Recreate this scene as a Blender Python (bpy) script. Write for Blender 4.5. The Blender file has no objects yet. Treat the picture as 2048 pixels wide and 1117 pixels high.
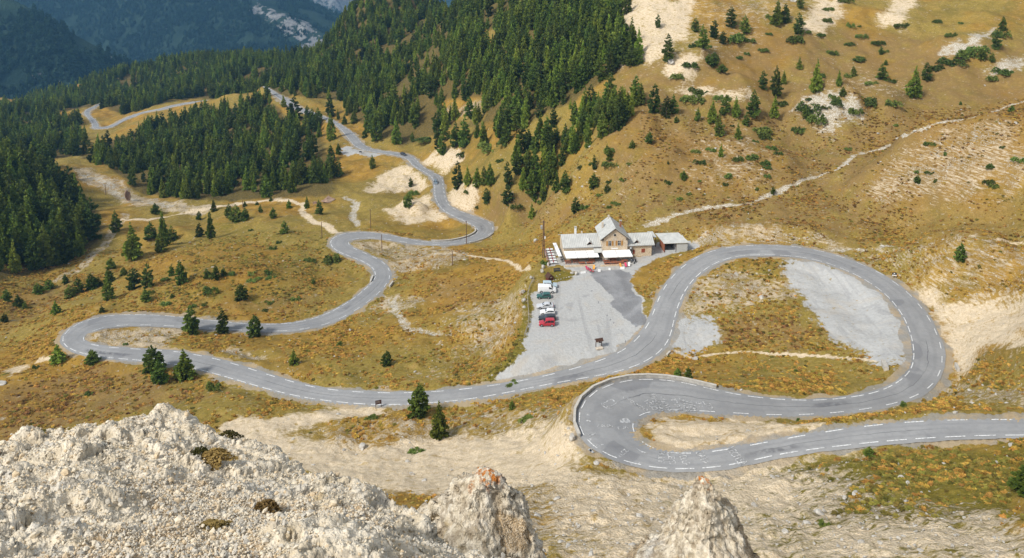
import bpy, bmesh, math, random
import numpy as np
from mathutils import Vector, Matrix
R = math.radians
sc = bpy.context.scene
col = sc.collection

# ---------------------------------------------------------------- camera
cam = bpy.data.cameras.new('camera'); cam_o = bpy.data.objects.new('camera', cam); col.objects.link(cam_o)
cam.sensor_fit = 'HORIZONTAL'; cam.sensor_width = 36.0; cam.lens = 36.0*1600/2048
cam.shift_y = -(558.5-57.0)/2048
cam_o.location = (0, 0, 111.0); cam_o.rotation_euler = (R(80), 0, 0)
cam.clip_start = 0.5; cam.clip_end = 20000
sc.camera = cam_o

# ---------------------------------------------------------------- sky, sun, exposure
SUN_EL, SUN_AZ = R(46), R(-130)           # azimuth from +Y, negative = to the left of the view
w = bpy.data.worlds.new('World'); sc.world = w; w.use_nodes = True
nt = w.node_tree; bg = nt.nodes['Background']
sky = nt.nodes.new('ShaderNodeTexSky'); sky.sky_type = 'NISHITA'; sky.sun_disc = False
sky.sun_elevation = SUN_EL; sky.sun_rotation = SUN_AZ; sky.altitude = 2300; sky.dust_density = 4.0; sky.air_density = 1.0; sky.ozone_density = 1.0
hs = nt.nodes.new('ShaderNodeHueSaturation'); hs.inputs['Saturation'].default_value = 0.2        # thin bright cloud
nt.links.new(sky.outputs[0], hs.inputs['Color']); nt.links.new(hs.outputs[0], bg.inputs[0]); bg.inputs[1].default_value = 0.14
sun = bpy.data.lights.new('sun', 'SUN'); sun.energy = 2.35; sun.angle = R(10); sun.color = (1.0, 0.965, 0.91)
sun_o = bpy.data.objects.new('sun', sun); col.objects.link(sun_o)
sun_o.rotation_euler = (R(90)-SUN_EL, 0, math.pi-SUN_AZ); sun_o.location = (0, 0, 300)
sc.view_settings.view_transform = 'Standard'; sc.view_settings.look = 'None'; sc.view_settings.gamma = 1.0
sc.view_settings.use_curve_mapping = False; sc.view_settings.exposure = 0.80
sc.cycles.max_bounces = 6; sc.cycles.diffuse_bounces = 3; sc.cycles.glossy_bounces = 2; sc.cycles.transparent_max_bounces = 6; sc.cycles.volume_bounces = 0
sc.cycles.use_denoising = True; sc.cycles.caustics_reflective = False; sc.cycles.caustics_refractive = False
try: sc.cycles.denoising_prefilter = 'ACCURATE'
except Exception: pass

# ---------------------------------------------------------------- helpers
def tag(o, label=None, cat=None, group=None, kind=None):
    for k, v in (('label', label), ('category', cat), ('group', group), ('kind', kind)):
        if v: o[k] = v
    return o
def link(o, parent=None):
    col.objects.link(o)
    if parent is not None: o.parent = parent
    return o
def empty(name, loc=(0, 0, 0), rz=0.0):
    o = bpy.data.objects.new(name, None); o.location = loc; o.rotation_euler = (0, 0, rz); o.empty_display_size = 0.3
    return link(o)
def mesh_np(name, verts, faces, mats=(), smooth=False, mat_idx=None):
    """mesh from numpy arrays; faces (n,3) or (n,4)"""
    me = bpy.data.meshes.new(name); v = np.asarray(verts, np.float32); f = np.asarray(faces, np.int32)
    me.vertices.add(len(v)); me.vertices.foreach_set('co', v.ravel())
    k = f.shape[1]; me.loops.add(f.size); me.loops.foreach_set('vertex_index', f.ravel())
    me.polygons.add(len(f)); me.polygons.foreach_set('loop_start', np.arange(0, f.size, k, dtype=np.int32))
    if mat_idx is not None: me.polygons.foreach_set('material_index', np.asarray(mat_idx, np.int32))
    me.polygons.foreach_set('use_smooth', np.full(len(f), smooth, bool))
    for m in mats: me.materials.append(m)
    me.update(calc_edges=True); return me
def obj(name, me, parent=None, loc=None):
    o = bpy.data.objects.new(name, me)
    if loc is not None: o.location = loc
    return link(o, parent)
class MB:
    """collects boxes, prisms, tubes; build() makes one mesh object"""
    def __init__(self): self.v = []; self.f = []
    def add(self, vs, fs):
        n = len(self.v); self.v += [tuple(p) for p in vs]; self.f += [tuple(n+i for i in q) for q in fs]; return self
    def box(self, x0, x1, y0, y1, z0, z1):
        return self.add([(x0, y0, z0), (x1, y0, z0), (x1, y1, z0), (x0, y1, z0), (x0, y0, z1), (x1, y0, z1), (x1, y1, z1), (x0, y1, z1)],
                        [(3, 2, 1, 0), (4, 5, 6, 7), (0, 1, 5, 4), (1, 2, 6, 5), (2, 3, 7, 6), (3, 0, 4, 7)])
    def bar(self, a, b, w, h=None):
        a = Vector(a); b = Vector(b); h = h or w; d = (b-a).normalized()
        s = d.cross(Vector((0, 0, 1)));  s = Vector((1, 0, 0)) if s.length < 1e-3 else s.normalized()
        u = s.cross(d)
        q = [(-1, -1), (1, -1), (1, 1), (-1, 1)]
        return self.add([a+s*(w/2*i)+u*(h/2*j) for i, j in q]+[b+s*(w/2*i)+u*(h/2*j) for i, j in q],
                        [(3, 2, 1, 0), (4, 5, 6, 7), (0, 1, 5, 4), (1, 2, 6, 5), (2, 3, 7, 6), (3, 0, 4, 7)])
    def tube(self, a, b, r0, r1=None, n=10):
        a = Vector(a); b = Vector(b); r1 = r0 if r1 is None else r1; d = (b-a).normalized()
        s = d.orthogonal().normalized(); u = d.cross(s)
        c = [(math.cos(2*math.pi*i/n), math.sin(2*math.pi*i/n)) for i in range(n)]
        return self.add([a+(s*x+u*y)*r0 for x, y in c]+[b+(s*x+u*y)*r1 for x, y in c],
                        [(i, (i+1) % n, n+(i+1) % n, n+i) for i in range(n)]+[tuple(range(n-1, -1, -1)), tuple(range(n, 2*n))])
    def prism(self, poly, y0, y1, axis='y'):
        """polygon in xz pushed along y (or in yz along x, xy along z)"""
        n = len(poly)
        def P(a, b, t): return {'y': (a, t, b), 'x': (t, a, b), 'z': (a, b, t)}[axis]
        return self.add([P(a, b, y0) for a, b in poly]+[P(a, b, y1) for a, b in poly],
                        [tuple(range(n)), tuple(range(2*n-1, n-1, -1))]+[(i+n, (i+1) % n+n, (i+1) % n, i) for i in range(n)])
    def build(self, name, m, parent=None, loc=None, bevel=0, smooth=False, rot=None):
        me = bpy.data.meshes.new(name); me.from_pydata(self.v, [], self.f); me.validate()
        bm = bmesh.new(); bm.from_mesh(me); bmesh.ops.recalc_face_normals(bm, faces=bm.faces)
        if bevel: bmesh.ops.bevel(bm, geom=bm.edges[:], offset=bevel, segments=1, affect='EDGES', clamp_overlap=True)
        for f in bm.faces: f.smooth = smooth
        bm.to_mesh(me); bm.free(); me.materials.append(m)
        o = obj(name, me, parent, loc)
        if rot: o.rotation_euler = rot
        return o
def copy_tree(o, parent=None):
    c = o.copy(); link(c, parent)
    for ch in list(o.children): copy_tree(ch, c)
    return c

# ---------------------------------------------------------------- node materials
class NM:
    def __init__(self, name, rough=0.9, spec=0.15):
        self.m = bpy.data.materials.new(name); self.m.use_nodes = True; self.t = self.m.node_tree
        self.b = self.t.nodes['Principled BSDF']; self.b.inputs['Roughness'].default_value = rough
        self.b.inputs['Specular IOR Level'].default_value = spec
    def n(self, typ, **kw):
        x = self.t.nodes.new(typ)
        for k, v in kw.items(): setattr(x, k, v)
        return x
    def put(self, sock, v):
        if isinstance(v, bpy.types.NodeSocket): self.t.links.new(v, sock)
        elif isinstance(v, (tuple, list)) and len(v) == 3 and sock.type == 'RGBA': sock.default_value = (*v, 1)
        else: sock.default_value = v
    def pos(self):
        if not hasattr(self, '_p'): self._p = self.n('ShaderNodeNewGeometry').outputs['Position']
        return self._p
    def objco(self): return self.n('ShaderNodeTexCoord').outputs['Object']
    def scaled(self, vec, s):
        x = self.n('ShaderNodeVectorMath', operation='MULTIPLY'); self.put(x.inputs[0], vec); x.inputs[1].default_value = s; return x.outputs[0]
    def noise(self, scale, detail=3, vec=None, rough=0.55, dist=0.0):
        x = self.n('ShaderNodeTexNoise'); self.put(x.inputs['Vector'], vec or self.pos()); x.inputs['Scale'].default_value = scale
        x.inputs['Detail'].default_value = detail; x.inputs['Roughness'].default_value = rough; x.inputs['Distortion'].default_value = dist
        return x.outputs['Fac']
    def vor(self, scale, vec=None, feature='F1', out='Distance'):
        x = self.n('ShaderNodeTexVoronoi', feature=feature); self.put(x.inputs['Vector'], vec or self.pos()); x.inputs['Scale'].default_value = scale
        return x.outputs[out]
    def ss(self, a, b, v):
        x = self.n('ShaderNodeMapRange', interpolation_type='SMOOTHSTEP'); self.put(x.inputs['Value'], v)
        x.inputs['From Min'].default_value = a; x.inputs['From Max'].default_value = b; return x.outputs[0]
    def ma(self, op, a, b=0.0):
        x = self.n('ShaderNodeMath', operation=op); self.put(x.inputs[0], a); self.put(x.inputs[1], b); return x.outputs[0]
    def mix(self, f, a, b, mode='MIX'):
        x = self.n('ShaderNodeMix', data_type='RGBA', blend_type=mode); self.put(x.inputs[0], f); self.put(x.inputs[6], a); self.put(x.inputs[7], b); return x.outputs[2]
    def attr(self, name):
        x = self.n('ShaderNodeAttribute', attribute_name=name); return x
    def sep(self, c):
        x = self.n('ShaderNodeSeparateColor'); self.put(x.inputs[0], c); return x.outputs
    def color(self, c): self.put(self.b.inputs['Base Color'], c); return self
    def bump(self, h, strength=0.5, dist=0.1):
        x = self.n('ShaderNodeBump'); x.inputs['Strength'].default_value = strength; x.inputs['Distance'].default_value = dist
        self.put(x.inputs['Height'], h); self.t.links.new(x.outputs[0], self.b.inputs['Normal']); return self
def plain(name, c, rough=0.7, spec=0.2, var=0.18, scale=3.0, metal=0.0, bump=0.0):
    """a painted or raw surface with some mottling and wear"""
    a = NM(name, rough, spec); o = a.objco(); n1 = a.noise(scale, 4, o); n2 = a.noise(scale*9, 2, o)
    f = a.ma('ADD', a.ma('MULTIPLY', n1, 0.7), a.ma('MULTIPLY', n2, 0.3))
    lo = tuple(x*(1-var) for x in c); hi = tuple(min(1, x*(1+var)) for x in c)
    a.color(a.mix(a.ss(0.3, 0.7, f), lo, hi)); a.b.inputs['Metallic'].default_value = metal
    if bump: a.bump(n2, bump, 0.02)
    return a.m

# ---------------------------------------------------------------- surveyed data, in metres (refuge yard = height 0)
# heights of the land: x, y, z
CTRL = [
(10.9,213.7,0), (6.6,192.1,0), (4.6,175.1,-0.6), (22.9,192.1,0), (32.4,213.1,0.3), (31.4,196.6,0.3), (14.5,226.2,0), (43.8,229.6,0.8), (54.4,232.6,1.5), (42.4,239.5,2),
(2.1,196.5,-4), (-3.3,201.6,-7), (-11.2,224.2,-12), (-17.8,211.1,-11), (-19,192.8,-9), (-3,182,-5), (-29.9,216.3,-14), (-21.7,181.7,-7.5), (-42.1,189.9,-10),
(-63.2,199.3,-13), (2.3,216.2,-6), (-3.8,236.8,-12), (65.9,206,4), (71.7,183.4,5), (82.9,180.9,6.5), (54.4,188.3,2.2), (46.3,180.8,1.2), (54.9,168.3,2.5),
(70.5,164.4,5), (85.9,166.3,7.5), (42.3,164,4), (61.7,155.8,7), (33.3,127,15.5), (26.6,129,15), (59.9,110,24), (43.7,107.6,22.5), (20.1,103,23), (27,79,36),
(63.7,87.8,36), (50.4,68.4,46), (6.9,130.3,10), (10.1,114.3,17), (9.1,135.7,9), (15.7,79,36), (51.5,93.6,31), (40.5,72.6,42), (-15.3,147.1,-0.5), (-32.5,143.2,0),
(-2.2,130.8,6.5), (-2.5,147.2,1.5), (-46.1,156.2,-4), (-67.1,169.1,-7), (-101.1,178,-10.5), (-122.7,173.4,-10), (-103,160.3,-7), (-14.1,130.1,5), (-29.1,127.7,6),
(-103.3,246.4,-17), (-122.4,234.3,-17.5), (-72.4,254.1,-21), (-88.4,285.4,-25), (-68.8,267.3,-24), (-104.9,300.7,-28), (-125.8,302.9,-29), (-107.4,342.9,-33),
(-92.3,364.5,-37), (-138.2,233.9,-19), (-105.3,231.5,-16), (-161.9,269.5,-29), (-169.5,255.2,-29), (-153.9,220.6,-23), (-167.3,304.3,-34), (-171.5,347.9,-40),
(-180.4,279.2,-30), (-198.6,323.6,-34), (-204.8,301.6,-22), (-223.6,366.9,-38), (-240.5,358.1,-22), (-155.9,233.6,-24), (-219.9,415.6,-52), (-168.1,377.7,-45),
(-264,472.4,-58), (-141.5,373.6,-42), (-106.6,381.7,-40), (-73.9,345.2,-34), (-212.2,446.9,-55), (-206.3,507.1,-60), (-112.2,447.6,-43), (-165.2,483.3,-52),
(-236,583.4,-66), (-300.4,640.9,-77), (-273.9,542.7,-72), (-275.5,455.7,-52), (-406.8,679,-95), (-366.6,572,-78), (-470.6,710.4,-95), (-336.6,578,-80),
(-40.1,267.1,-22), (-21.2,255.4,-18), (-31.3,269,-21), (-4.2,260.8,-17), (4.6,262.3,-14), (11.2,236.1,-3.5), (7.4,311,-24), (14.5,287.9,-16), (-19.4,311.1,-29.5),
(-52.4,354.6,-33), (-52.5,324.9,-30), (-76,379.9,-38), (-123.6,592.5,-45), (-68.5,470.8,-35), (-33.4,412.7,-31), (-24.5,358.2,-27), (37.3,248.8,3), (30,257.6,1),
(23.4,280.9,-7), (10.8,257.4,-8), (47.1,258.6,6), (88.5,260.3,8), (109.6,245.2,8), (91,238.1,6), (136.6,284.7,15), (120,299.8,16), (128.6,319,27), (139,258,24),
(120.2,247.5,10.5), (135.2,234,16), (164.1,247.2,36), (146.4,216.7,23), (119.7,199.7,13), (134.8,197.3,17), (112.8,180.5,12), (116.9,168.7,16), (106.2,159.7,14),
(93.1,146.1,13.5), (94.1,133.3,20), (85.3,129,20), (157.5,282.7,19.5), (181.7,300,24), (198.2,300.1,29), (71.3,290.6,13), (90.7,292.1,12.5), (90.5,278.4,9.5),
(109.2,226.3,8), (124.8,214.2,13.5), (116.4,219.5,8), (178.4,221.7,80), (130.6,155.2,48), (87.2,98.9,42), (49.9,54.5,60), (-198,233,0), (-322.7,388.5,-20),
(-163.2,186.4,-12), (-121.4,134.6,-4), (-36.4,454,-20.7), (-6.3,407.1,1.1), (-7,460.7,16.9), (-8.1,534,29.5), (-9.6,638.4,46), (-65.2,586.8,-16.5), (-75,679.3,-10.1),
(30.3,375.3,22.1), (44.6,399.2,42.4), (48.4,436,50), (17.1,346.6,3.5), (-5.6,359.4,-10.2), (-17.1,353,-17.7), (-5,317.4,-17.9), (15,299.4,-10.6), (34.6,301.9,9.2),
(38.5,339.3,19.4), (51.4,285.6,14.7), (56.4,317,25.4), (62.6,355.8,38.4), (70.4,404.3,54.5), (32.8,283,0), (120.6,324.7,23.3), (99.7,324.7,23.3), (108.6,357.8,38),
(122.6,408.3,53.9), (156.3,362.7,37), (178.3,418.2,52.5), (188.9,336.3,31.3), (214.1,385.4,44.8), (228.9,414.2,53.1), (226.6,347,40.2), (258.6,400.4,55),
(142.8,480.9,74), (273.8,500.9,72.5), (61.6,561,67.9), (367.5,500.9,72.5), (-87,791.9,-4.8), (-145.6,835,-48.6), (-210.4,881.2,-74.6), (-311.1,929.1,-90.8),
(-409.5,1025.7,-118.5), (-502.2,1050.9,-148.3), (-566.5,1067.4,-170.1), (-201.4,740,-69.2), (-297.8,807.7,-88.3), (-435.4,872.4,-124.5), (-112,799.7,39.5),
(-280.5,1186.6,-70), (-425.8,1282.6,-101.1), (-736,1114.7,-189.9), (0,60,44), (40,55,50), (-40,70,42), (-90,90,18), (90,60,60), (0,25,78), (-60,30,70), (60,10,92),
(-160,100,10), (-120,150,-6), (-160,1050,-200), (-420,1250,-260), (-700,1250,-260), (0,1100,-120), (-700,900,-190), (-650,600,-90), (-450,330,-20), (300,800,120),
(-60,940,-100), (86.5,113.4,26.9), (75,116.9,24.3), (63.2,119,21.9), (51.3,119.4,20), (39.3,118.5,18.4), (27.4,118.5,16.9), (18.3,125.2,15.3), (18.6,136.3,13.9),
(28.2,142.2,12.8), (40.1,141.6,11.9), (52,141,10.9), (63.9,142.5,10.2), (75.3,146,9.5), (85.3,152.5,8.9), (92.3,162.1,8.4), (96.7,173.2,7.9), (99.3,184.9,7.4),
(99.5,196.9,6.8), (96.2,208.3,6.1), (89.1,217.8,5.3), (78.5,222.8,4.6), (66.6,223.3,3.9), (56,218.3,3.2), (48,209.5,2.4), (42.3,199,1.7), (37.9,187.8,1),
(31.9,177.6,0.5), (21.8,171.5,-0.3), (10.1,168.8,-1.4), (-1.7,166.7,-2.5), (-13.6,166.1,-3.9), (-25.6,167.1,-5.4), (-37.3,169.4,-6.7), (-48.7,173.1,-7.8),
(-59.4,178.4,-8.9), (-69.9,184.3,-10), (-80.6,189.7,-10.8), (-91.9,193.8,-11.7), (-103.6,196.3,-12.5), (-115.2,199.4,-13.1), (-123.5,206.9,-13.7), (-118.6,216,-14.4),
(-107,218,-15.1), (-95,218.2,-16.1), (-83,218.1,-17.2), (-71,219,-18.2), (-60.1,223.4,-19.2), (-52.6,232.6,-20.3), (-47.9,243.6,-21.3), (-45.1,255.2,-22.2),
(-47.1,266.7,-23), (-54.3,276.2,-23.8), (-63,284.4,-24.6), (-67.2,294.9,-25.4), (-58.6,300.8,-26.2), (-46.8,299.5,-26.9), (-35.1,297,-27.7), (-23.5,299,-28.6),
(-14,306,-29.4), (-11.4,316.9,-30.2), (-17.2,327.1,-31.1), (-25,336.3,-31.9), (-30.8,346.6,-32.8), (-33.8,358.2,-33.7), (-35.5,370.1,-34.6), (-36.9,382,-35.4),
(-39.7,393.6,-36.2), (-45.7,403.9,-37), (-51.3,414.5,-37.8), (-55.6,425.7,-38.6), (-61.9,435.7,-39.4), (-71.6,442.7,-40.2), (-81.6,449.2,-41), (-89.6,458,-41.7),
(-95.1,468.6,-42.4), (-99.7,479.7,-43), (-104.3,490.8,-43.7), (-109.3,501.7,-44.4), (-114.8,512.3,-45.1), (-120.8,522.7,-45.8), (-127.5,532.6,-46.6),
(-134.8,542.2,-47.3), (-142.8,551.1,-48), (-150.7,560.1,-48.7), (-157.7,569.8,-49.4), (-164.2,580,-50), (-170.3,590.3,-50.6), (-176.3,600.6,-51.2), (-182.6,610.9,-51.8),
(-188.8,621.2,-52.4), (-194.7,631.6,-53), (-200.5,642.1,-53.5), (-207.1,652.1,-53.9), (-263.7,674.6,-72.1), (-287.4,675.7,-75.3), (-308.7,667.3,-78.8),
(-329.5,660.7,-83.7), (-343.7,645.1,-87.6), (-358.2,661.9,-89.3), (-371.4,682,-90.9), (-385.5,701.3,-92.4), (-395.7,723,-94.2), (-400.1,746.5,-96.6),
]
# road: x, y of one edge, x, y of the other edge, height
ROAD_A = [
(88.1,115.78,84.9,111.04,27), (85.26,116.88,82.09,111.96,26.28), (82.35,117.87,79.3,112.83,25.6), (79.34,118.75,76.55,113.6,24.98), (76.27,119.54,73.8,114.26,24.38),
(73.22,120.26,70.99,114.83,23.79), (70.16,120.88,68.17,115.36,23.2), (67.08,121.4,65.33,115.84,22.61), (63.97,121.8,62.5,116.27,22.02), (60.85,122.08,59.66,116.6,21.46),
(57.75,122.19,56.78,116.81,20.95), (54.67,122.14,53.88,116.89,20.5), (51.59,121.98,50.96,116.9,20.09), (48.51,121.77,48.05,116.87,19.69),
(45.44,121.5,45.13,116.74,19.29), (42.4,121.22,42.2,116.44,18.89), (39.38,120.93,39.27,116.03,18.5), (36.37,120.68,36.31,115.66,18.12),
(33.45,120.55,33.26,115.48,17.75), (30.76,120.63,29.99,115.54,17.39), (28.39,121.05,26.49,115.96,17.02), (26.39,121.86,22.88,116.93,16.65),
(24.81,123.08,19.37,118.57,16.25), (23.64,124.69,16.21,120.85,15.82), (22.88,126.57,13.69,123.75,15.39), (22.57,128.53,12.06,127.21,14.97),
(22.68,130.39,11.46,131.12,14.59), (23.12,131.98,11.89,135.27,14.26), (23.81,133.25,13.42,139.33,13.97), (24.69,134.29,16.06,142.86,13.7),
(25.67,135.15,19.66,145.54,13.43), (26.95,135.88,23.69,147.23,13.16), (28.66,136.53,27.71,147.92,12.91), (30.66,137,31.62,147.86,12.67),
(33.17,137.29,35.07,147.28,12.43), (36.08,137.44,38.11,146.47,12.19), (39.11,137.5,41.03,145.64,11.96), (42.14,137.54,43.96,144.95,11.72),
(45.15,137.6,46.93,144.48,11.48), (48.15,137.71,49.92,144.21,11.25), (51.14,137.92,52.92,144.11,11.03), (54.14,138.21,55.91,144.15,10.84),
(57.18,138.59,58.83,144.33,10.66), (60.33,139.09,61.61,144.68,10.48), (63.49,139.69,64.33,145.22,10.3), (66.6,140.4,67.05,145.91,10.12),
(69.72,141.22,69.71,146.71,9.95), (72.96,142.2,72.15,147.61,9.77), (76.25,143.39,74.4,148.66,9.6), (79.45,144.82,76.57,149.86,9.44), (82.57,146.53,78.61,151.18,9.3),
(85.49,148.5,80.56,152.65,9.16), (88.14,150.8,82.42,154.25,9.02), (90.5,153.38,84.16,155.99,8.88), (92.63,156.18,85.73,157.88,8.74), (94.53,159.1,87.13,159.95,8.61),
(96.13,162.04,88.44,162.23,8.48), (97.49,164.96,89.68,164.72,8.35), (98.67,167.87,90.82,167.33,8.23), (99.7,170.79,91.88,170.03,8.11), (100.62,173.76,92.85,172.74,7.99),
(101.43,176.77,93.7,175.49,7.87), (102.12,179.81,94.45,178.27,7.75), (102.67,182.84,95.07,181.11,7.63), (103.09,185.91,95.55,183.97,7.51),
(103.38,189.03,95.87,186.8,7.38), (103.5,192.22,96.05,189.6,7.23), (103.4,195.44,96.05,192.35,7.07), (103.09,198.62,95.83,195.12,6.89), (102.58,201.76,95.4,197.89,6.71),
(101.85,204.89,94.77,200.58,6.53), (100.81,207.97,93.96,203.18,6.34), (99.49,210.87,92.91,205.75,6.16), (97.93,213.61,91.63,208.26,5.98),
(96.13,216.24,90.16,210.62,5.8), (94.04,218.74,88.51,212.75,5.62), (91.65,221.02,86.63,214.59,5.44), (89,223.02,84.5,216.1,5.26), (86.13,224.67,82.15,217.26,5.08),
(83.1,225.92,79.64,218.17,4.9), (79.99,226.78,77,218.88,4.73), (76.82,227.3,74.3,219.39,4.55), (73.53,227.52,71.63,219.68,4.37), (70.13,227.48,69.07,219.7,4.19),
(66.61,227.12,66.67,219.46,4.02), (63.08,226.32,64.42,218.9,3.84), (59.69,225.03,62.27,218.06,3.65), (56.52,223.26,60.26,216.95,3.46), (53.68,221.14,58.3,215.55,3.27),
(51.12,218.78,56.4,213.94,3.08), (48.8,216.27,54.58,212.13,2.89), (46.71,213.69,52.83,210.12,2.7), (44.82,211.03,51.18,207.96,2.51), (43.1,208.3,49.64,205.67,2.32),
(41.58,205.6,48.17,203.18,2.14), (40.22,202.9,46.8,200.54,1.97), (38.98,200.17,45.55,197.82,1.8), (37.84,197.4,44.4,195.05,1.63), (36.76,194.6,43.35,192.25,1.46),
(35.65,191.82,42.37,189.4,1.29), (34.45,189.12,41.41,186.51,1.12), (33.08,186.53,40.38,183.61,0.97), (31.56,184.07,39.17,180.75,0.83), (29.9,181.78,37.61,178.03,0.69),
(28.2,179.76,35.53,175.46,0.56), (26.44,178.08,32.94,173.1,0.42), (24.5,176.67,30.02,171.12,0.26), (22.26,175.44,26.96,169.68,0.07), (19.78,174.34,23.83,168.73,-0.18),
(17.23,173.37,20.64,168.05,-0.45), (14.56,172.52,17.48,167.52,-0.73), (11.78,171.72,14.39,167.06,-1.01), (8.97,171,11.31,166.61,-1.28), (6.18,170.38,8.22,166.09,-1.56),
(3.35,169.84,5.15,165.52,-1.84), (0.44,169.36,2.15,164.95,-2.12), (-2.49,168.98,-0.85,164.42,-2.41), (-5.43,168.76,-3.86,163.99,-2.74), (-8.42,168.66,-6.85,163.69,-3.1),
(-11.41,168.63,-9.85,163.5,-3.46), (-14.37,168.7,-12.88,163.46,-3.83), (-17.34,168.89,-15.9,163.55,-4.21), (-20.32,169.17,-18.9,163.7,-4.58),
(-23.25,169.52,-21.94,163.92,-4.95), (-26.13,169.94,-25,164.24,-5.31), (-28.96,170.46,-28.1,164.64,-5.68), (-31.8,171.04,-31.16,165.16,-6.01),
(-34.66,171.63,-34.17,165.79,-6.32), (-37.45,172.28,-37.22,166.52,-6.6), (-40.22,173.03,-40.24,167.32,-6.88), (-43.01,173.87,-43.2,168.2,-7.16),
(-45.68,174.79,-46.2,169.17,-7.44), (-48.22,175.87,-49.23,170.28,-7.72), (-50.81,177.17,-52.08,171.49,-8), (-53.5,178.57,-54.77,172.74,-8.28),
(-56.2,180.02,-57.4,174.03,-8.56), (-58.88,181.53,-60,175.37,-8.84), (-61.53,183.09,-62.57,176.77,-9.12), (-64.17,184.65,-65.14,178.19,-9.39),
(-66.83,186.19,-67.71,179.58,-9.63), (-69.51,187.67,-70.31,180.94,-9.86), (-72.2,189.11,-72.93,182.29,-10.09), (-74.91,190.51,-75.56,183.63,-10.31),
(-77.63,191.85,-78.22,184.95,-10.53), (-80.38,193.09,-80.91,186.22,-10.75), (-83.18,194.23,-83.64,187.43,-10.97), (-86.04,195.3,-86.35,188.56,-11.19),
(-89,196.31,-89.04,189.56,-11.41), (-91.98,197.18,-91.79,190.42,-11.63), (-94.93,197.88,-94.65,191.21,-11.84), (-97.86,198.45,-97.57,191.94,-12.03),
(-100.81,198.96,-100.51,192.6,-12.2), (-103.76,199.46,-103.45,193.23,-12.36), (-106.71,199.99,-106.38,193.87,-12.51), (-109.63,200.61,-109.31,194.59,-12.67),
(-112.39,201.37,-112.3,195.46,-12.82), (-114.81,202.26,-115.52,196.58,-12.98), (-116.71,203.22,-118.99,198.16,-13.13), (-118.07,204.17,-122.54,200.45,-13.28),
(-119.04,205.27,-125.53,203.51,-13.44), (-119.71,206.58,-127.31,207.23,-13.61), (-119.81,208.1,-127.61,211.22,-13.78), (-119.2,209.78,-126.49,214.78,-13.95),
(-117.86,211.36,-124.24,217.49,-14.12), (-115.95,212.61,-121.29,219.3,-14.3), (-113.64,213.45,-118.04,220.39,-14.47), (-111.07,213.96,-114.76,220.98,-14.65),
(-108.34,214.25,-111.54,221.3,-14.83), (-105.5,214.46,-108.4,221.49,-15.02), (-102.59,214.64,-105.31,221.6,-15.26), (-99.67,214.8,-102.24,221.63,-15.51),
(-96.75,214.94,-99.17,221.57,-15.77), (-93.84,215.07,-96.08,221.42,-16.03), (-90.93,215.21,-92.98,221.23,-16.28), (-88.02,215.33,-89.89,221.04,-16.54),
(-85.1,215.42,-86.81,220.85,-16.8), (-82.17,215.51,-83.75,220.74,-17.06), (-79.21,215.61,-80.71,220.74,-17.32), (-76.19,215.77,-77.74,220.85,-17.58),
(-73.12,216.01,-74.85,221.12,-17.84), (-70.02,216.41,-72.02,221.58,-18.1), (-66.92,217.04,-69.3,222.24,-18.36), (-63.83,217.98,-66.73,223.17,-18.61),
(-60.83,219.28,-64.34,224.37,-18.87), (-58,220.94,-62.19,225.88,-19.13), (-55.49,222.97,-60.21,227.71,-19.39), (-53.32,225.35,-58.46,229.78,-19.65),
(-51.47,227.9,-56.89,232.11,-19.91), (-49.89,230.49,-55.41,234.66,-20.17), (-48.49,233.17,-54.05,237.3,-20.43), (-47.19,235.99,-52.85,239.92,-20.68),
(-45.97,238.88,-51.82,242.59,-20.93), (-44.89,241.73,-50.89,245.38,-21.17), (-43.93,244.58,-50.01,248.24,-21.4), (-43.09,247.58,-49.2,251,-21.62),
(-42.38,250.79,-48.58,253.62,-21.84), (-41.89,254.2,-48.22,256.11,-22.07), (-41.75,257.75,-48.23,258.51,-22.29), (-42.04,261.23,-48.58,260.93,-22.5),
(-42.84,264.66,-49.2,263.26,-22.71), (-44.11,267.98,-50.09,265.48,-22.92), (-45.76,270.94,-51.31,267.72,-23.12), (-47.62,273.52,-52.92,269.97,-23.32),
(-49.6,275.86,-54.84,272.17,-23.52), (-51.69,278.11,-56.93,274.2,-23.72), (-53.88,280.31,-59.12,276.1,-23.93), (-56.09,282.46,-61.35,277.99,-24.13),
(-58.26,284.59,-63.57,279.94,-24.33), (-60.16,286.67,-65.81,282.16,-24.53), (-61.54,288.58,-68.07,284.93,-24.73), (-62.37,290.3,-70.09,288.36,-24.93),
(-62.82,291.87,-71.39,292.31,-25.13), (-62.94,293.28,-71.38,296.46,-25.32), (-62.61,294.6,-69.66,300.07,-25.51), (-61.68,295.8,-66.55,302.48,-25.7),
(-60.02,296.75,-62.92,303.73,-25.89), (-57.77,297.42,-59.38,304.18,-26.08), (-55.22,297.8,-56,304.11,-26.27), (-52.52,297.8,-52.77,303.67,-26.46),
(-49.71,297.45,-49.71,302.97,-26.65), (-46.85,296.89,-46.75,302.12,-26.84), (-43.98,296.24,-43.82,301.21,-27.03), (-41.11,295.62,-40.9,300.32,-27.23),
(-38.2,295.18,-37.95,299.54,-27.43), (-35.19,295.02,-35.04,299,-27.64), (-32.06,295.15,-32.22,298.82,-27.84), (-28.89,295.55,-29.48,299.05,-28.04),
(-25.8,296.23,-26.8,299.71,-28.25), (-22.8,297.17,-24.21,300.81,-28.45), (-19.89,298.31,-21.76,302.3,-28.65), (-17.07,299.74,-19.56,304.06,-28.86),
(-14.32,301.59,-17.74,305.99,-29.06), (-11.75,303.94,-16.34,308.02,-29.26), (-9.58,306.84,-15.38,310.06,-29.46), (-7.99,310.46,-14.89,311.9,-29.67),
(-7.22,314.5,-14.88,313.6,-29.87), (-7.47,318.39,-15.23,315.5,-30.08), (-8.66,322.1,-15.82,317.38,-30.3), (-10.49,325.44,-16.75,319.26,-30.52),
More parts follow.
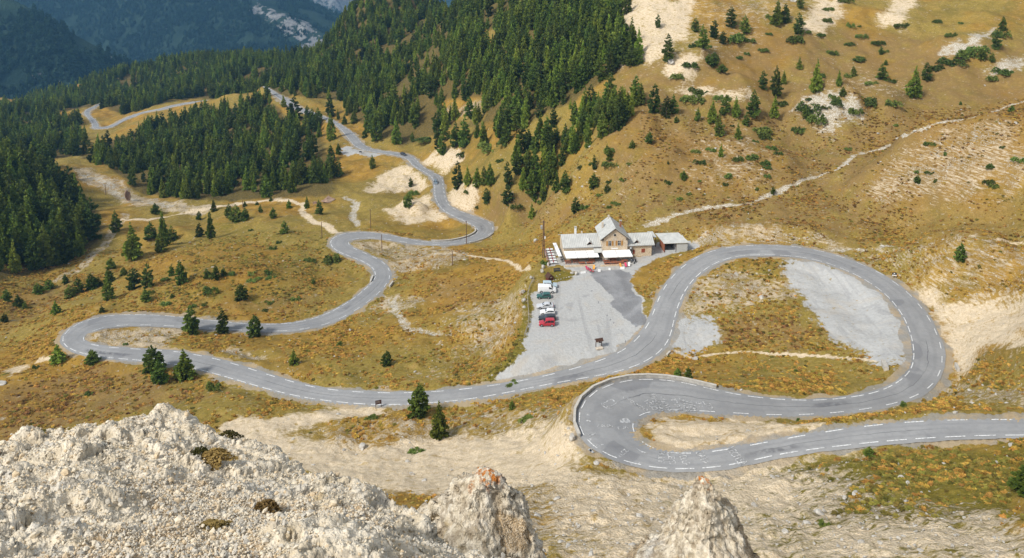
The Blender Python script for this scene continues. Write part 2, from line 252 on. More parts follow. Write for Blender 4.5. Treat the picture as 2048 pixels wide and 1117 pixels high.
(-12.5,328.15,-18.15,321.44,-30.74), (-14.48,330.39,-19.91,323.89,-30.96), (-16.46,332.44,-21.81,326.41,-31.18), (-18.45,334.45,-23.75,328.93,-31.4),
(-20.43,336.49,-25.69,331.43,-31.62), (-22.38,338.55,-27.58,333.98,-31.84), (-24.19,340.67,-29.35,336.63,-32.06), (-25.79,343,-30.91,339.38,-32.28),
(-27.14,345.51,-32.25,342.2,-32.5), (-28.26,347.99,-33.43,345.25,-32.73), (-29.1,350.36,-34.5,348.55,-32.95), (-29.74,352.93,-35.41,351.76,-33.17),
(-30.29,355.79,-36.12,354.76,-33.39), (-30.81,358.75,-36.72,357.69,-33.61), (-31.31,361.71,-37.24,360.64,-33.83), (-31.78,364.68,-37.69,363.61,-34.04),
(-32.22,367.64,-38.03,366.58,-34.24), (-32.64,370.61,-38.32,369.57,-34.45), (-33.05,373.58,-38.6,372.56,-34.65), (-33.42,376.56,-38.93,375.54,-34.85),
(-33.75,379.55,-39.33,378.5,-35.05), (-34.08,382.55,-39.77,381.45,-35.26), (-34.47,385.59,-40.23,384.36,-35.46), (-35.05,388.76,-40.7,387.08,-35.66),
(-35.95,392.05,-41.28,389.57,-35.86), (-37.21,395.07,-42.09,392.12,-36.07), (-38.83,397.68,-43.17,394.82,-36.27), (-40.55,400.1,-44.5,397.55,-36.47),
(-42.18,402.53,-46.01,400.22,-36.67), (-43.74,405.07,-47.56,402.81,-36.87), (-45.25,407.69,-49.1,405.35,-37.08), (-46.7,410.43,-50.59,407.84,-37.28),
(-48.03,413.34,-52,410.26,-37.48), (-49.26,416.36,-53.33,412.66,-37.68), (-50.4,419.34,-54.54,415.19,-37.88), (-51.46,422.22,-55.61,417.91,-38.09),
(-52.47,425.06,-56.6,420.73,-38.29), (-53.56,427.93,-57.55,423.49,-38.49), (-54.94,430.88,-58.53,426.02,-38.69), (-56.63,433.77,-59.73,428.34,-38.89),
(-58.61,436.4,-61.2,430.55,-39.09), (-60.98,438.81,-62.81,432.57,-39.29), (-63.63,440.91,-64.63,434.41,-39.49), (-66.25,442.62,-66.82,436.25,-39.69),
(-68.79,444.09,-69.27,438.11,-39.89), (-71.32,445.54,-71.8,439.87,-40.09), (-73.87,447.05,-74.34,441.53,-40.29), (-76.42,448.59,-76.89,443.15,-40.49),
(-78.9,450.14,-79.47,444.81,-40.69), (-81.14,451.72,-82.16,446.62,-40.88), (-83.01,453.52,-84.89,448.6,-41.07), (-84.66,455.77,-87.37,450.63,-41.24),
(-86.2,458.27,-89.57,452.78,-41.41), (-87.64,460.75,-91.54,455.21,-41.58), (-89.06,463.35,-93.22,457.73,-41.75), (-90.45,466.17,-94.69,460.17,-41.92),
(-91.76,469.1,-96.04,462.62,-42.09), (-92.98,471.98,-97.28,465.2,-42.26), (-94.14,474.77,-98.43,467.95,-42.43), (-95.29,477.5,-99.55,470.77,-42.59),
(-96.43,480.21,-100.68,473.61,-42.76), (-97.58,482.91,-101.8,476.46,-42.93), (-98.75,485.6,-102.94,479.32,-43.1), (-99.91,488.3,-104.08,482.16,-43.27),
(-101.08,490.99,-105.23,485,-43.44), (-102.27,493.65,-106.4,487.85,-43.61), (-103.49,496.23,-107.6,490.77,-43.78), (-104.76,498.7,-108.83,493.75,-43.95),
(-106.04,501.11,-110.07,496.78,-44.12), (-107.33,503.52,-111.32,499.81,-44.3), (-108.66,505.98,-112.56,502.77,-44.48), (-110.17,508.66,-113.71,505.46,-44.66),
(-111.88,511.57,-114.81,507.84,-44.84), (-113.58,514.39,-116.07,510.25,-45.02), (-115.14,516.97,-117.5,512.86,-45.2), (-116.65,519.47,-119,515.56,-45.38),
(-118.14,521.95,-120.51,518.27,-45.56), (-119.65,524.43,-122.02,520.97,-45.74), (-121.2,526.9,-123.58,523.63,-45.92), (-122.83,529.36,-125.22,526.19,-46.1),
(-124.56,531.84,-126.95,528.61,-46.28), (-126.36,534.34,-128.72,530.94,-46.46), (-128.16,536.84,-130.51,533.23,-46.64), (-129.98,539.35,-132.3,535.53,-46.82),
(-131.8,541.85,-134.1,537.81,-47), (-133.66,544.35,-135.92,540.05,-47.18), (-135.6,546.9,-137.79,542.12,-47.36), (-137.66,549.53,-139.72,543.97,-47.54),
(-139.79,552.21,-141.68,545.67,-47.72), (-141.95,554.89,-143.67,547.33,-47.9), (-144.1,557.47,-145.66,549.08,-48.08), (-146.17,559.91,-147.63,551.08,-48.26),
(-148.1,562.19,-149.55,553.39,-48.44), (-149.95,564.4,-151.43,555.87,-48.62), (-151.76,566.63,-153.28,558.39,-48.8), (-153.55,568.97,-155.08,560.86,-48.97),
(-155.29,571.47,-156.8,563.25,-49.13), (-156.98,574.05,-158.46,565.65,-49.28), (-158.63,576.63,-160.09,568.09,-49.43), (-160.26,579.21,-161.7,570.56,-49.58),
(-161.89,581.82,-163.3,573.01,-49.73), (-163.49,584.5,-164.87,575.43,-49.88), (-165.06,587.22,-166.4,577.84,-50.03), (-166.61,589.94,-167.91,580.28,-50.17),
(-168.13,592.62,-169.41,582.79,-50.32), (-169.63,595.26,-170.89,585.35,-50.47), (-171.13,597.88,-172.38,587.93,-50.62), (-172.64,600.44,-173.89,590.56,-50.77),
(-174.17,602.92,-175.43,593.23,-50.92), (-175.7,605.35,-176.99,595.94,-51.07), (-177.25,607.75,-178.57,598.67,-51.22), (-178.79,610.14,-180.14,601.4,-51.37),
(-180.33,612.53,-181.72,604.15,-51.52), (-181.86,614.9,-183.29,606.91,-51.67), (-183.39,617.27,-184.86,609.67,-51.81), (-184.91,619.65,-186.43,612.44,-51.96),
(-186.44,622.03,-188,615.2,-52.11), (-187.96,624.44,-189.56,617.94,-52.26), (-189.46,626.88,-191.1,620.66,-52.41), (-190.95,629.34,-192.61,623.39,-52.56),
(-192.4,631.76,-194.09,626.21,-52.71), (-193.79,634.09,-195.52,629.17,-52.86), (-195.16,636.36,-196.92,632.23,-53), (-196.53,638.59,-198.35,635.3,-53.12),
(-197.99,640.87,-199.85,638.24,-53.24), (-199.55,643.24,-201.44,640.95,-53.36), (-201.19,645.67,-203.1,643.53,-53.48), (-202.85,648.12,-204.78,646.08,-53.6),
(-204.5,650.57,-206.45,648.62,-53.72), (-206.16,653.01,-208.13,651.16,-53.84), (-207.81,655.46,-209.81,653.71,-53.96),
]
ROAD_B = [
(-264.88,677.87,-262.44,671.32,-72), (-269.03,678.3,-266.22,671.89,-72.54), (-273.07,678.76,-270.12,672.41,-73.07), (-277.08,679.19,-274.05,672.89,-73.61),
(-281.12,679.51,-277.94,673.27,-74.14), (-285.15,679.4,-281.79,673.25,-74.68), (-289.09,678.71,-285.61,672.64,-75.21), (-292.95,677.58,-289.38,671.56,-75.75),
(-296.69,676.05,-292.96,670.12,-76.28), (-300.24,674.04,-296.3,668.26,-76.82), (-303.62,671.92,-299.56,666.21,-77.37), (-307.07,670.44,-303.03,664.73,-77.98),
(-310.75,670.15,-306.74,664.41,-78.7), (-314.6,670.64,-310.59,664.91,-79.49), (-318.49,670.97,-314.39,665.3,-80.32), (-322.29,670.32,-318.01,664.77,-81.15),
(-325.8,668.59,-321.39,663.15,-81.98), (-328.96,666.21,-324.52,660.81,-82.81), (-331.73,663.4,-327.27,658.01,-83.64), (-333.96,660.15,-329.45,654.79,-84.46),
(-335.67,656.58,-331.14,651.25,-85.29), (-337.24,653.05,-332.82,647.63,-86.08), (-339.23,650.11,-335.06,644.48,-86.75), (-341.96,648.42,-338.27,642.47,-87.21),
(-345.09,648.31,-342.27,641.91,-87.53), (-347.82,649.58,-346.47,642.72,-87.81), (-349.72,651.93,-350.19,644.94,-88.09), (-351.08,654.89,-353.27,648.25,-88.36),
(-352.44,657.96,-355.92,652.05,-88.64), (-354.34,660.89,-357.97,656.07,-88.91), (-356.42,664.12,-359.92,659.75,-89.19), (-358.55,667.42,-361.92,663.29,-89.47),
(-360.7,670.74,-364.02,666.76,-89.74), (-362.85,674.02,-366.19,670.21,-90.01), (-365.04,677.18,-368.43,673.71,-90.26), (-367.28,680.22,-370.76,677.23,-90.51),
(-369.57,683.22,-373.16,680.7,-90.76), (-371.9,686.25,-375.6,684.1,-91.01), (-374.24,689.28,-378.04,687.48,-91.26), (-376.59,692.31,-380.49,690.85,-91.5),
(-378.91,695.36,-382.94,694.23,-91.75), (-381.13,698.42,-385.41,697.64,-92), (-383.06,701.43,-387.94,701.25,-92.25), (-384.67,704.42,-390.39,705.11,-92.5),
(-386.2,707.69,-392.45,708.97,-92.75), (-387.8,711.25,-394.18,712.67,-93.04), (-389.44,714.86,-395.83,716.35,-93.39), (-391.01,718.29,-397.49,720.23,-93.76),
(-392.51,721.47,-398.84,724.46,-94.15), (-393.86,724.82,-399.66,728.73,-94.53), (-394.82,728.5,-400.31,732.84,-94.92), (-395.82,732.58,-400.64,736.64,-95.31),
(-396.74,736.67,-400.93,740.45,-95.7), (-397.45,740.61,-401.41,744.42,-96.08), (-398.03,744.41,-402.13,748.51,-96.47), (-398.58,748.13,-402.95,752.68,-96.86),
(-399.13,751.74,-403.8,756.93,-97.24), (-400.03,755.51,-404.35,761.03,-97.63),
]
PADS = [([(5.2,213.7),(5,192.1),(2.9,178.4),(-2.2,167.8),(11.2,170.6),(23.1,177.3),(31.7,189.7),(34.2,213.7),(46.8,228.9),(56.5,234.7),(49.6,243.9),(14.6,240.9),(11.5,233)],(0,0,0),9)]
MOUNDS = [
(127.1,314.4,16,7), (95.1,323.3,16,5.5), (79,342,11,4.5), (85.7,281.2,20,6), (206.3,357.2,17,5), (69.5,234.4,8,2.2), (84.3,232.1,9,2.6), (93.7,228.4,7,1.8),
(50.6,280.4,13,3), (30.2,295.9,12,3), (111.2,296.3,10,-2.5), (148.7,313.3,14,3.5), (138.9,247.9,26,8.5), (152.7,242.4,18,3), (119.4,203.9,17,5), (125.3,200.1,10,2),
(-32.9,406,10,2), (-58.2,395.2,10,3), (-44.2,344.8,8,3), (-16.5,339,9,2.5), (-94.9,255.4,14,2), (-108.1,337,14,2.5), (-149,322.8,10,2), (-8.9,204.4,8,1.5),
(-23.6,226.5,10,-1.5), (147.3,339.9,16,-3), (44.6,304.1,14,3), (5.7,334.7,12,3),
]
# ground cover: d soil, g gravel, s stony, n green, b brown, p pebbles; strength, softness or half width, outline
COVER = [

('poly','g',1,1.8,[(5.8,206.5),(5.3,197.8),(4.8,189.7),(3,178.4),(0.1,173.9),(-2.8,170.7),(1.7,170.6),(6.2,170.5),(12.9,172.1),(18.5,173.8),(24.9,176.7),(30.7,183.5),(34.1,188.6),(34.3,201.5),(34.3,213.7),(38.2,222.9),(43.4,226.8),(48.7,230.9),(57.4,235.5),(55.6,237.9),(48.9,240.1),(42.6,231.2),(35.8,226.8),(30.4,226.1),(25,225.4),(19.7,224.6),(14.4,223.9),(15.6,219.8),(19.2,218.2),(16.7,213.7),(8.6,209.3)]),
('poly','a',0.9,2,[(22.2,218.8),(27,219.8),(31.9,220.7),(35.1,218.2),(33.7,207.9),(33.7,197.3),(33.8,188.6),(31.5,187.2),(30.1,195),(27.3,200.8),(25.4,208.4),(21.9,216.1)]),
('poly','g',0.9,6,[(78.1,218),(82.1,217),(86.1,216.1),(89.7,210.7),(93.2,205.6),(94.7,198.1),(96.2,191.2),(95.3,184.4),(94.5,178.1),(89.7,165),(84.8,158.3),(83.1,162.7),(81.4,167.4),(79,171.4),(78.6,176.7),(77.9,181.8),(78.9,185.9),(76.6,191.8),(78.4,204.3),(78.3,210.9)]),
('poly','s',0.8,6.6,[(53.5,212),(60.6,212.2),(64.7,210.4),(69,209.2),(72.9,207.3),(76.7,205.4),(75.8,194.8),(70.4,194.4),(65.4,195.1),(58.6,194.2),(54,193.3),(49.4,192.3),(44.6,190),(44.9,196.3),(49,204)]),
('poly','g',0.8,3.8,[(42.3,190),(47.6,191.2),(52.8,191.9),(50.2,179.1),(45.4,176.9),(40,179.8)]),
('poly','s',0.9,3.3,[(-119.4,207.3),(-116.7,210.5),(-113.4,212.9),(-109,213.3),(-104.5,213.6),(-100.1,214.1),(-95.6,214.4),(-94.5,210.5),(-96.2,203.2),(-91.9,198.3),(-97.3,199.2),(-102.6,200.1),(-108.1,201.1),(-113.6,202)]),
('poly','s',0.8,5.5,[(-61.6,290.7),(-57.9,295.9),(-51.3,296),(-44.5,295.8),(-37.8,295.6),(-31.1,295.6),(-24.4,295.3),(-15.5,276.5),(-21.7,261.9),(-27.7,262.6),(-33.6,263.3),(-39.5,262.9),(-45.5,273),(-51.5,278.9),(-57.8,285.2)]),
('poly','d',0.9,6.6,[(-59.1,156.2),(-55.7,156.5),(-52.5,157.5),(-49.4,158.7),(-46.1,159.8),(-42.8,160.5),(-39.1,162.4),(-35.3,163.8),(-31.2,164.3),(-29.8,162.9),(-33.2,161.7),(-36.3,159.5),(-39.5,158.1),(-42.9,157.5),(-46.1,156.4),(-49,151.4),(-44.7,149.4),(-40.6,147.6),(-36.4,145.2),(-32.6,143.7),(-29.7,144.7),(-26.7,144.8),(-23.7,145),(-20.8,145.9),(-17.9,146.9),(-14.8,146.9),(-11.7,146.4),(-8.6,146),(-5.5,145.5),(-2.4,145.2),(0.9,143.7),(4.2,141.7),(7.2,135.4),(11.1,126),(12.5,122.1),(9.3,113.5),(6.9,113.5),(4.5,114.1),(2.1,115),(-0.3,115.9),(-2.8,117),(-5.3,118),(-7.9,118.2),(-10.4,119),(-13.4,120.2),(-16.2,120.6),(-19.2,121.1),(-22.3,122.7),(-25.6,124.5),(-28.6,125.2),(-32.5,128.3),(-36.2,130.7),(-40.2,133.2),(-44.5,136.7),(-48.7,143.7),(-52.5,149.2)]),
('poly','d',0.8,3.3,[(23,130.9),(24.8,134.1),(28.3,134.7),(31.8,134.8),(35.3,135),(38.1,135.1),(41,135.3),(43.9,135.6),(46.8,135.8),(49.7,136),(50.5,130.5),(50.7,124.3),(52.9,123.5),(49.2,122.5),(46.5,122.2),(43.9,121.9),(41.3,121.6),(38.6,121.3),(36.1,121.3),(33.5,121.1),(31,121),(28.2,121.9),(25.4,122.9),(24.1,126.3)]),
('poly','s',0.8,11,[(-2,119.1),(0.6,118.3),(3.2,117.1),(5.7,115.2),(8.2,115),(10.7,114.8),(13.2,114.7),(15.9,116.1),(18.6,117),(21.3,116.6),(24,116.2),(26.7,115.6),(29.3,115.1),(31.9,114.6),(34.8,114.7),(37.6,114.7),(40.4,114.8),(43.2,114.7),(46.3,114.5),(49.6,114.6),(49.3,109.1),(50.4,106.7),(50.9,103.4),(51,99.6),(51.5,96.4),(52.4,94.2),(53.7,92.9),(54.9,91.6),(56.3,90.6),(57.2,89.1),(57.9,87.1),(58.1,84.7),(58.6,82.9),(58.6,80.4),(54.9,74.9),(50.5,68.6),(49.4,69.2),(48,69.4),(46.7,69.8),(45.5,70.3),(44.2,70.7),(42.9,71.1),(41.6,71.7),(40.3,72.1),(38.9,72.6),(37.7,73.3),(36.5,74.2),(35.3,75),(33.8,75.4),(32.3,75.9),(30.9,76.6),(29.3,76.8),(27.6,76.9),(26.1,77.4),(24.5,77.8),(22.8,77.9),(21.1,78),(19.4,78.1),(17.7,78.4),(16,78.3),(14.3,78.3),(12.6,78.6),(10.9,79.2),(9.2,79.3),(7.5,79.7),(5.7,80.1),(4,80.5),(2.2,80.8),(0.4,81),(-1.4,81.3),(-1.5,86.5),(-1.6,93.7),(-1.7,101.6),(-1.9,111.1)]),
('poly','d',0.8,11,[(4.7,119),(7.2,117),(9.7,115.8),(12.1,114.8),(14.7,114.9),(17.4,115.8),(20,116.1),(22.6,116.1),(25.2,116),(27.8,115.9),(30.4,115.8),(33,115.8),(35.7,115.7),(38.3,115.6),(40.8,115.5),(43.4,115.3),(42.8,109.3),(42.7,104.9),(42.2,100),(38.4,94.4),(34.5,88.4),(31.7,84.8),(28.8,80.3),(26.4,77.3),(24.9,77.7),(23.3,77.9),(21.6,78),(19.9,77.9),(18.3,78.3),(16.7,78.4),(15,78.3),(13.3,78.4),(11.7,78.9),(10,79.4),(9.4,83.8),(8.8,90.2),(8,97),(7.1,104.1),(5.9,110.8)]),
('poly','d',0.8,3.3,[(32,114.8),(34.5,115.2),(37,115.6),(39.6,116),(42.7,116.3),(45.7,116.6),(48.8,116.9),(52,116.9),(55.2,116.7),(54.8,115.9),(52.1,115.6),(49.4,115.5),(46.6,115.2),(43.8,115),(41.1,114.8),(38.3,114.4),(35.2,114.6)]),
('poly','d',0.8,13.2,[(34.7,90.9),(36.4,90.3),(38.2,89.9),(39.7,88.8),(40.9,87.3),(42.2,86.1),(43.7,85.3),(45.3,84.8),(47,84.5),(48.5,83.9),(49.5,82.6),(50.8,81.8),(52.3,81.3),(53.6,80.6),(54.9,79.9),(55.9,78.9),(56.8,77.8),(50.5,68.6),(49.4,69.2),(48,69.4),(46.8,69.8),(45.6,70.3),(44.2,70.6),(42.9,71.1),(41.6,71.6),(40.4,72.1),(39,72.6),(37.8,73.2),(36.6,74.2),(35.4,75),(33.9,75.3),(34,79.7),(34.2,84.6)]),
('poly','d',0.9,6.6,[(105.5,193.9),(107.5,189.2),(109,184.2),(111.6,180.9),(114.3,178),(116.1,173.8),(115.9,167.2),(109.3,157.1),(104.9,150.3),(103.3,154.4),(101.2,158.3),(95.7,153.8),(95.8,159.5),(98.9,166.6),(102.2,174.2),(103.3,180.4),(104.5,187.1)]),
('poly','s',0.8,6.6,[(90.6,151.5),(92.5,145.2),(92.4,140),(92.2,134.9),(91.7,129.7),(87.9,123.9),(86.3,126.3),(85.1,129.5),(84.2,133.4),(84.1,139)]),
('poly','s',0.8,5.5,[(56.8,236.2),(62.7,238.2),(67.3,235.2),(74.8,241.9),(78.3,235.7),(82.9,233.1),(88.1,230.2),(93.7,228.8),(97.2,222.2),(92.1,224.3),(86.9,226.3),(82.6,227.2),(78.3,227.7),(74,228.5),(69.5,228.9),(64.8,229.1),(60.9,232.9)]),
('poly','s',0.7,9,[(117.3,249),(122.4,250.1),(127,250.3),(131.6,249.2),(136.6,249.1),(141.5,248.6),(145.4,246.3),(148.5,243),(152.5,241.2),(154.8,232.8),(152.2,228.1),(150.4,224.6),(148.7,221.3),(147,217.8),(144.8,221.7),(141.5,224.2),(138,226.3),(134.9,229.4),(131.3,231.8),(127.8,234.7),(124.5,237.2),(121.3,240.1),(118.4,243.9)]),
('poly','s',0.6,11,[(100.9,216.9),(106.2,218.4),(110.6,218),(114.1,215.8),(115.5,210),(118.4,206.2),(120.7,201.8),(125,200.9),(127.7,198.7),(132,199.1),(133.9,196),(126.7,184.7),(122.7,178.2),(119,172.2),(118.3,176.9),(116.7,180.4),(114.3,183.1),(112.2,185.9),(109.9,188.4),(108,192),(106.4,196.2),(105.1,201.6),(103.5,206.9)]),
('poly','d',0.8,5.5,[(-72.3,373.7),(-71.2,411.1),(-62.1,423.6),(-53,406.7),(-43.2,389),(-43.6,381.1),(-51.5,383.9),(-58.3,378.7),(-65.2,375.3)]),
('poly','d',0.8,5.5,[(-57.1,340),(-51,345.1),(-47,367.7),(-38.7,362.4),(-35.3,342.5),(-30,333.3),(-40.1,328.7),(-51.1,329.3)]),
('poly','d',0.8,5.5,[(-49.3,420.9),(-42.3,420.4),(-27.5,405.4),(-25.5,394),(-34.9,397.3)]),
('poly','d',0.8,5.5,[(-29.6,347.2),(-29.6,368.6),(-21.6,349),(-14.2,336.9),(-21.1,340.5)]),
('poly','g',0.9,3,[(-99.8,444.9),(-101.4,466.2),(-89.3,450.6),(-73,440.5),(-81,436.6),(-90.4,440.8)]),
('poly','d',0.8,4.4,[(52.7,384),(55,398),(58,416.3),(65.3,402.3),(73.5,397),(82.4,396.4),(91.7,397.3),(86.3,382.9),(80.2,364.8),(73,355.2),(66.8,349.6),(61.2,346.6),(58.2,348.4),(57,364),(49.2,355.5),(48.8,361.9),(50.9,374.5)]),
('poly','d',0.8,6.6,[(140.4,377.3),(147.9,392.2),(160.3,419.4),(172.2,416.2),(158.7,387.3),(147.4,376.5)]),
('poly','d',0.8,6.6,[(183.1,392.3),(201.8,417.7),(211.2,415.6),(191.4,389)]), ('poly','d',0.9,4.4,[(68.3,337.4),(77.9,343),(82,341.4),(76.3,334.3)]),
('poly','s',0.6,13.2,[(90.6,380.3),(105.1,400.5),(114.8,403.8),(124.3,405.4),(133.2,405.3),(144.6,412.5),(138.1,385.3),(130.9,386.7),(122.5,384.7),(114.2,382.8),(105.7,379.7),(97.9,379.1)]),
('poly','p',0.9,3.3,[(192.3,352),(204.8,355.4),(218.4,367.3),(227.9,371.8),(224.5,364),(210.9,351.2),(203.8,349),(197.8,350)]),
('poly','p',0.8,3.3,[(203.5,335.7),(212.6,337.6),(225.1,344.3),(220.9,337.2),(212.2,332.9),(204.7,330.3)]),
('poly','p',0.8,5.5,[(114.8,314),(122.7,314.3),(128.3,310.5),(134,307.6),(137.1,305.2),(127.8,300.7),(125,298),(122.5,301.7),(118.5,307.2)]),
('poly','d',0.7,4.4,[(65.3,326.1),(74.7,328.7),(83.6,328.5),(90.4,322.3),(98.4,320.8),(93,316.3),(86.6,320.2),(79.7,322.7),(72.9,326.2)]),
('poly','s',0.6,11,[(70,285.1),(76.8,282.9),(83.5,280.7),(87.1,274.2),(90.7,268.2),(85,260.7),(80.7,263.6),(76.2,266.2),(71.5,268.7)]),
('poly','s',0.8,6.6,[(-40.5,467.9),(-29,453.3),(-17.9,434),(-14.6,417.9),(-24.9,432.5),(-36.6,456.5)]),
('poly','s',0.7,8.8,[(-18.4,219.3),(-13.4,218.8),(-8.5,219.9),(-3.6,221.2),(4.1,210.5),(3.6,201.2),(3.1,192.4),(0,187.7),(-3,184.6),(-8,183.3),(-12.4,193.8),(-17.2,203.9)]),
('poly','s',0.4,11,[(-27.5,197.4),(-22.5,195.5),(-17.8,194.4),(-13,191.6),(-8.3,188.9),(-6.6,179.6),(-5.2,170.6),(-9,171.3),(-12.9,171.6),(-16.7,171.8),(-20.6,171.8),(-23.8,183.9)]),
('poly','s',0.8,4.4,[(-44.1,233.8),(-41.5,242.1),(-36.6,242.2),(-31.7,241.9),(-29.6,231.8),(-38.1,230.5)]),
('poly','s',0.8,4.4,[(-78,200.8),(-70.6,197.2),(-66.2,196),(-61.5,193.8),(-63.7,192.2),(-68.1,191.8),(-72.7,191.9)]),
('poly','d',0.8,4.4,[(-134.5,191.3),(-132.1,195.9),(-128.1,198.4),(-124.8,196.2),(-128,193.1),(-129.2,187.2)]),
('poly','s',0.7,6.6,[(-45.5,154),(-42.2,154.8),(-38.9,155.6),(-35.7,156.6),(-32.4,157.6),(-29.2,159.1),(-25.9,159.2),(-22.5,159.2),(-19.2,159.3),(-16,159.9),(-12.6,159.8),(-9.3,159.6),(-6,159.1),(-2.6,157.9),(1.2,156.5),(4.9,155),(8.6,153.1),(11.1,137.8),(10.6,131),(7.6,135.4),(4.6,142.6),(1.1,144.4),(-2.4,145.6),(-5.5,146.1),(-8.6,146.8),(-11.7,147.5),(-14.9,148),(-18,148.1),(-20.9,147.1),(-23.9,146),(-27,146.1),(-29.9,145.7),(-32.8,144.8),(-36.7,147.3),(-41.1,151)]),
('poly','n',0.9,1,[(9.4,218.2),(14.9,219.8),(18.7,217.3),(16.7,213.7),(9,208.4)]),
('poly','n',0.5,4,[(134.1,232.9),(137.2,229.6),(140.6,227),(144.3,225.1),(146.8,219.4),(144.3,222.1),(141,223.9),(137.5,225.2)]),
('poly','n',0.3,10,[(86,359.3),(94.4,367.1),(102.5,372.9),(110.7,378.4),(119.8,386.1),(129.1,393.6),(138.2,399.7),(151.2,416.2),(160.8,419.4),(168.9,418.5),(176.2,415.8),(187.2,421.5),(195.2,420.6),(202.3,417.6),(210,416.2),(218.9,417.1),(225.2,413.3),(232.4,411.2),(238.8,408.1),(245.5,405.5),(251.8,402.4),(259.3,401.6),(251.6,388.2),(241.1,370.9),(229.8,364.5),(221.5,362.9),(210,355.5),(203,355.7),(197.1,357.8),(192.1,361.7),(187.8,367.4),(181.1,368.5),(173.4,367.8),(165.2,365.8),(156.1,361.8),(150.6,365.3),(142.5,362.5),(134.6,360.2),(128.1,361.3),(121.8,363.2),(114.9,363.7),(107.9,363.7),(100.6,362.3),(93,360.1)]),
('poly','n',0.5,4,[(64.3,215.3),(68.8,215.9),(73.2,216.3),(77.9,217.4),(81,209.7),(77.8,204.4),(74.2,206),(70.6,207.7),(66.8,208.9)]),
('poly','n',0.8,8,[(18,113.1),(21,114.7),(23.7,115.1),(26.4,114.9),(29,114.8),(31.7,114.6),(34.3,114.4),(37.1,114.7),(39.8,115),(42.5,115.1),(45.3,115.3),(48,115.6),(50.8,115.7),(53.1,115.5),(55.5,115.2),(57.7,114.8),(60,114.5),(62.2,114.1),(64.5,113.8),(66.6,113.3),(68.8,112.9),(70.9,112.5),(73.2,112.3),(72.2,107.2),(73.6,106),(74.7,104.4),(70.4,97.9),(67.7,93.9),(64.8,89.5),(61.6,84.8),(57.4,78.7),(54.1,73.9),(50.5,68.6),(49.4,69.2),(48,69.3),(46.8,69.8),(45.5,70.3),(44.3,70.7),(42.9,71),(41.7,71.6),(40.4,72),(39.1,72.5),(37.8,73.2),(36.7,74.1),(35.5,74.9),(34,75.3),(32.5,75.7),(31.2,76.5),(29.6,76.8),(28,76.9),(26.4,77.3),(25.7,80),(24.9,82.6),(24.6,87.7),(23.9,91.8),(23,95.9),(22,100.1),(20.9,104.7),(19.4,108.2)]),
('poly','n',0.5,4,[(50.5,115),(52.9,114.9),(55.3,114.7),(57.5,114.2),(59.7,113.9),(62,113.6),(64.3,113.4),(66.4,112.8),(68.6,112.5),(70.8,112.3),(73.1,112.1),(72.1,107.1),(73.6,106),(74.7,104.4),(70.1,97.6),(67.3,93.3),(66.2,94.6),(65.2,96.2),(64,97.5),(62.6,98.7),(61.3,100.1),(59.5,100.8),(57.7,101.4),(55.5,101.4),(54.4,103.5),(53.5,106.2),(52.2,108.2),(51.1,110.9)]),
('poly','n',0.5,4,[(-137.9,344.5),(-127.8,336.7),(-118.8,330.8),(-109.3,322.5),(-100.7,316.3),(-93.5,314.1),(-86.7,313),(-79.5,310),(-72.1,305.4),(-64.8,301),(-61.6,275.7),(-64.9,268.8),(-66.7,257.3),(-68.2,245.8),(-70.1,237.1),(-72.4,230.6),(-77.5,230.8),(-82.5,230.5),(-87.4,230.2),(-92.5,230.5),(-97.4,230.1),(-102.2,229.6),(-108.2,231.7),(-114.2,233.8),(-114.7,242.2),(-117.5,256),(-122.1,274.9),(-129.1,300.7),(-132,318.3)]),
('poly','n',0.4,5,[(-28.9,188.3),(-24.2,192.2),(-19.3,196.1),(-14.6,186.8),(-10.3,179.2),(-13.9,177.1),(-17.3,174.7),(-20.6,171.8),(-24.6,180.3)]),
('poly','n',0.5,4,[(-70.2,326.8),(-62.4,323.8),(-54.8,321.3),(-48,323.2),(-40.6,321.2),(-33.6,321.8),(-26.4,320.3),(-34.1,312.7),(-41.6,306.4),(-48.9,310.1),(-55.6,309.1),(-63.8,316.1)]),
('poly','b',0.8,5,[(-127.4,180.6),(-124.3,182.2),(-121.1,183.9),(-118.3,186.1),(-115,187.9),(-111.1,188.8),(-107.3,189.8),(-102.4,188.1),(-96.8,185),(-90.9,181),(-85.8,178.4),(-81.1,176.4),(-76.5,174.5),(-71.3,170.9),(-74.7,170.4),(-77.9,169.6),(-81.3,169.2),(-84.4,167.7),(-87.6,166.2),(-90.8,165.1),(-94,164),(-96.9,162.4),(-99.4,160.4),(-102.6,159.4),(-104.5,156.5),(-106.5,154),(-108.1,151),(-113.4,159),(-117.6,165.5),(-122.2,172.5)]),
('poly','b',0.8,3,[(52.8,187),(56.9,188),(60.8,188.5),(64.9,189.3),(69,190.2),(71,186.1),(72.8,181.8),(74.4,177.7),(68.1,173.1),(64.9,174.3),(61.9,175.9),(58.7,177.1),(55.5,178.2),(51.9,178.7)]),
('poly','b',0.8,5,[(-29,354.3),(-20.8,342.9),(-13.3,335.6),(-6,327.6),(0.8,318.2),(7.6,318.7),(13.9,312.1),(19.2,293.1),(24.6,284.9),(29.4,274),(33.5,261.2),(38.4,256.7),(32.5,256.2),(27.2,260.2),(22.5,274.3),(17.1,286.7),(10.9,292.3),(3.3,310.2),(-5.1,319.6),(-12.6,331.1),(-20.4,340)]),
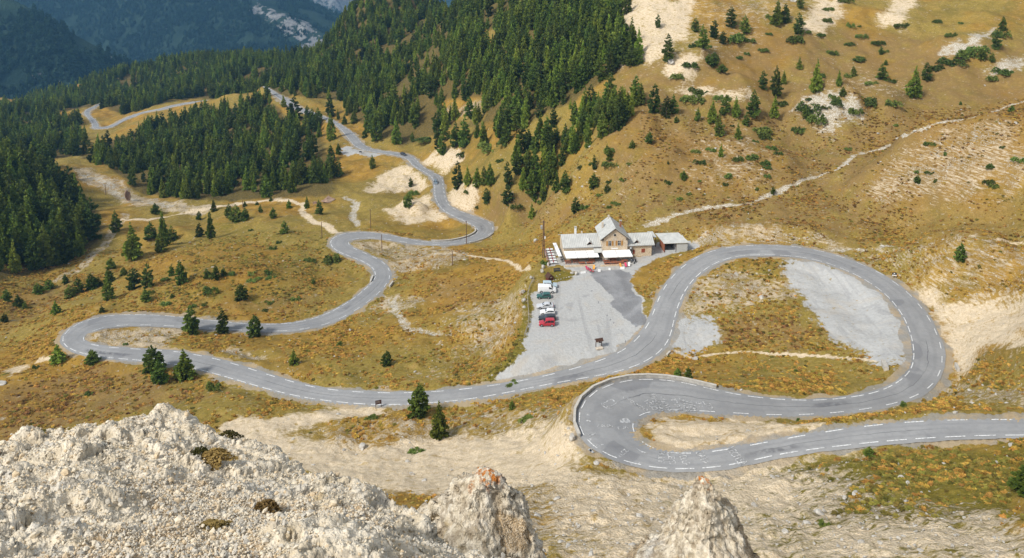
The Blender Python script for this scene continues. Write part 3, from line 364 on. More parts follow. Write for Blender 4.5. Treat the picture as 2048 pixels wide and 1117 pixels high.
('poly','b',0.8,10,[(48.9,353.6),(55,349.4),(61.4,347.6),(67.2,343.4),(73.5,342.5),(80.2,343.3),(89.1,352.7),(97.3,358.4),(105.6,363.6),(113.5,367.2),(121.4,370),(130,374.7),(138,377.5),(146,378.2),(154.5,380),(162.8,381.3),(170.4,380.9),(178.1,380.6),(185.6,380.2),(192.7,378.8),(198.7,375.5),(197.5,359.2),(202.2,354.7),(207.7,351.6),(214.5,350.9),(224.2,354.9),(230.3,353.1),(222.5,339.9),(215,327.5),(208.9,317),(200.3,303),(156.9,236.5),(154,231.4),(151.9,227.4),(148.3,228.1),(144.2,228.2),(140.1,228.2),(136.3,228.8),(132.7,229.7),(129.2,230.8),(125.7,232.1),(121.5,232.2),(117.8,233.2),(112.9,231.9),(107.2,228.9),(101.8,226.1),(97.4,226.7),(93.2,227.6),(89.1,228.7),(85.1,230.5),(81,231.9),(76.7,233),(72.8,235.4),(68.6,237.1),(65.6,243.6),(61.4,246.6),(56.9,248.2),(52.3,250),(47.5,251),(42.7,251.8),(37.9,253.4),(37,268),(35.9,283.4),(33.6,291.7),(35.2,295.7),(37.4,303.8),(40.1,316.3),(43.4,331.6),(46.1,342.3)]),
('poly','s',0.5,13.2,[(116.2,337.3),(124,339.1),(131,338.6),(130.1,318.8),(135.3,314.7),(143.1,316.6),(148.2,312.7),(142.8,314.2),(134.8,309.9),(130.2,313.2),(125.9,317.8),(124.4,335.9)]),
('poly','s',0.5,11,[(153.5,354.8),(158.3,348.2),(162.3,340.5),(164.6,330),(164.8,317),(156.4,313.7),(149.3,312.8),(143.4,314.3),(135,310.3)]),
('poly','s',0.5,13.2,[(69.3,299.3),(75.9,300),(82.2,299.5),(89.6,302.7),(92.1,293.3),(92.9,279.4),(95.1,271.3),(88.1,259.5),(82.3,260.2),(77.2,263.2),(71.3,264.3),(66.2,268.3),(66.4,274.6),(68.6,290.1)]),
('poly','s',0.4,13.2,[(25.3,306.4),(31.3,293.8),(37.7,288.7),(43.5,281.8),(41.5,273.6),(39.4,264.2),(34.7,272.2),(30,282.8),(24.5,289.9),(18.8,298.4)]),
('poly','s',0.5,13.2,[(57,418.6),(63.4,406.2),(69.9,397),(77.8,396.6),(85.8,396.8),(93.7,396.8),(101.7,397.4),(111.4,403.6),(119.8,404.9),(128,405.2),(136.6,406.5),(146.8,412.4),(157.3,418.5),(142.8,395.1),(134.2,386.5),(125.5,377.3),(116.8,367.2),(109.5,360.8),(101.6,357.1),(93.2,350.8),(84.3,342.1),(77.4,340.1),(70.9,340),(64.7,341.4),(58.7,344.5),(57.7,356.6),(57.6,376),(56.6,391)]),
('poly','b',0.6,6,[(42.5,287.6),(47.3,283),(52.7,282.7),(58.6,284.4),(66.3,294.4),(72.6,296.6),(75.7,287.6),(79,280.1),(82.4,274),(85.8,268.5),(89.9,265.7),(84.8,260),(80.3,255.6),(74.3,254.4),(68.7,254.3),(63.2,254.2),(57.4,253.2),(51.6,252.3),(46,251.8),(45.4,261),(44.4,268.8),(43.3,277)]),
('poly','b',0.5,6,[(109.6,253.4),(112.5,248.4),(116.2,245.6),(119.3,241.7),(122.3,238.1),(125.7,235.5),(129,232.9),(132.1,230.1),(134.9,226.9),(137.9,224.3),(141,222.1),(144.2,220.1),(146.1,216.3),(142.1,209.6),(137.4,201.8),(135.1,205.1),(128.3,201.4),(123.8,201.4),(121,204),(119.5,209.3),(121.4,221.3),(119.2,226.2),(115.2,228.3),(110,227.9),(109.8,235.7),(109.6,244)]),
('poly','b',0.6,4,[(-31.2,252.6),(-25.8,249.6),(-20.6,247.3),(-15.5,244.9),(-10.4,241.8),(-6,227.9),(-2,215.8),(-7.4,217.1),(-12.8,217.5),(-18.4,219.3),(-24.7,238.2)]),
('poly','b',0.6,3,[(-151.4,257),(-151.9,248.7),(-152.6,241.3),(-153.1,234.2),(-153.8,227.6),(-155,222.1),(-162.4,233.9),(-173.5,251),(-172.5,258),(-171,264.7),(-168.5,270.4),(-164.3,273.5)]),
('poly','b',0.5,4,[(-90.3,233),(-85.8,234.5),(-81.4,236.4),(-76.8,237.6),(-72,238.8),(-67.5,240.8),(-62.7,242.3),(-66.3,231.1),(-70.9,230.7),(-75.4,230.3),(-79.9,229.7),(-84.1,228.6),(-88.7,228.3)]),
('line','a',0.8,0.2,[(20.7,213.7),(22,209.3),(23,205.1),(23.9,201)]), ('line','a',0.8,0.2,[(25.2,195.1),(26,190.9),(27,185.8),(28,182),(26.6,179)]),
('line','p',0.9,0.8,[(43.8,248.2),(48.5,249.5),(53.2,250.2),(57.9,251.3),(63,253.5),(67.2,253.6),(71.4,253.8),(75.4,253.3),(79.8,254),(88.8,258.8),(93.6,260.7),(98.9,263.6),(105.3,269.4),(111.8,272.4),(117.6,273.9),(126.6,282.7),(131.9,284.4),(136.6,284.6),(142.4,287.9),(131,257.4),(134.3,256.5),(138,254.5),(142.5,254),(146.5,252.4),(149.8,249.9),(186.6,301.9),(194.6,305.6),(202.5,306.7),(206.6,305.9),(182.8,264.8),(176.7,250.6)]),
('line','p',0.7,0.7,[(92.5,221.6),(96.8,221.1),(100.8,220.2),(105,219.7),(111,220.2),(115.3,217.4)]),
('line','d',1,0.5,[(39.3,176.5),(42.9,173.7),(48.6,175.1),(52.3,175.6),(55.9,175.7),(59.5,173.8),(62.7,171),(65.4,169.9),(68.1,169),(70.7,167.8),(73.7,167.5),(76.4,166.8),(79,165.8),(82.9,163.6)]),
('line','d',0.9,1.6,[(-69,301.6),(-77,314.6),(-87,325.2),(-98.3,350.6),(-99.3,361.3),(-114.4,373.8),(-122.3,375.3),(-129.2,373.6),(-134.6,371.4),(-138.4,365.1),(-143.3,362.1),(-149.7,363),(-155.1,361.2),(-158.8,355.9),(-164.8,356),(-167.8,349.7),(-174.3,348.9),(-182.6,351.5)]),
('line','s',0.9,7,[(-252.2,450.9),(-229.1,423.2),(-213.8,414.2),(-198.4,399),(-184.7,386.5),(-172.7,376.8),(-161.7,371.5),(-150.1,363.9)]),
('line','p',0.7,2.2,[(-245.1,440.3),(-223,419.3),(-207.2,406),(-191.8,396.2),(-176.9,377.9),(-168.7,373.4)]),
('line','s',0.8,2.2,[(-183.1,357.4),(-176.6,336.6),(-172.3,320.8),(-169,307.4),(-166.4,293.1),(-166.2,283.7),(-166.2,273.7)]),
('line','p',0.9,1.6,[(-80.3,364.6),(-72.8,357),(-72.8,345.1),(-65.9,318.4)]),
('line','n',1,2,[(4.4,205.8),(4.3,198.8),(4.2,192.1),(2.7,182.8),(-0.2,174.8),(-4.2,171.6)]), ('line','n',0.9,2.2,[(19.6,178.4),(22.5,178.8)]),
('line','d',0.9,2.2,[(-60.3,156.4),(-57.5,156.5),(-54.7,156.7),(-52.1,157.5),(-49.5,158.4),(-46.9,159.2),(-44.3,160),(-41.7,160.5),(-39.2,162),(-36.7,163.4),(-34,164.1),(-31.2,164.5)]),
('line','d',0.7,0.6,[(122.8,201.6),(126.9,198.4),(132.4,200.2),(135.4,198.4)]),
('line','p',0.7,1.2,[(-39.6,240.5),(-36.7,231.6),(-32.3,217.2),(-29.6,208.4),(-24.7,205.9),(-19.9,203)]),
('line','d',0.8,0.8,[(-22,276.3),(-16,274.3),(-10,269),(-4.2,259.8),(1,245.9),(5.3,220.9)]), ('line','s',0.9,1.3,[(14.8,120),(17.9,117.9)]),
]
# single trees: x, y, height, width, kind, place, own description
TREES = [
(-92.7,212.6,9.1,5.2,'P','in','tallest conifer on the inside of the western hairpin'),
(-84.3,214.8,7.8,3.7,'P','in','narrow conifer between two others inside the western hairpin'),
(-75,214.4,6.9,4.8,'P','in','broad short conifer inside the western hairpin'),
(-91.7,186.6,7.9,5.4,'P','below','tall conifer behind a smaller one outside the western hairpin'),
(-87.3,179.8,6.4,4.5,'P','below','smaller conifer standing in front of a taller one outside the western hairpin'),
(-82.3,182.8,7.8,5.9,'L','below','broad pale conifer on the outer verge of the western hairpin'),
(-121.1,194.6,5.2,4.5,'L','below','bushy spreading young larch at the tip of the western hairpin'),
(-110.8,192.9,4.1,3.4,'P','below','round dense little conifer at the outer kerb of the western hairpin'),
(-55.8,187,4.4,2.6,'L','mid','narrow young larch in the meadow inside the long bend'),
(-31.9,185.6,4.3,3.1,'P','mid','young conifer alone in the meadow below the lot fence'), (-85.5,234.1,5.7,4,'P','hill',''),
(-143.8,233,4.9,3.5,'L','hill','tallest light green larch on the golden knoll above the western hairpin'), (-115.3,233.3,4.2,3.2,'P','hill',''),
(-129.7,238.2,8.6,4,'P','hill',''), (-125.2,246.6,7.7,4.5,'D','hill',''),
(-119.1,242.7,8.8,4.2,'D','hill','tallest dark green pine on the golden knoll above the western hairpin'), (-107.7,242.4,8.7,4.2,'P','hill',''),
(-114.9,251.4,4,2.4,'P','hill',''), (-97.2,244.4,5.2,3,'P','hill',''), (-100.4,244.8,3.6,2.3,'P','hill',''), (-95.5,246.7,2.9,2,'P','hill',''),
(-151.7,254.3,5,3.4,'P','rav',''), (-150.8,258.1,5.9,3.8,'P','rav',''), (-147.6,260.9,6.5,3.9,'P','rav',''), (-146.6,263.4,3.7,2.7,'P','rav',''),
(-144.3,266.4,5.5,3.6,'P','rav',''), (-167.1,261.7,4.5,3.5,'P','rav',''), (-166.3,266.5,4.4,3.6,'P','rav',''), (-162,269.7,4.1,2.5,'P','rav',''),
(-165,247.1,4.5,3,'P','rav',''), (-171.1,250.8,4.9,3.7,'P','rav',''), (-162.1,246,2.9,2,'P','rav','shortest green conifer in the brown ravine at the foot of the knoll'),
(-160.2,232.5,3.3,2.2,'P','rav',''), (-145.8,288.1,14.9,7.7,'L','rav','only light green larch in the brown ravine at the foot of the knoll'),
(-138.1,294.7,9.7,4.7,'L','knoll',''), (-139.2,300.4,16.5,4.4,'L','knoll','tallest light green larch on the crest of the golden knoll near the stream bed'),
(-152.2,316.3,8.2,5.1,'P','knoll',''), (-142.2,314.2,7.1,4.2,'P','knoll',''), (-130.2,313.2,6.7,3.8,'P','knoll',''), (-124.1,309.8,12.3,4.1,'L','knoll',''),
(-141.3,358.4,6.6,3.3,'L','knoll','shortest light green larch on the crest of the golden knoll near the stream bed'), (-127.6,340.2,7,4.1,'P','knoll',''),
(-122,334.1,8.2,6.2,'P','knoll',''), (-117.8,333,6.4,4,'P','knoll',''), (-104.7,330.9,5,3.1,'P','knoll',''),
(-115.3,346.4,3.8,2.1,'P','knoll','shortest green conifer on the crest of the golden knoll near the stream bed'), (-93.2,308.2,5.9,3.7,'P','knoll',''),
(-145.8,351.6,4.3,2.8,'P','knoll',''), (-169.9,359.7,5.4,4.3,'P','rav',''),
(-172.8,328.8,10.1,5.2,'P','rav','tallest green conifer in the brown ravine at the foot of the knoll'), (-150.8,280.5,4.7,3.4,'P','rav',''),
(-140.9,270.2,3.4,2.7,'P','rav',''), (-125.8,226.6,2.2,1.8,'P','hill',''),
(-106.8,232.9,1.8,1.3,'P','hill','shortest green conifer on the golden knoll above the western hairpin'), (-93.9,236.5,2.3,1.6,'L','hill',''),
(-67,250.8,2.1,1.5,'P','hill',''), (-47.4,201.9,1.6,1.8,'P','mid','tiny dark bushy conifer in the meadow below the bend'),
(-84.7,332.2,6.8,3.5,'P','track','tallest green conifer beside the dirt track and rock outcrop'),
(-96,354.2,6.3,2.8,'L','track','tallest light green larch beside the dirt track and rock outcrop'), (-105.3,357.3,4.4,3.1,'L','track',''),
(-127.9,362.6,3.2,2.2,'P','track',''), (-123.5,366.6,2.5,1.9,'P','track','shortest green conifer beside the dirt track and rock outcrop'),
(-118.8,373.5,3.3,2,'L','track','shortest light green larch beside the dirt track and rock outcrop'),
(-47,340.5,7,3.8,'P','bank','dark conifer at the foot of the bare road bank'), (-51.6,388.5,5.3,2.8,'P','bank','small conifer on the top of the bare road bank'),
(-11,332.5,7.2,4,'D','slope',''), (-1.9,316.6,8.6,5,'D','slope','tallest dark green pine on the brown hillside behind the refuge'), (8.2,309.7,7.2,3.5,'L','slope',''),
(23.5,279.6,6.5,3.5,'D','slope',''), (13,312.8,5.3,3.7,'P','slope',''),
(17.3,299.1,9.7,3.5,'L','slope','tallest light green larch on the brown hillside behind the refuge'),
(20.6,295,9,5,'P','slope','tallest green conifer on the brown hillside behind the refuge'), (30.6,285.8,6.2,4.1,'P','slope',''),
(34.7,277.1,3.8,2.4,'D','slope','shortest dark green pine on the brown hillside behind the refuge'), (10.2,322.1,6.1,2.5,'L','slope',''),
(16.2,321.1,4.8,2.3,'D','slope',''), (31.5,291.5,5.9,2.3,'D','slope',''), (37.1,290.9,4.7,2.9,'P','slope',''),
(36.3,292.9,4.3,2.7,'L','slope','shortest light green larch on the brown hillside behind the refuge'), (45.3,289.8,3.5,2.6,'P','slope',''),
(51.9,291.1,4.7,3.4,'P','slope',''), (56.5,277,1.7,0.9,'P','slope','shortest green conifer on the brown hillside behind the refuge'), (6.9,330,6.7,3.9,'P','slope',''),
(-1.5,323,11.8,4.2,'D','copse',''), (-25.9,361.3,14.2,5.2,'D','copse','tallest dark green pine in the tight copse above the far road bend'),
(-20.1,347.7,9.9,4.1,'L','copse',''), (-15.7,340.3,9.7,4.5,'L','copse',''),
(-9.5,335.8,10.5,5.3,'L','copse','tallest light green larch in the tight copse above the far road bend'),
(-12.4,338.1,9.2,4,'P','copse','only green conifer in the tight copse above the far road bend'),
(115.6,192.9,5.3,3.1,'P','mound','lone conifer on the grassy mound outside the big loop'),
(36.4,159.9,2.3,1.9,'P','wall','small conifer behind the concrete parapet of the painted hairpin'),
(38.4,157.9,2.9,2,'P','wall','taller of two young conifers behind the concrete parapet'), (88.9,258.5,2.8,1.7,'P','stream',''),
(128.1,240.7,2.6,2.4,'P','mound2','lone small conifer high on the stripy stony mound'),
(-20.5,158.3,7.9,5.3,'P','sign','full conifer right beside the road near the brown sign'),
(-15,148.3,8.7,3.9,'L','sign','tall feathery larch below the road near the brown sign'),
(0,156.5,2.5,1.5,'P','verge','tiny conifer on the stony verge between road and dirt fan'),
(65.2,89.7,4.9,3.6,'P','edge','big bushy conifer on the grassy slope under the upper road'),
(57.3,114.7,1.8,1.8,'P','verge2','tiny bushy conifer under the broken edge of the upper road'),
(67.8,341.2,12.4,5.7,'D','upper','tallest dark green pine high on the upper grass slope near the scree fans'), (69.2,373.3,6.8,3.1,'D','upper',''),
(80.1,297.2,8.8,4.2,'P','ridge',''), (86.9,295,6.5,3.1,'L','ridge',''), (60.9,270.4,3.5,2.7,'P','slope2','only green conifer on the stony hillside behind the refuge'),
(75.9,278.2,5.2,2.2,'L','slope2','only light green larch on the stony hillside behind the refuge'),
(105.9,327.8,8.3,4,'D','ridge','shortest dark green pine on the moraine ridge behind the refuge'),
(110.7,325.4,13,5,'P','ridge','tallest green conifer on the moraine ridge behind the refuge'), (118.3,338.4,6.3,3,'L','ridge',''),
(123.9,316.7,13.9,5.7,'L','ridge','tallest light green larch on the moraine ridge behind the refuge'), (132,314,6.7,2.8,'L','ridge',''),
(127.5,346.8,6,2.9,'L','ridge','shortest light green larch on the moraine ridge behind the refuge'),
(164.8,318.9,13.1,6.6,'L','ridge2','only light green larch on the upper moraine with pale scree'), (177.5,333.6,8.2,4.3,'D','ridge2',''),
(160.7,338.4,7.4,4.8,'P','ridge2',''), (151.4,345.6,5,3.1,'P','ridge2',''),
(171.4,363.9,4.3,1.9,'D','ridge2','shortest dark green pine on the upper moraine with pale scree'),
(169.3,354.2,2.8,1.8,'P','ridge2','shortest green conifer on the upper moraine with pale scree'), (213.7,346.3,8.2,4.4,'D','ridge2',''),
(208.4,339.9,4.5,2.6,'P','ridge2',''), (205.4,342.2,5.4,4.4,'P','ridge2',''), (228.3,366.5,7.2,3.7,'P','ridge2',''), (131.7,309.4,4.1,2.8,'P','ridge',''),
(116.8,307.8,5.3,3.2,'P','ridge',''), (105.7,311.6,9.8,4.4,'L','ridge',''), (96.2,308.4,11.3,6,'P','ridge',''), (92.6,305,5.1,3,'P','ridge',''),
(89.5,308.5,8.6,4.4,'L','ridge',''), (85.3,309.6,8.3,4,'P','ridge',''), (79.5,306.5,10.2,4,'L','ridge',''), (74,307.8,5.8,2.4,'P','ridge',''),
(65,305,3.1,2,'P','ridge','shortest green conifer on the moraine ridge behind the refuge'), (61.5,307.7,9.2,4.4,'D','ridge',''), (64.8,310.2,7.9,4,'P','ridge',''),
(56.8,310.2,12.4,5.6,'D','ridge',''), (136.3,373.7,10.3,5.2,'D','upper',''),
(127.9,382.1,13,6.8,'L','upper','only light green larch high on the upper grass slope near the scree fans'), (132.9,383.9,10,4.9,'P','upper',''),
(103.7,374.1,10.3,6.2,'D','upper',''), (109.9,371.2,8.8,5.2,'P','upper',''),
(84.4,346.7,10.9,5.7,'P','upper','tallest green conifer high on the upper grass slope near the scree fans'), (93.2,362.9,8.6,4.6,'D','upper',''),
(85.5,366.7,6.7,4.2,'D','upper',''), (96.7,359.9,6.1,4.1,'D','upper',''), (88.7,343.1,6.3,4,'D','upper',''), (85.7,341,4.5,3.9,'P','upper',''),
(90.2,334.9,3.5,5.2,'P','upper','shortest green conifer high on the upper grass slope near the scree fans'),
(179.8,310.6,1.7,1.2,'P','stream','shortest green conifer near the pale stream on the grass slope'),
(190.6,295.1,3.1,2.7,'P','stream','tallest green conifer near the pale stream on the grass slope'), (144.6,396.7,7.8,3.5,'D','upper',''),
(51.2,353.9,9.3,5.4,'D','scree',''), (53.5,351,10.2,5.8,'D','scree','tallest dark green pine at the foot of the pale scree chute'),
(56.3,350.5,8.3,4.9,'P','scree','only green conifer at the foot of the pale scree chute'), (-77.1,421.9,8,3.9,'P','far',''),
(-59,455.7,6.1,3.3,'P','far','shortest green conifer along the straight of the far road'), (-68.3,454,16.8,7.1,'L','far',''),
(-81.1,461.5,20.1,7.8,'P','far','tallest green conifer along the straight of the far road'), (-91.2,476.8,6.4,3.7,'P','far',''), (-105.5,516.7,10.4,5.4,'L','far',''),
(-112.2,516.7,7.6,4,'L','far',''), (-112.7,481.2,19.4,6.9,'L','far','tallest light green larch along the straight of the far road'), (-102.6,433.7,9.9,5.1,'P','far',''),
(-100.1,442,7.1,4,'L','far','shortest light green larch along the straight of the far road'), (-37.8,413.2,13.9,5.4,'P','copse2',''),
(-41.5,424.1,10.8,3.9,'D','copse2','shortest dark green pine in the loose wood on the hillside above the far road'),
(-36.2,424.7,8.5,5,'P','copse2','shortest green conifer in the loose wood on the hillside above the far road'),
(-25.1,406.1,16.9,6.9,'P','copse2','tallest green conifer in the loose wood on the hillside above the far road'), (-18.2,400.2,9.7,3.6,'L','copse2',''),
(-15.1,394.2,9.5,3.6,'L','copse2',''), (-5.2,382.3,14.1,6.5,'P','copse2',''), (2.7,373.4,10,4.8,'L','copse2',''),
(-152.4,539.4,18,9.8,'D','far','tallest dark green pine along the straight of the far road'), (-143.4,541.5,9.4,4.6,'D','far',''), (-132.8,529.1,12.7,6.2,'P','far',''),
(-169.4,575.3,10,4.5,'L','far',''), (-15.8,537.9,14.3,6.5,'D','main','shortest dark green pine in the dense forest on the hillside above the far road'),
(-157.5,600.4,11.7,4.9,'L','main',''), (23.7,377.3,14.9,5.5,'L','main',''), (3.1,417.5,15.8,6.6,'L','main',''), (19.7,386.1,15.7,7.1,'P','main',''),
(2,383.3,13.8,6.1,'P','main',''), (-12.4,413.9,12.1,5.4,'P','main',''), (-38.3,443.9,15.4,5.9,'L','main',''), (-66.3,476.1,11.9,4.7,'L','main',''),
(-59.8,468.8,15.8,6.1,'P','main',''), (21.8,364,14.9,6.6,'P','main',''), (-34.4,479.7,15.7,5.3,'L','main',''), (47.5,356.6,15,6.4,'D','main',''),
(7.6,382.9,12.9,5.6,'P','main',''), (-321.9,710.1,15.4,6.3,'D','main',''), (-52.2,493.7,15.8,6.9,'D','main',''), (57.2,354.2,13.5,4.9,'L','main',''),
(-140,607.8,14.3,6,'L','main',''), (11.6,452.2,16.1,7.1,'P','main',''), (-128.4,546.6,16.4,6.4,'P','main',''),
(-44.2,496.2,11,4.5,'L','main','shortest light green larch in the dense forest on the hillside above the far road'),
(57.3,394.2,11.3,5,'P','main','shortest green conifer in the dense forest on the hillside above the far road'), (-347.6,694.2,15.7,7.5,'D','main',''),
(-27.4,456.3,15.1,6.3,'D','main',''), (-23.4,425.9,13.1,6.1,'P','main',''), (-19,445.1,15.3,5.3,'L','main',''), (-2,394.7,16.4,5.9,'L','main',''),
(19,361.5,14.9,5.7,'L','main',''), (15.5,426.5,16.4,6.5,'P','main',''), (-32.3,443.5,15.5,5.9,'L','main',''), (34.4,360.8,16.3,6,'P','main',''),
(29.9,365.4,14.5,6.6,'D','dark',''), (39.8,353.8,12.7,5.4,'P','dark',''), (52.2,354.2,12.8,5.9,'P','dark',''),
(23.6,357.6,9.3,3.6,'D','dark','shortest dark green pine in the dark pine wood next to the scree chute'), (10.5,388.9,12.9,5.2,'D','dark',''),
(16.5,403.6,14.6,6.9,'D','dark',''), (25.1,366.1,14.1,5.4,'D','dark',''), (44.5,353.4,11.8,4.3,'D','dark',''),
(13.1,380.4,13,5.1,'L','dark','only light green larch in the dark pine wood next to the scree chute'),
(29.6,357.6,14.2,5.3,'P','dark','tallest green conifer in the dark pine wood next to the scree chute'), (9.5,323.2,14.8,5.9,'P','copse2',''),
(4.8,340.6,13.8,6.3,'D','copse2',''), (15.6,329.7,14.6,6.5,'P','copse2',''), (2,370.7,13.4,6.4,'P','copse2',''), (2.3,327.4,10,4.8,'P','copse2',''),
(26.3,318.1,9.4,4.1,'P','copse2',''), (25.2,320.7,12.5,5.1,'L','copse2',''), (6.2,366,11.6,3.9,'L','copse2',''),
(2.2,332.1,14.5,6.1,'L','copse2','tallest light green larch in the loose wood on the hillside above the far road'), (-14.1,382.6,13.7,5.4,'L','copse2',''),
(8.4,317.3,14.7,5.6,'P','copse2',''), (-4.6,371.4,14.3,5.9,'D','copse2',''), (-2.9,364.7,13.7,5,'P','copse2',''), (15.8,319,13.9,5.6,'P','copse2',''),
(41.7,329.5,14.7,6.8,'D','copse2',''), (-30,412.8,13.9,6.5,'P','copse2',''), (-6.2,377.2,13.8,5.4,'L','copse2',''), (4.7,320.9,10.7,3.8,'L','copse2',''),
(20.9,319.7,9.4,3.8,'P','copse3',''), (30.6,308.3,9.6,3.6,'P','copse3',''), (31.7,319.6,10.6,4.3,'L','copse3',''), (35.7,301.9,11.2,4.6,'P','copse3',''),
(15.7,316.6,11.3,4.5,'P','copse3',''), (52.7,316.3,10,4,'P','ridge',''), (43.5,303.2,11.1,4.7,'D','ridge',''), (36.4,320.4,12.1,5.2,'D','ridge',''),
(41.2,301.5,10.1,4.5,'D','ridge',''), (47.1,306.3,10.5,3.5,'L','ridge',''), (-184.6,401.5,11.9,4.3,'L','valley',''), (-145.2,414.7,13.4,6.2,'D','valley',''),
(-122.8,380,12.8,5.5,'P','valley',''), (-160.2,399.8,13.9,4.5,'L','valley',''), (-148.2,397,13.7,5.4,'L','valley',''), (-97.9,399.2,11.8,4.3,'L','valley',''),
(-99,414.9,13.3,6.4,'P','valley',''), (-210.8,535.9,14.9,6.7,'P','valley',''), (-153.8,393.4,12.6,4.7,'L','valley',''), (-109.2,394,14,5.9,'P','valley',''),
(-180.5,497.1,14,6.4,'D','valley','tallest dark green pine in the valley forest between the stream bed and the far road'), (-122.4,430.7,14.9,6.1,'P','valley',''),
(-164.4,383.9,13.3,4.5,'L','valley',''), (-150.8,393,10.6,4.5,'D','valley','shortest dark green pine in the valley forest between the stream bed and the far road'),
(-260.2,481,12.1,4.9,'L','valley',''), (-211.7,424.9,12.6,4.6,'P','valley',''), (-169.1,529.1,14.5,6.1,'L','valley',''),
(-94.5,416,10.5,4.8,'P','valley','shortest green conifer in the valley forest between the stream bed and the far road'), (-101.3,389.9,13.6,5.9,'P','valley',''),
(-149.9,408.4,14.4,5.8,'P','valley',''), (-115.4,436.4,13.5,6,'P','valley',''), (-177,400.1,14,5.8,'P','valley',''), (-220.8,451.2,11.8,5.3,'P','valley',''),
(-123.3,393.4,14.8,5.2,'L','valley',''), (-232.1,459.3,12.3,5.2,'P','valley',''), (-296.6,532,14.7,4.8,'L','valley',''), (-109.8,379.3,14.5,5.7,'L','valley',''),
(-197.8,416.2,11.8,4.8,'L','valley',''), (-242.1,468.6,14.4,5.7,'L','valley',''), (-139.6,400.1,13,5.3,'L','valley',''), (-136.7,405.1,13.8,5.9,'P','valley',''),
(-252.7,412.2,18.9,8.9,'P','left',''), (-185.9,289.3,18.4,6.7,'L','left',''), (-181.6,315.7,17,6.6,'P','left',''), (-174.9,293,18.4,8.1,'P','left',''),
(-207.3,356.6,18.9,8.7,'D','left',''), (-217,350.9,17.6,7,'L','left',''), (-206.6,324.8,18.3,7.2,'P','left',''), (-192.2,300.1,18.7,7.2,'L','left',''),
(-181.7,297.4,18.7,7.4,'P','left',''), (-202.6,308,18.6,6,'L','left',''), (-180.2,282,16.5,7.2,'P','left',''), (-197.5,348.9,17.6,5.7,'L','left',''),
(-183.1,275.2,12.7,4.5,'L','left','shortest light green larch in the tall forest on the western slope'), (-192.6,296.6,17.5,7.9,'P','left',''),
(-173.3,300,13.7,4.6,'L','left',''), (-186.5,283.3,14.9,6.3,'P','left','shortest green conifer in the tall forest on the western slope'),
(-208.8,355.8,16.5,6.7,'L','left',''), (-188.3,277.8,15.9,6.4,'L','left',''), (-177.4,318.8,18.8,7.8,'D','left',''), (-178.9,309.7,15.2,6.2,'L','left',''),
(-178.5,285.7,17.7,6.9,'P','left',''), (-176.8,289.1,14,5.8,'L','left',''), (-188.5,285.5,18.2,7.9,'P','left',''), (-228.1,364.7,18.8,6.9,'D','left',''),
(-218.8,332.6,18.1,6.8,'D','left',''), (-297.6,522.7,15.5,7.1,'P','leftmid','only green conifer in the forest behind the western slope'),
]
ZONES = {'in': 'on the grass between the legs of the western hairpin', 'below': 'on the outer verge below the western hairpin', 'mid': 'alone in the meadow between the parking lot and the western hairpin', 'hill': 'on the golden knoll above the western hairpin', 'rav': 'in the brown ravine at the foot of the knoll', 'knoll': 'on the crest of the golden knoll near the stream bed', 'track': 'beside the dirt track and rock outcrop', 'bank': 'on the bare bank of the far road bend', 'slope': 'on the brown hillside behind the refuge', 'slope2': 'on the stony hillside behind the refuge', 'copse': 'in the tight copse above the far road bend', 'copse2': 'in the loose wood on the hillside above the far road', 'copse3': 'in the loose wood on the hillside above the far road', 'ridge': 'on the moraine ridge behind the refuge', 'ridge2': 'on the upper moraine with pale scree', 'upper': 'high on the upper grass slope near the scree fans', 'stream': 'near the pale stream on the grass slope', 'scree': 'at the foot of the pale scree chute', 'far': 'along the straight of the far road', 'main': 'in the dense forest on the hillside above the far road', 'dark': 'in the dark pine wood next to the scree chute', 'valley': 'in the valley forest between the stream bed and the far road', 'left': 'in the tall forest on the western slope', 'leftmid': 'in the forest behind the western slope', 'leftfar': 'in the forest behind the western slope', 'mound': '', 'mound2': '', 'wall': '', 'sign': '', 'verge': '', 'verge2': '', 'edge': ''}
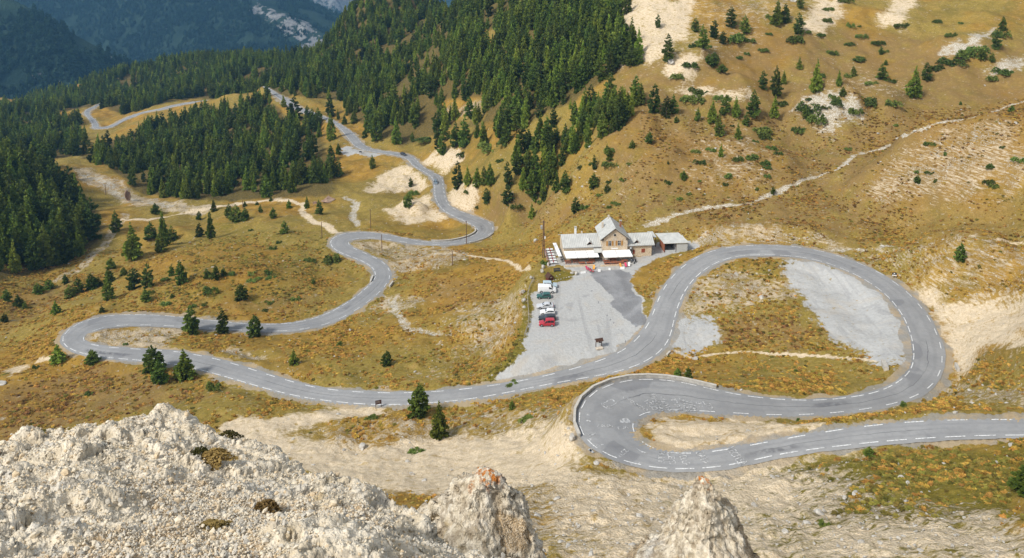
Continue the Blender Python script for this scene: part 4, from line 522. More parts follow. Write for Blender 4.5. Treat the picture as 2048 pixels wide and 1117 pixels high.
# woods: trees per square metre, heights, mix, outline
FORESTS = [
('main',0.042,10,16.5,(0.55,0.3,0.15),[(-195.6,634.6),(-162.9,595.8),(-118.6,549.1),(-108.1,523.2),(-86.6,477.6),(-66.2,453.6),(-48.5,455.6),(-35.4,440.6),(-17,410),(1.5,377.8),(28.6,352.5),(47.5,351.3),(50.6,387.3),(57.3,476.7),(48.8,617.1),(-11.4,758.1),(-108.8,997.5),(-204.5,992.1),(-307.4,1037.2),(-452.4,1132.9),(-558,1168.4),(-622.4,1145),(-417,721.4),(-439.4,792),(-366.4,713.9),(-321.4,687.4),(-303.4,754.6)]),
('dark',0.05,9,15,(0.1,0.4,0.5),[(-6.2,396.8),(0.3,387.5),(6.4,381.4),(12.5,378.1),(18.1,370),(23.5,361.2),(28.8,354.6),(35,352.2),(41.3,351.9),(47.7,353),(48.6,362.1),(49.8,374),(50.5,382.2),(51.5,392.7),(53.4,409.8),(48.5,426.9),(42.9,440.6),(36.4,450.3),(29.7,461.3),(23.2,483.3),(16.3,491.5),(9.2,496.5),(1.9,505.5),(-5.6,512.4),(-13.5,524.7),(-21.6,532.2),(-23.6,519.6),(-25.1,498.5),(-27,488.1),(-28.8,478.1),(-20.5,451.2),(-13,424.7)]),
('copse2',0.06,9,15,(0.4,0.4,0.2),[(-38.7,410.7),(-30.5,398.2),(-22.9,386.6),(-15.5,369.3),(-9,353.2),(-3.2,348.4),(2.4,336),(7.8,331.8),(12.7,332.6),(17.7,334.9),(22.5,334.3),(27.3,333.4),(33.1,327),(38.2,317.2),(43.1,308.3),(44.2,332.6),(39.1,336.8),(33.9,341.3),(28.6,346.3),(23.2,352.2),(17.7,360.1),(12.2,369.3),(6.3,375.7),(0.2,381.3),(-6.1,390),(-15.5,406.3),(-25.8,422.4),(-32.7,422.1),(-39.5,420.7)]),
('copse3',0.04,8,13,(0.4,0.4,0.2),[(12.2,334.5),(17.4,330.1),(22.5,324.6),(27,315.7),(30.5,299.3),(35.1,297.5),(40,298.6),(36.9,324.1),(31.4,331.9),(25.5,338.8),(19.2,345.1),(15.7,340.5)]),
('ridge',0.05,8,13,(0.3,0.4,0.3),[(25.4,337.7),(30.2,330.4),(34.8,323.1),(38.3,309.1),(42.4,302.4),(47.9,300.1),(53.7,300),(60.3,304),(64.9,307.6),(60.9,313.3),(57,320.5),(52.3,323.2),(47.9,328.5),(43.3,334.3),(38.5,339.4),(34.1,338.8),(29.7,338)]),
('valley',0.034,9,15,(0.4,0.4,0.2),[(-281.2,501),(-295.2,542.7),(-308.3,585.4),(-300,590.9),(-291.6,596.8),(-283.7,604),(-272.9,606.5),(-265.8,617.9),(-255.8,623.5),(-244.5,626.1),(-233.4,623.8),(-223.1,623.4),(-211.8,620.1),(-199.3,612.8),(-186.9,605.1),(-167.4,567.1),(-149.2,530.1),(-139.1,523.6),(-122.6,491),(-107.8,444.9),(-100.1,426.1),(-96,407.4),(-88.7,374.9),(-94.9,373.8),(-101.3,373.5),(-107.6,372.9),(-114.7,375.1),(-122.4,378.5),(-129.7,380),(-137.9,384.3),(-144.1,383.3),(-150.4,382.7),(-158.3,385.8),(-163.6,383),(-174.7,393),(-190.8,408.4),(-204.8,418.1),(-215.1,426.6),(-237.4,458),(-257,482.7)]),
('left',0.036,12,19,(0.35,0.5,0.15),[(-182.6,250.4),(-183.2,258.5),(-182,264.5),(-181,271.3),(-179.1,276.9),(-177.5,281.9),(-175,285.8),(-173.9,292.3),(-171.2,296.4),(-175.2,312.2),(-177.1,325.2),(-191.9,354.1),(-212.7,382.8),(-225.9,396.8),(-239.6,410.1),(-254.5,424.6),(-265.4,429.1),(-293.1,459.9),(-308.9,470.7),(-313.2,464.8),(-262.9,380.1),(-252.9,356.5),(-241.2,339),(-234.4,328.4),(-217.6,304),(-211.8,295),(-207.4,288),(-202.6,280.4),(-193.8,267.4),(-187.9,258.6)]),
('leftmid',0.034,11,16,(0.5,0.4,0.1),[(-259.3,365.8),(-265.6,385.4),(-309.7,462.4),(-300.4,462.2),(-303.9,482),(-312.6,512),(-306.1,518.3),(-299,523.8),(-320.6,572.9),(-365.1,643.4),(-419.1,708.4),(-445.4,733.5),(-575.5,924.3),(-610.6,950.7),(-653.2,986.8),(-682.2,1000.8),(-708.4,1010),(-446.1,633.8),(-385.5,545.8)]),
('leftfar',0.024,13,18,(0.7,0.25,0.05),[(-714.8,1019.8),(-689.1,1007),(-659,987),(-616.2,946.5),(-579.3,913.1),(-451.8,731.3),(-439.6,731.3),(-423.7,724.9),(-491.5,864.2),(-483.7,874.4),(-489.6,910.9),(-510.8,917.3),(-529.8,919.5),(-578,970.7)]),
]
CLEARINGS = [

[(-172.9,611.4),(-165.8,606.8),(-157.9,599.2),(-151.7,597.4),(-144.5,591.4),(-138.3,589.2),(-131.9,585.8),(-124.9,579.7),(-119.4,553.2),(-115.2,532.5),(-125.1,546.1),(-133.1,550.1),(-144.2,566.3),(-155,579.8),(-163.8,595.5)],
[(-109.7,462.8),(-106,466.6),(-102.1,469.6),(-96.2,448.4),(-91.9,434),(-98.8,428.8),(-103,440.8)],
[(-251.2,443.5),(-248.2,447.8),(-245.2,452.2),(-240.4,453.4),(-225,429.7),(-219.7,425.1),(-213.6,418.7),(-207.8,412.7),(-203.5,412.7),(-198.2,410.2),(-191.8,405.6),(-182.7,394.8),(-177.7,392.6),(-171.6,387.8),(-163.5,378.3),(-159.4,377.6),(-154.8,375.7),(-148.8,360.6),(-152.4,360.5),(-155.3,358.9),(-158.1,357.1),(-163.1,360.3),(-166,358.7),(-168.6,356.6),(-171.4,355.2),(-175.4,355.9),(-177.6,353.2),(-181,353.1),(-183.9,351.8),(-186.3,349.7),(-191.6,356.5),(-208,383.6),(-217.6,397.7),(-224.1,405.9),(-230.6,414.2),(-243.1,432.9)],
[(-110.1,524.8),(-100.4,509.5),(-94.9,497.1),(-87.5,473.7),(-82.1,460.2),(-77.4,449.6),(-83.6,451.3),(-89.6,451.8),(-94.5,469.7),(-99.5,487.5),(-105.2,508.3)],
[(-311.7,475.1),(-311,482.5),(-325.5,514),(-280.5,446.9),(-256.9,412.8),(-253.6,400.1),(-251.6,389.8),(-290.4,446.3)],
[(-19.9,532.2),(-13.5,513),(-7.5,490.6),(-9.6,480.6),(-11.8,473.8),(-20.2,495.3),(-20,503.4),(-20.2,523.1)],
[(-43,479.1),(-37.3,470.1),(-32,463.6),(-26.7,454.8),(-21.5,443.8),(-16.5,434.1),(-15.5,424.7),(-14.4,413.2),(-19.1,422),(-23.8,427.4),(-28.8,436.7),(-34.5,451.5),(-39.8,458.5),(-41.3,467.7)],
[(34.6,344),(37.2,344.2),(39.9,344.2),(42.7,345.9),(45.5,347.6),(48.3,348.9),(49.1,338.1),(46.2,336.4),(43.4,334.9),(40.6,333.5),(37.7,331.9)],
[(-64.4,439.6),(-77,447.8),(-88.3,457.5),(-95.5,470.6),(-101.3,484.4),(-107.2,498.2),(-98,455.2),(-92.3,441.3),(-86.8,427.4),(-79.9,414.3),(-69.5,404.5),(-58,396.1)],
[(-153,564.4),(-161.5,576.8),(-169.3,589.6),(-176.9,602.6),(-184.7,615.4),(-192.4,628.3),(-199.5,641.5),(-207.8,654),(-198.1,623.5),(-190,610.9),(-183,597.7),(-175.5,584.7),(-167.9,571.9),(-160.5,558.9),(-152.9,546),(-144.7,533.6)],
[(-264.4,676.5),(-284.2,678.2),(-302.4,670.9),(-321,669.3),(-334.3,655.7),(-348.1,647.9),(-359.1,663.7),(-370,680.5),(-357.6,657.6),(-346.7,640.8),(-335.8,625),(-322.5,632.5),(-309.8,645.9),(-291.7,647.2),(-274.2,654.2),(-254.9,652.2)],
[(-377.1,690.1),(-388.5,706.5),(-396.6,724.7),(-400.4,744.3),(-383.3,712.6),(-379.4,693.1),(-371.1,675),(-359.8,658.5)],
]
WORDS = [('GAUTHIER',28.96,136.95,28.24,142.59,1.5),
 ('SINITH',30.48,137.43,30.02,141.53,1.3),
 ('LULE',32.66,137.77,31.88,141.53,1.1),
 ('BERNARD',34.35,137.62,33.78,141.72,1.2),
 ('FELIX',35.67,137.96,35.08,140.94,1.2),
 ('LE',36.95,139.3,36.82,140.82,1.1),
 ('ALLEZ',38.96,138.43,38.33,141.44,1.3),
 ('VECELER',35.94,120.05,37.1,115.82,1.4),
 ('GATA',30.76,120.02,31.38,116.96,1.4),
 ('DELLE',27.9,120.38,28.24,117.19,1.2),
 ('LES',26.26,120.97,26.07,117.88,1.1),
 ('BLUE',24.88,121.34,24.28,118.47,1.1),
 ('EUR',19.09,129.33,21.11,129.6,0.9),
 ('OPEEN',15.46,129.85,18.27,129.98,0.9),
 ('YOUD',25.32,139.74,26.95,136.9,1.2),
 ('TIBO',23.31,138,25.31,136.22,0.9),
 ('CHOUP',21.32,140.28,24.17,137.4,0.8),
 ('UCK',13.64,126.94,15.3,127.6,0.9),
 ('98',14.62,123.71,16.11,123.83,0.9),
 ('ALLEZ',17.88,120.22,20.03,122.28,1),
 ('LA',19.63,119.56,20.4,120.28,0.9),
 ('IL',20.22,117.92,21.36,118.85,1)]
STROKES = [([(17.1,138.13),
 (17.1,137.68),
 (17.1,137.24),
 (17.44,136.86),
 (17.77,136.5),
 (18.43,136.42),
 (19.08,136.35)],0.18),
 ([(17.45,137.83),
 (18.34,138.82),
 (19.18,139.43)],0.22),
 ([(19.18,139.43),
 (19.43,139.12),
 (19.68,138.82)],0.4),
 ([(17.44,137.68),
 (17.81,137.24),
 (18.19,136.79)],0.15),
 ([(18.47,136.79),
 (19.21,137.39),
 (20.01,138.37)],0.18),
 ([(13.18,127.73),
 (14.16,127.8),
 (15.15,127.86)],0.18),
 ([(13.87,126.55),
 (13.78,126.1),
 (13.69,125.65),
 (13.82,125.58),
 (13.94,125.52)],0.3),
 ([(13.21,123.46),
 (13.45,123.27),
 (13.7,123.08),
 (13.84,122.77),
 (13.98,122.47)],0.45),
 ([(13.66,123.58),
 (13.58,123.21),
 (13.5,122.84)],0.35),
 ([(13.97,134.2),
 (14.13,133.99),
 (14.3,133.77)],0.3),
 ([(13.67,132.05),
 (13.95,132.12),
 (14.23,132.19),
 (14.26,131.98),
 (14.28,131.77)],0.35)]
PATCHES = [[(19.7,132.5),
 (20.72,133.2),
 (21.29,133.35),
 (21.72,132.5),
 (21.66,131.49),
 (20.67,131.63),
 (19.76,131.63)],[(21.27,123.15),
 (21.89,122.22),
 (22.8,121.49),
 (23.07,121.12),
 (22.18,121.36)]]
CRAG = [(-8.32,11.62,102.04),
 (-8.04,12.58,101.72),
 (-7.73,13.52,101.28),
 (-7.04,14.46,100.85),
 (-6.09,13.96,100.89),
 (-5.19,13.44,100.86),
 (-4.34,12.93,100.85),
 (-3.41,11.99,101.28),
 (-2.3,11.09,101.88),
 (-1.41,9.92,102.2),
 (-0.82,9.25,102.42),
 (-0.15,8.88,102.61),
 (0.83,9.13,102.33),
 (-6.4,8.82,103.46),
 (-6.35,9.75,102.98),
 (-6.29,11.61,102),
 (-5.56,11.79,101.86),
 (-4.7,7.54,104.25),
 (-4.74,6.44,104.89),
 (-3.35,6.44,104.89),
 (-4.53,8.82,103.46),
 (-4.3,10.64,102.25),
 (-4.49,11.75,101.62),
 (-3.32,7.72,104.09),
 (-3.07,9.35,103.01),
 (-2.1,7.89,103.94),
 (-2.01,6.61,104.72),
 (-2.19,9.53,102.86),
 (-1.65,9.51,102.72),
 (-1.15,7.13,104.23),
 (-0.7,7.83,103.57),
 (-9,4,104.2),
 (0,3,106),
 (-4,3,105.8),
 (-16,12,100.5),
 (2,6,104.3)]
CRAG_CREST = [(-1,10.681),
 (-0.716,11.623),
 (-0.639,12.579),
 (-0.572,13.517),
 (-0.487,14.456),
 (-0.436,13.964),
 (-0.386,13.444),
 (-0.336,12.934),
 (-0.284,11.994),
 (-0.207,11.092),
 (-0.142,9.929),
 (-0.089,9.256),
 (-0.017,9.152),
 (0.04,8.526),
 (0.091,6.951),
 (0.163,5.204)]
CRAG_GRAVEL = [(-4.04,6.44),
 (-4.53,7.72),
 (-4.95,9.56),
 (-4.91,11.21),
 (-4,10.83),
 (-3.19,9.73),
 (-2.25,9.53),
 (-1.77,8.79),
 (-2.11,7.7),
 (-2.32,6.98),
 (-2.45,6.25),
 (-2.94,5.62)]
CRAG_BLOCKS = [(-4.16,11.73,0.8,0.12),
 (-2.09,10.45,0.6,0.05),
 (-1.84,7.69,0.8,0.15),
 (-6.7,11.61,1.2,0.15),
 (-5.6,8.64,1,0.15)]
PINNACLES = [(-0.63,19.57,95.28,[(0,0),
 (0.12,0.25),
 (0.5,0.6),
 (1,1),
 (1.6,1.45),
 (2.6,2),
 (5,3.4),
 (14,7)],3,'pale rock pinnacle with orange lichen top rising beside the gravel hollow',0.42),
 (7.09,26.63,89.26,[(0,0),
 (0.12,0.24),
 (0.7,0.48),
 (1.4,0.8),
 (2,1.15),
 (3,1.85),
 (5,3.2),
 (16,8)],8,'slender rock pinnacle with orange lichen tip standing below the painted hairpin',0.38)]
MOUNTAIN_CHUTES = [([(-831.6,2619.1),
 (-751.1,2563.3),
 (-670.5,2496.2),
 (-592.8,2429)],34),
 ([(-716.1,2619.1),
 (-667.6,2551.2),
 (-602.4,2472.4)],26),
 ([(-1185.8,2377.2),
 (-1153.5,2354.4)],9),
 ([(-738.1,2395.5),
 (-666,2352.3)],9),
 ([(-950.4,2530),
 (-915.5,2496.2)],7)]
VEHICLES = [('parked_car','boxy','red',8.94,189.44,0.03,0,'red boxy family car,last in the row of parked cars','car'),
 ('parked_car','wagon','black',9.19,192.1,0.03,0.02,'black estate car between the red boxy car and a white car','car'),
 ('parked_car','hatch','white',9.37,194.95,0.03,-0.03,'white hatchback with dark glass beside the black estate','car'),
 ('parked_car','sedan','silver',8.84,198.14,0.03,0.02,'silver saloon car beside the white hatchback','car'),
 ('parked_car','hatch','green',8.72,203.44,0.03,0.03,'small dark green hatchback next to the white van','car'),
 ('parked_van','van','white',9.75,206.75,0.03,3.11,'white delivery van parked between green hatchback and pale blue van','van'),
 ('parked_van','boxy','blue',10.71,209.29,0.03,3.14,'pale blue small van half hidden behind the white van','van'),
 ('moving_car','wagon','bluegrey',-38.31,381.8,-35.23,1.71,'grey-blue car coming up the far road between bare banks','car'),
 ('moving_car','wagon','black',-61.68,435.9,-39.26,2.35,'dark car in the far bend of the road','car')]
WALLS = [([(11.96,127.2,14.97),
 (11.36,131.13,14.59),
 (11.79,135.3,14.26),
 (13.33,139.38,13.97),
 (15.99,142.93,13.7),
 (19.61,145.63,13.43),
 (23.66,147.33,13.16),
 (27.7,148.02,12.91),
 (31.63,147.96,12.67),
 (35.09,147.38,12.43),
 (38.13,146.57,12.19),
 (41.05,145.74,11.96)],0.55,0.35,'curved pale concrete parapet around the outside of the painted hairpin','parapet',True),
 ([(-32.23,299.07,-27.84),
 (-29.52,299.3,-28.04),
 (-26.87,299.95,-28.25),
 (-24.3,301.04,-28.45),
 (-21.87,302.53,-28.65),
 (-19.68,304.28,-28.86),
 (-17.89,306.19,-29.06),
 (-16.53,308.19,-29.26),
 (-15.6,310.18,-29.46),
 (-15.13,311.95,-29.67),
 (-15.13,313.57,-29.87),
 (-15.46,315.41,-30.08)],0.45,0.45,'concrete kerb wall lining the inside of the far hairpin','kerb',True),
 ([(-16.95,299.52,-28.86),
 (-14.17,301.39,-29.06),
 (-11.56,303.77,-29.26),
 (-9.36,306.72,-29.46),
 (-7.75,310.41,-29.67)],0.35,0.35,'concrete kerb on the outside of the far hairpin','kerb',False),
 ([(82.06,161.42,7.41),
 (81.72,160.31,7.65),
 (81.39,159.2,7.88),
 (81.06,158.1,8.12),
 (80.72,156.99,8.36)],0.8,0.9,'pale culvert headwall block in the grass inside the loop','headwall',False),
 ([(96.59,158.83,8.47),
 (96.32,158.07,8.58),
 (96.06,157.31,8.69),
 (95.79,156.54,8.8),
 (95.52,155.78,8.91)],0.7,0.5,'pale culvert headwall block outside the loop road','headwall',False),
 ([(37.11,175.03,0.51),
 (37.35,175.33,0.52),
 (37.59,175.63,0.53),
 (37.83,175.93,0.53),
 (38.07,176.23,0.54)],0.5,0.4,'small pale culvert block at the trail head by the loop','headwall',False),
 ([(-48.36,254.13,-22.12),
 (-48.36,255.38,-22.21),
 (-48.36,256.64,-22.31),
 (-48.37,257.89,-22.41),
 (-48.37,259.15,-22.5)],0.7,0.5,'pale culvert headwall on the inner side of the S bend','headwall',False),
 ([(-41.31,250.54,-21.88),
 (-41.15,251.46,-21.95),
 (-41,252.38,-22.02),
 (-40.84,253.3,-22.1),
 (-40.68,254.22,-22.17)],0.7,0.5,'pale culvert headwall on the outer side of the S bend','headwall',False)]
POLES = [(-58.85,313.78,-28.94,8.33,'brown utility pole with crossarm behind the middle hairpin',True),
 (-49.86,287.36,-26.33,6.66,'thin utility pole on the bare ground inside the middle hairpin',False),
 (-18.14,299.1,-28.96,9.65,'brown utility pole standing before the far hairpin',True),
 (-20.79,260.9,-19.09,5.15,'short thin pole on the golden slope below the far hairpin',False),
 (-75.55,298.79,-26.27,6.7,'thin pole between dirt track and middle hairpin',False),
 (-216.89,405.33,-51.33,6.19,'thin pole beside the stony stream bed',False),
 (-127.21,357.76,-38.76,4.48,'thin pole on the knoll next to the dirt track',False)]
TWIN_POLE = (9.58,227.55,-0.02,12.01)
SHELTER = (21.23,179.23,0)
BROWN_SIGN = (-30.45,164.7,-5.95)
LOOP_SIGN = (103.54,201.77,6.62)
FAR_SIGN = (-87.29,441.42,-39.97)
HUT = (10.77,213.67,0)
BENCH = (13.19,218.52,0)
FENCE = [(6.33,214.26,0),
 (5.69,211.61,0),
 (4.91,208.46,-0.01),
 (4.43,205.2,-0.06),
 (4.3,201.96,-0.07),
 (4.3,198.76,-0.06),
 (4.37,195.37,-0.02),
 (4.36,192.12,-0.01),
 (4.24,189.21,0),
 (3.68,186.64,-0.01),
 (3.13,184.13,-0.02)]
BOULDERS = [(8.75,279.52,-19,1.86,1.71,'white boulder alone on the slope beyond the transformer pole',0),
 (-30.31,144.95,-0.92,2.03,1.28,'pale boulder on the dirt slope above the gravel fan',0),
 (-200.44,396.11,-50.39,3.4,7.81,'red-brown stack of rock standing in the stream bed',1),
 (-88.04,361.59,-36.83,6.68,3.57,'reddish rock outcrop with young trees by the dirt track',1),
 (-93.99,361.36,-37.74,2.62,1.92,'small red rock beside the reddish outcrop',1),
 (9.32,220.71,0,1.33,1.7,'tall pale boulder at the corner of the grass bed',0),
 (8.78,218.21,0,1.32,1.51,'pinkish boulder below the tall corner boulder',0),
 (17.64,217.29,0,1.31,1.34,'pale boulder at the tip of the grass bed',0),
 (18.76,216.68,0,1.31,1.51,'white boulder ending the grass bed',0),
 (10.88,222.61,0,1.19,1.37,'pale boulder under the side terrace',0),
 (5.47,214.27,-0.01,1.3,1.49,'pinkish boulder at the upper end of the rail fence',0),
 (3.07,207.33,-0.61,1.4,1.45,'grey boulder below the rail fence',0),
 (3.14,202.47,-0.5,1.64,1.42,'flat grey boulder below the rail fence middle',0),
 (3.36,198.68,-0.31,1.21,1.08,'small grey boulder outside the rail fence',0),
 (10.7,126.66,14.79,1.59,1.63,'white broken boulder at the end of the parapet',0),
 (14.11,119.6,15.65,1.26,0.87,'rounded pale boulder on the edge of the dirt fan',0),
 (69.03,340.51,35.7,3.92,2.5,'white boulder at the foot of the scree chute',0),
 (144.96,408.84,53.05,4.64,5.34,'grey block high on the upper slope',0),
 (-128.08,182.53,-11.93,2.77,1.01,'pale concrete-like slab on the brown slope',0),
 (43.36,173.03,0.74,1.42,1.09,'pale stone beside the loop trail',0),
 (43.8,175.99,0.43,0.96,0.69,'small pale stone near the loop trail',0)]
BED_STONES = [(14.99,214.56,0),
 (14.09,213.96,0),
 (13.35,213.67,0),
 (12.62,213.37,0),
 (11.89,213.07,0),
 (11.16,212.78,0),
 (15.73,214.86,0),
 (16.47,215.16,0),
 (13.96,216.68,0),
 (12.89,215.77,0),
 (11.67,214.56,0),
 (17.07,215.46,0)]
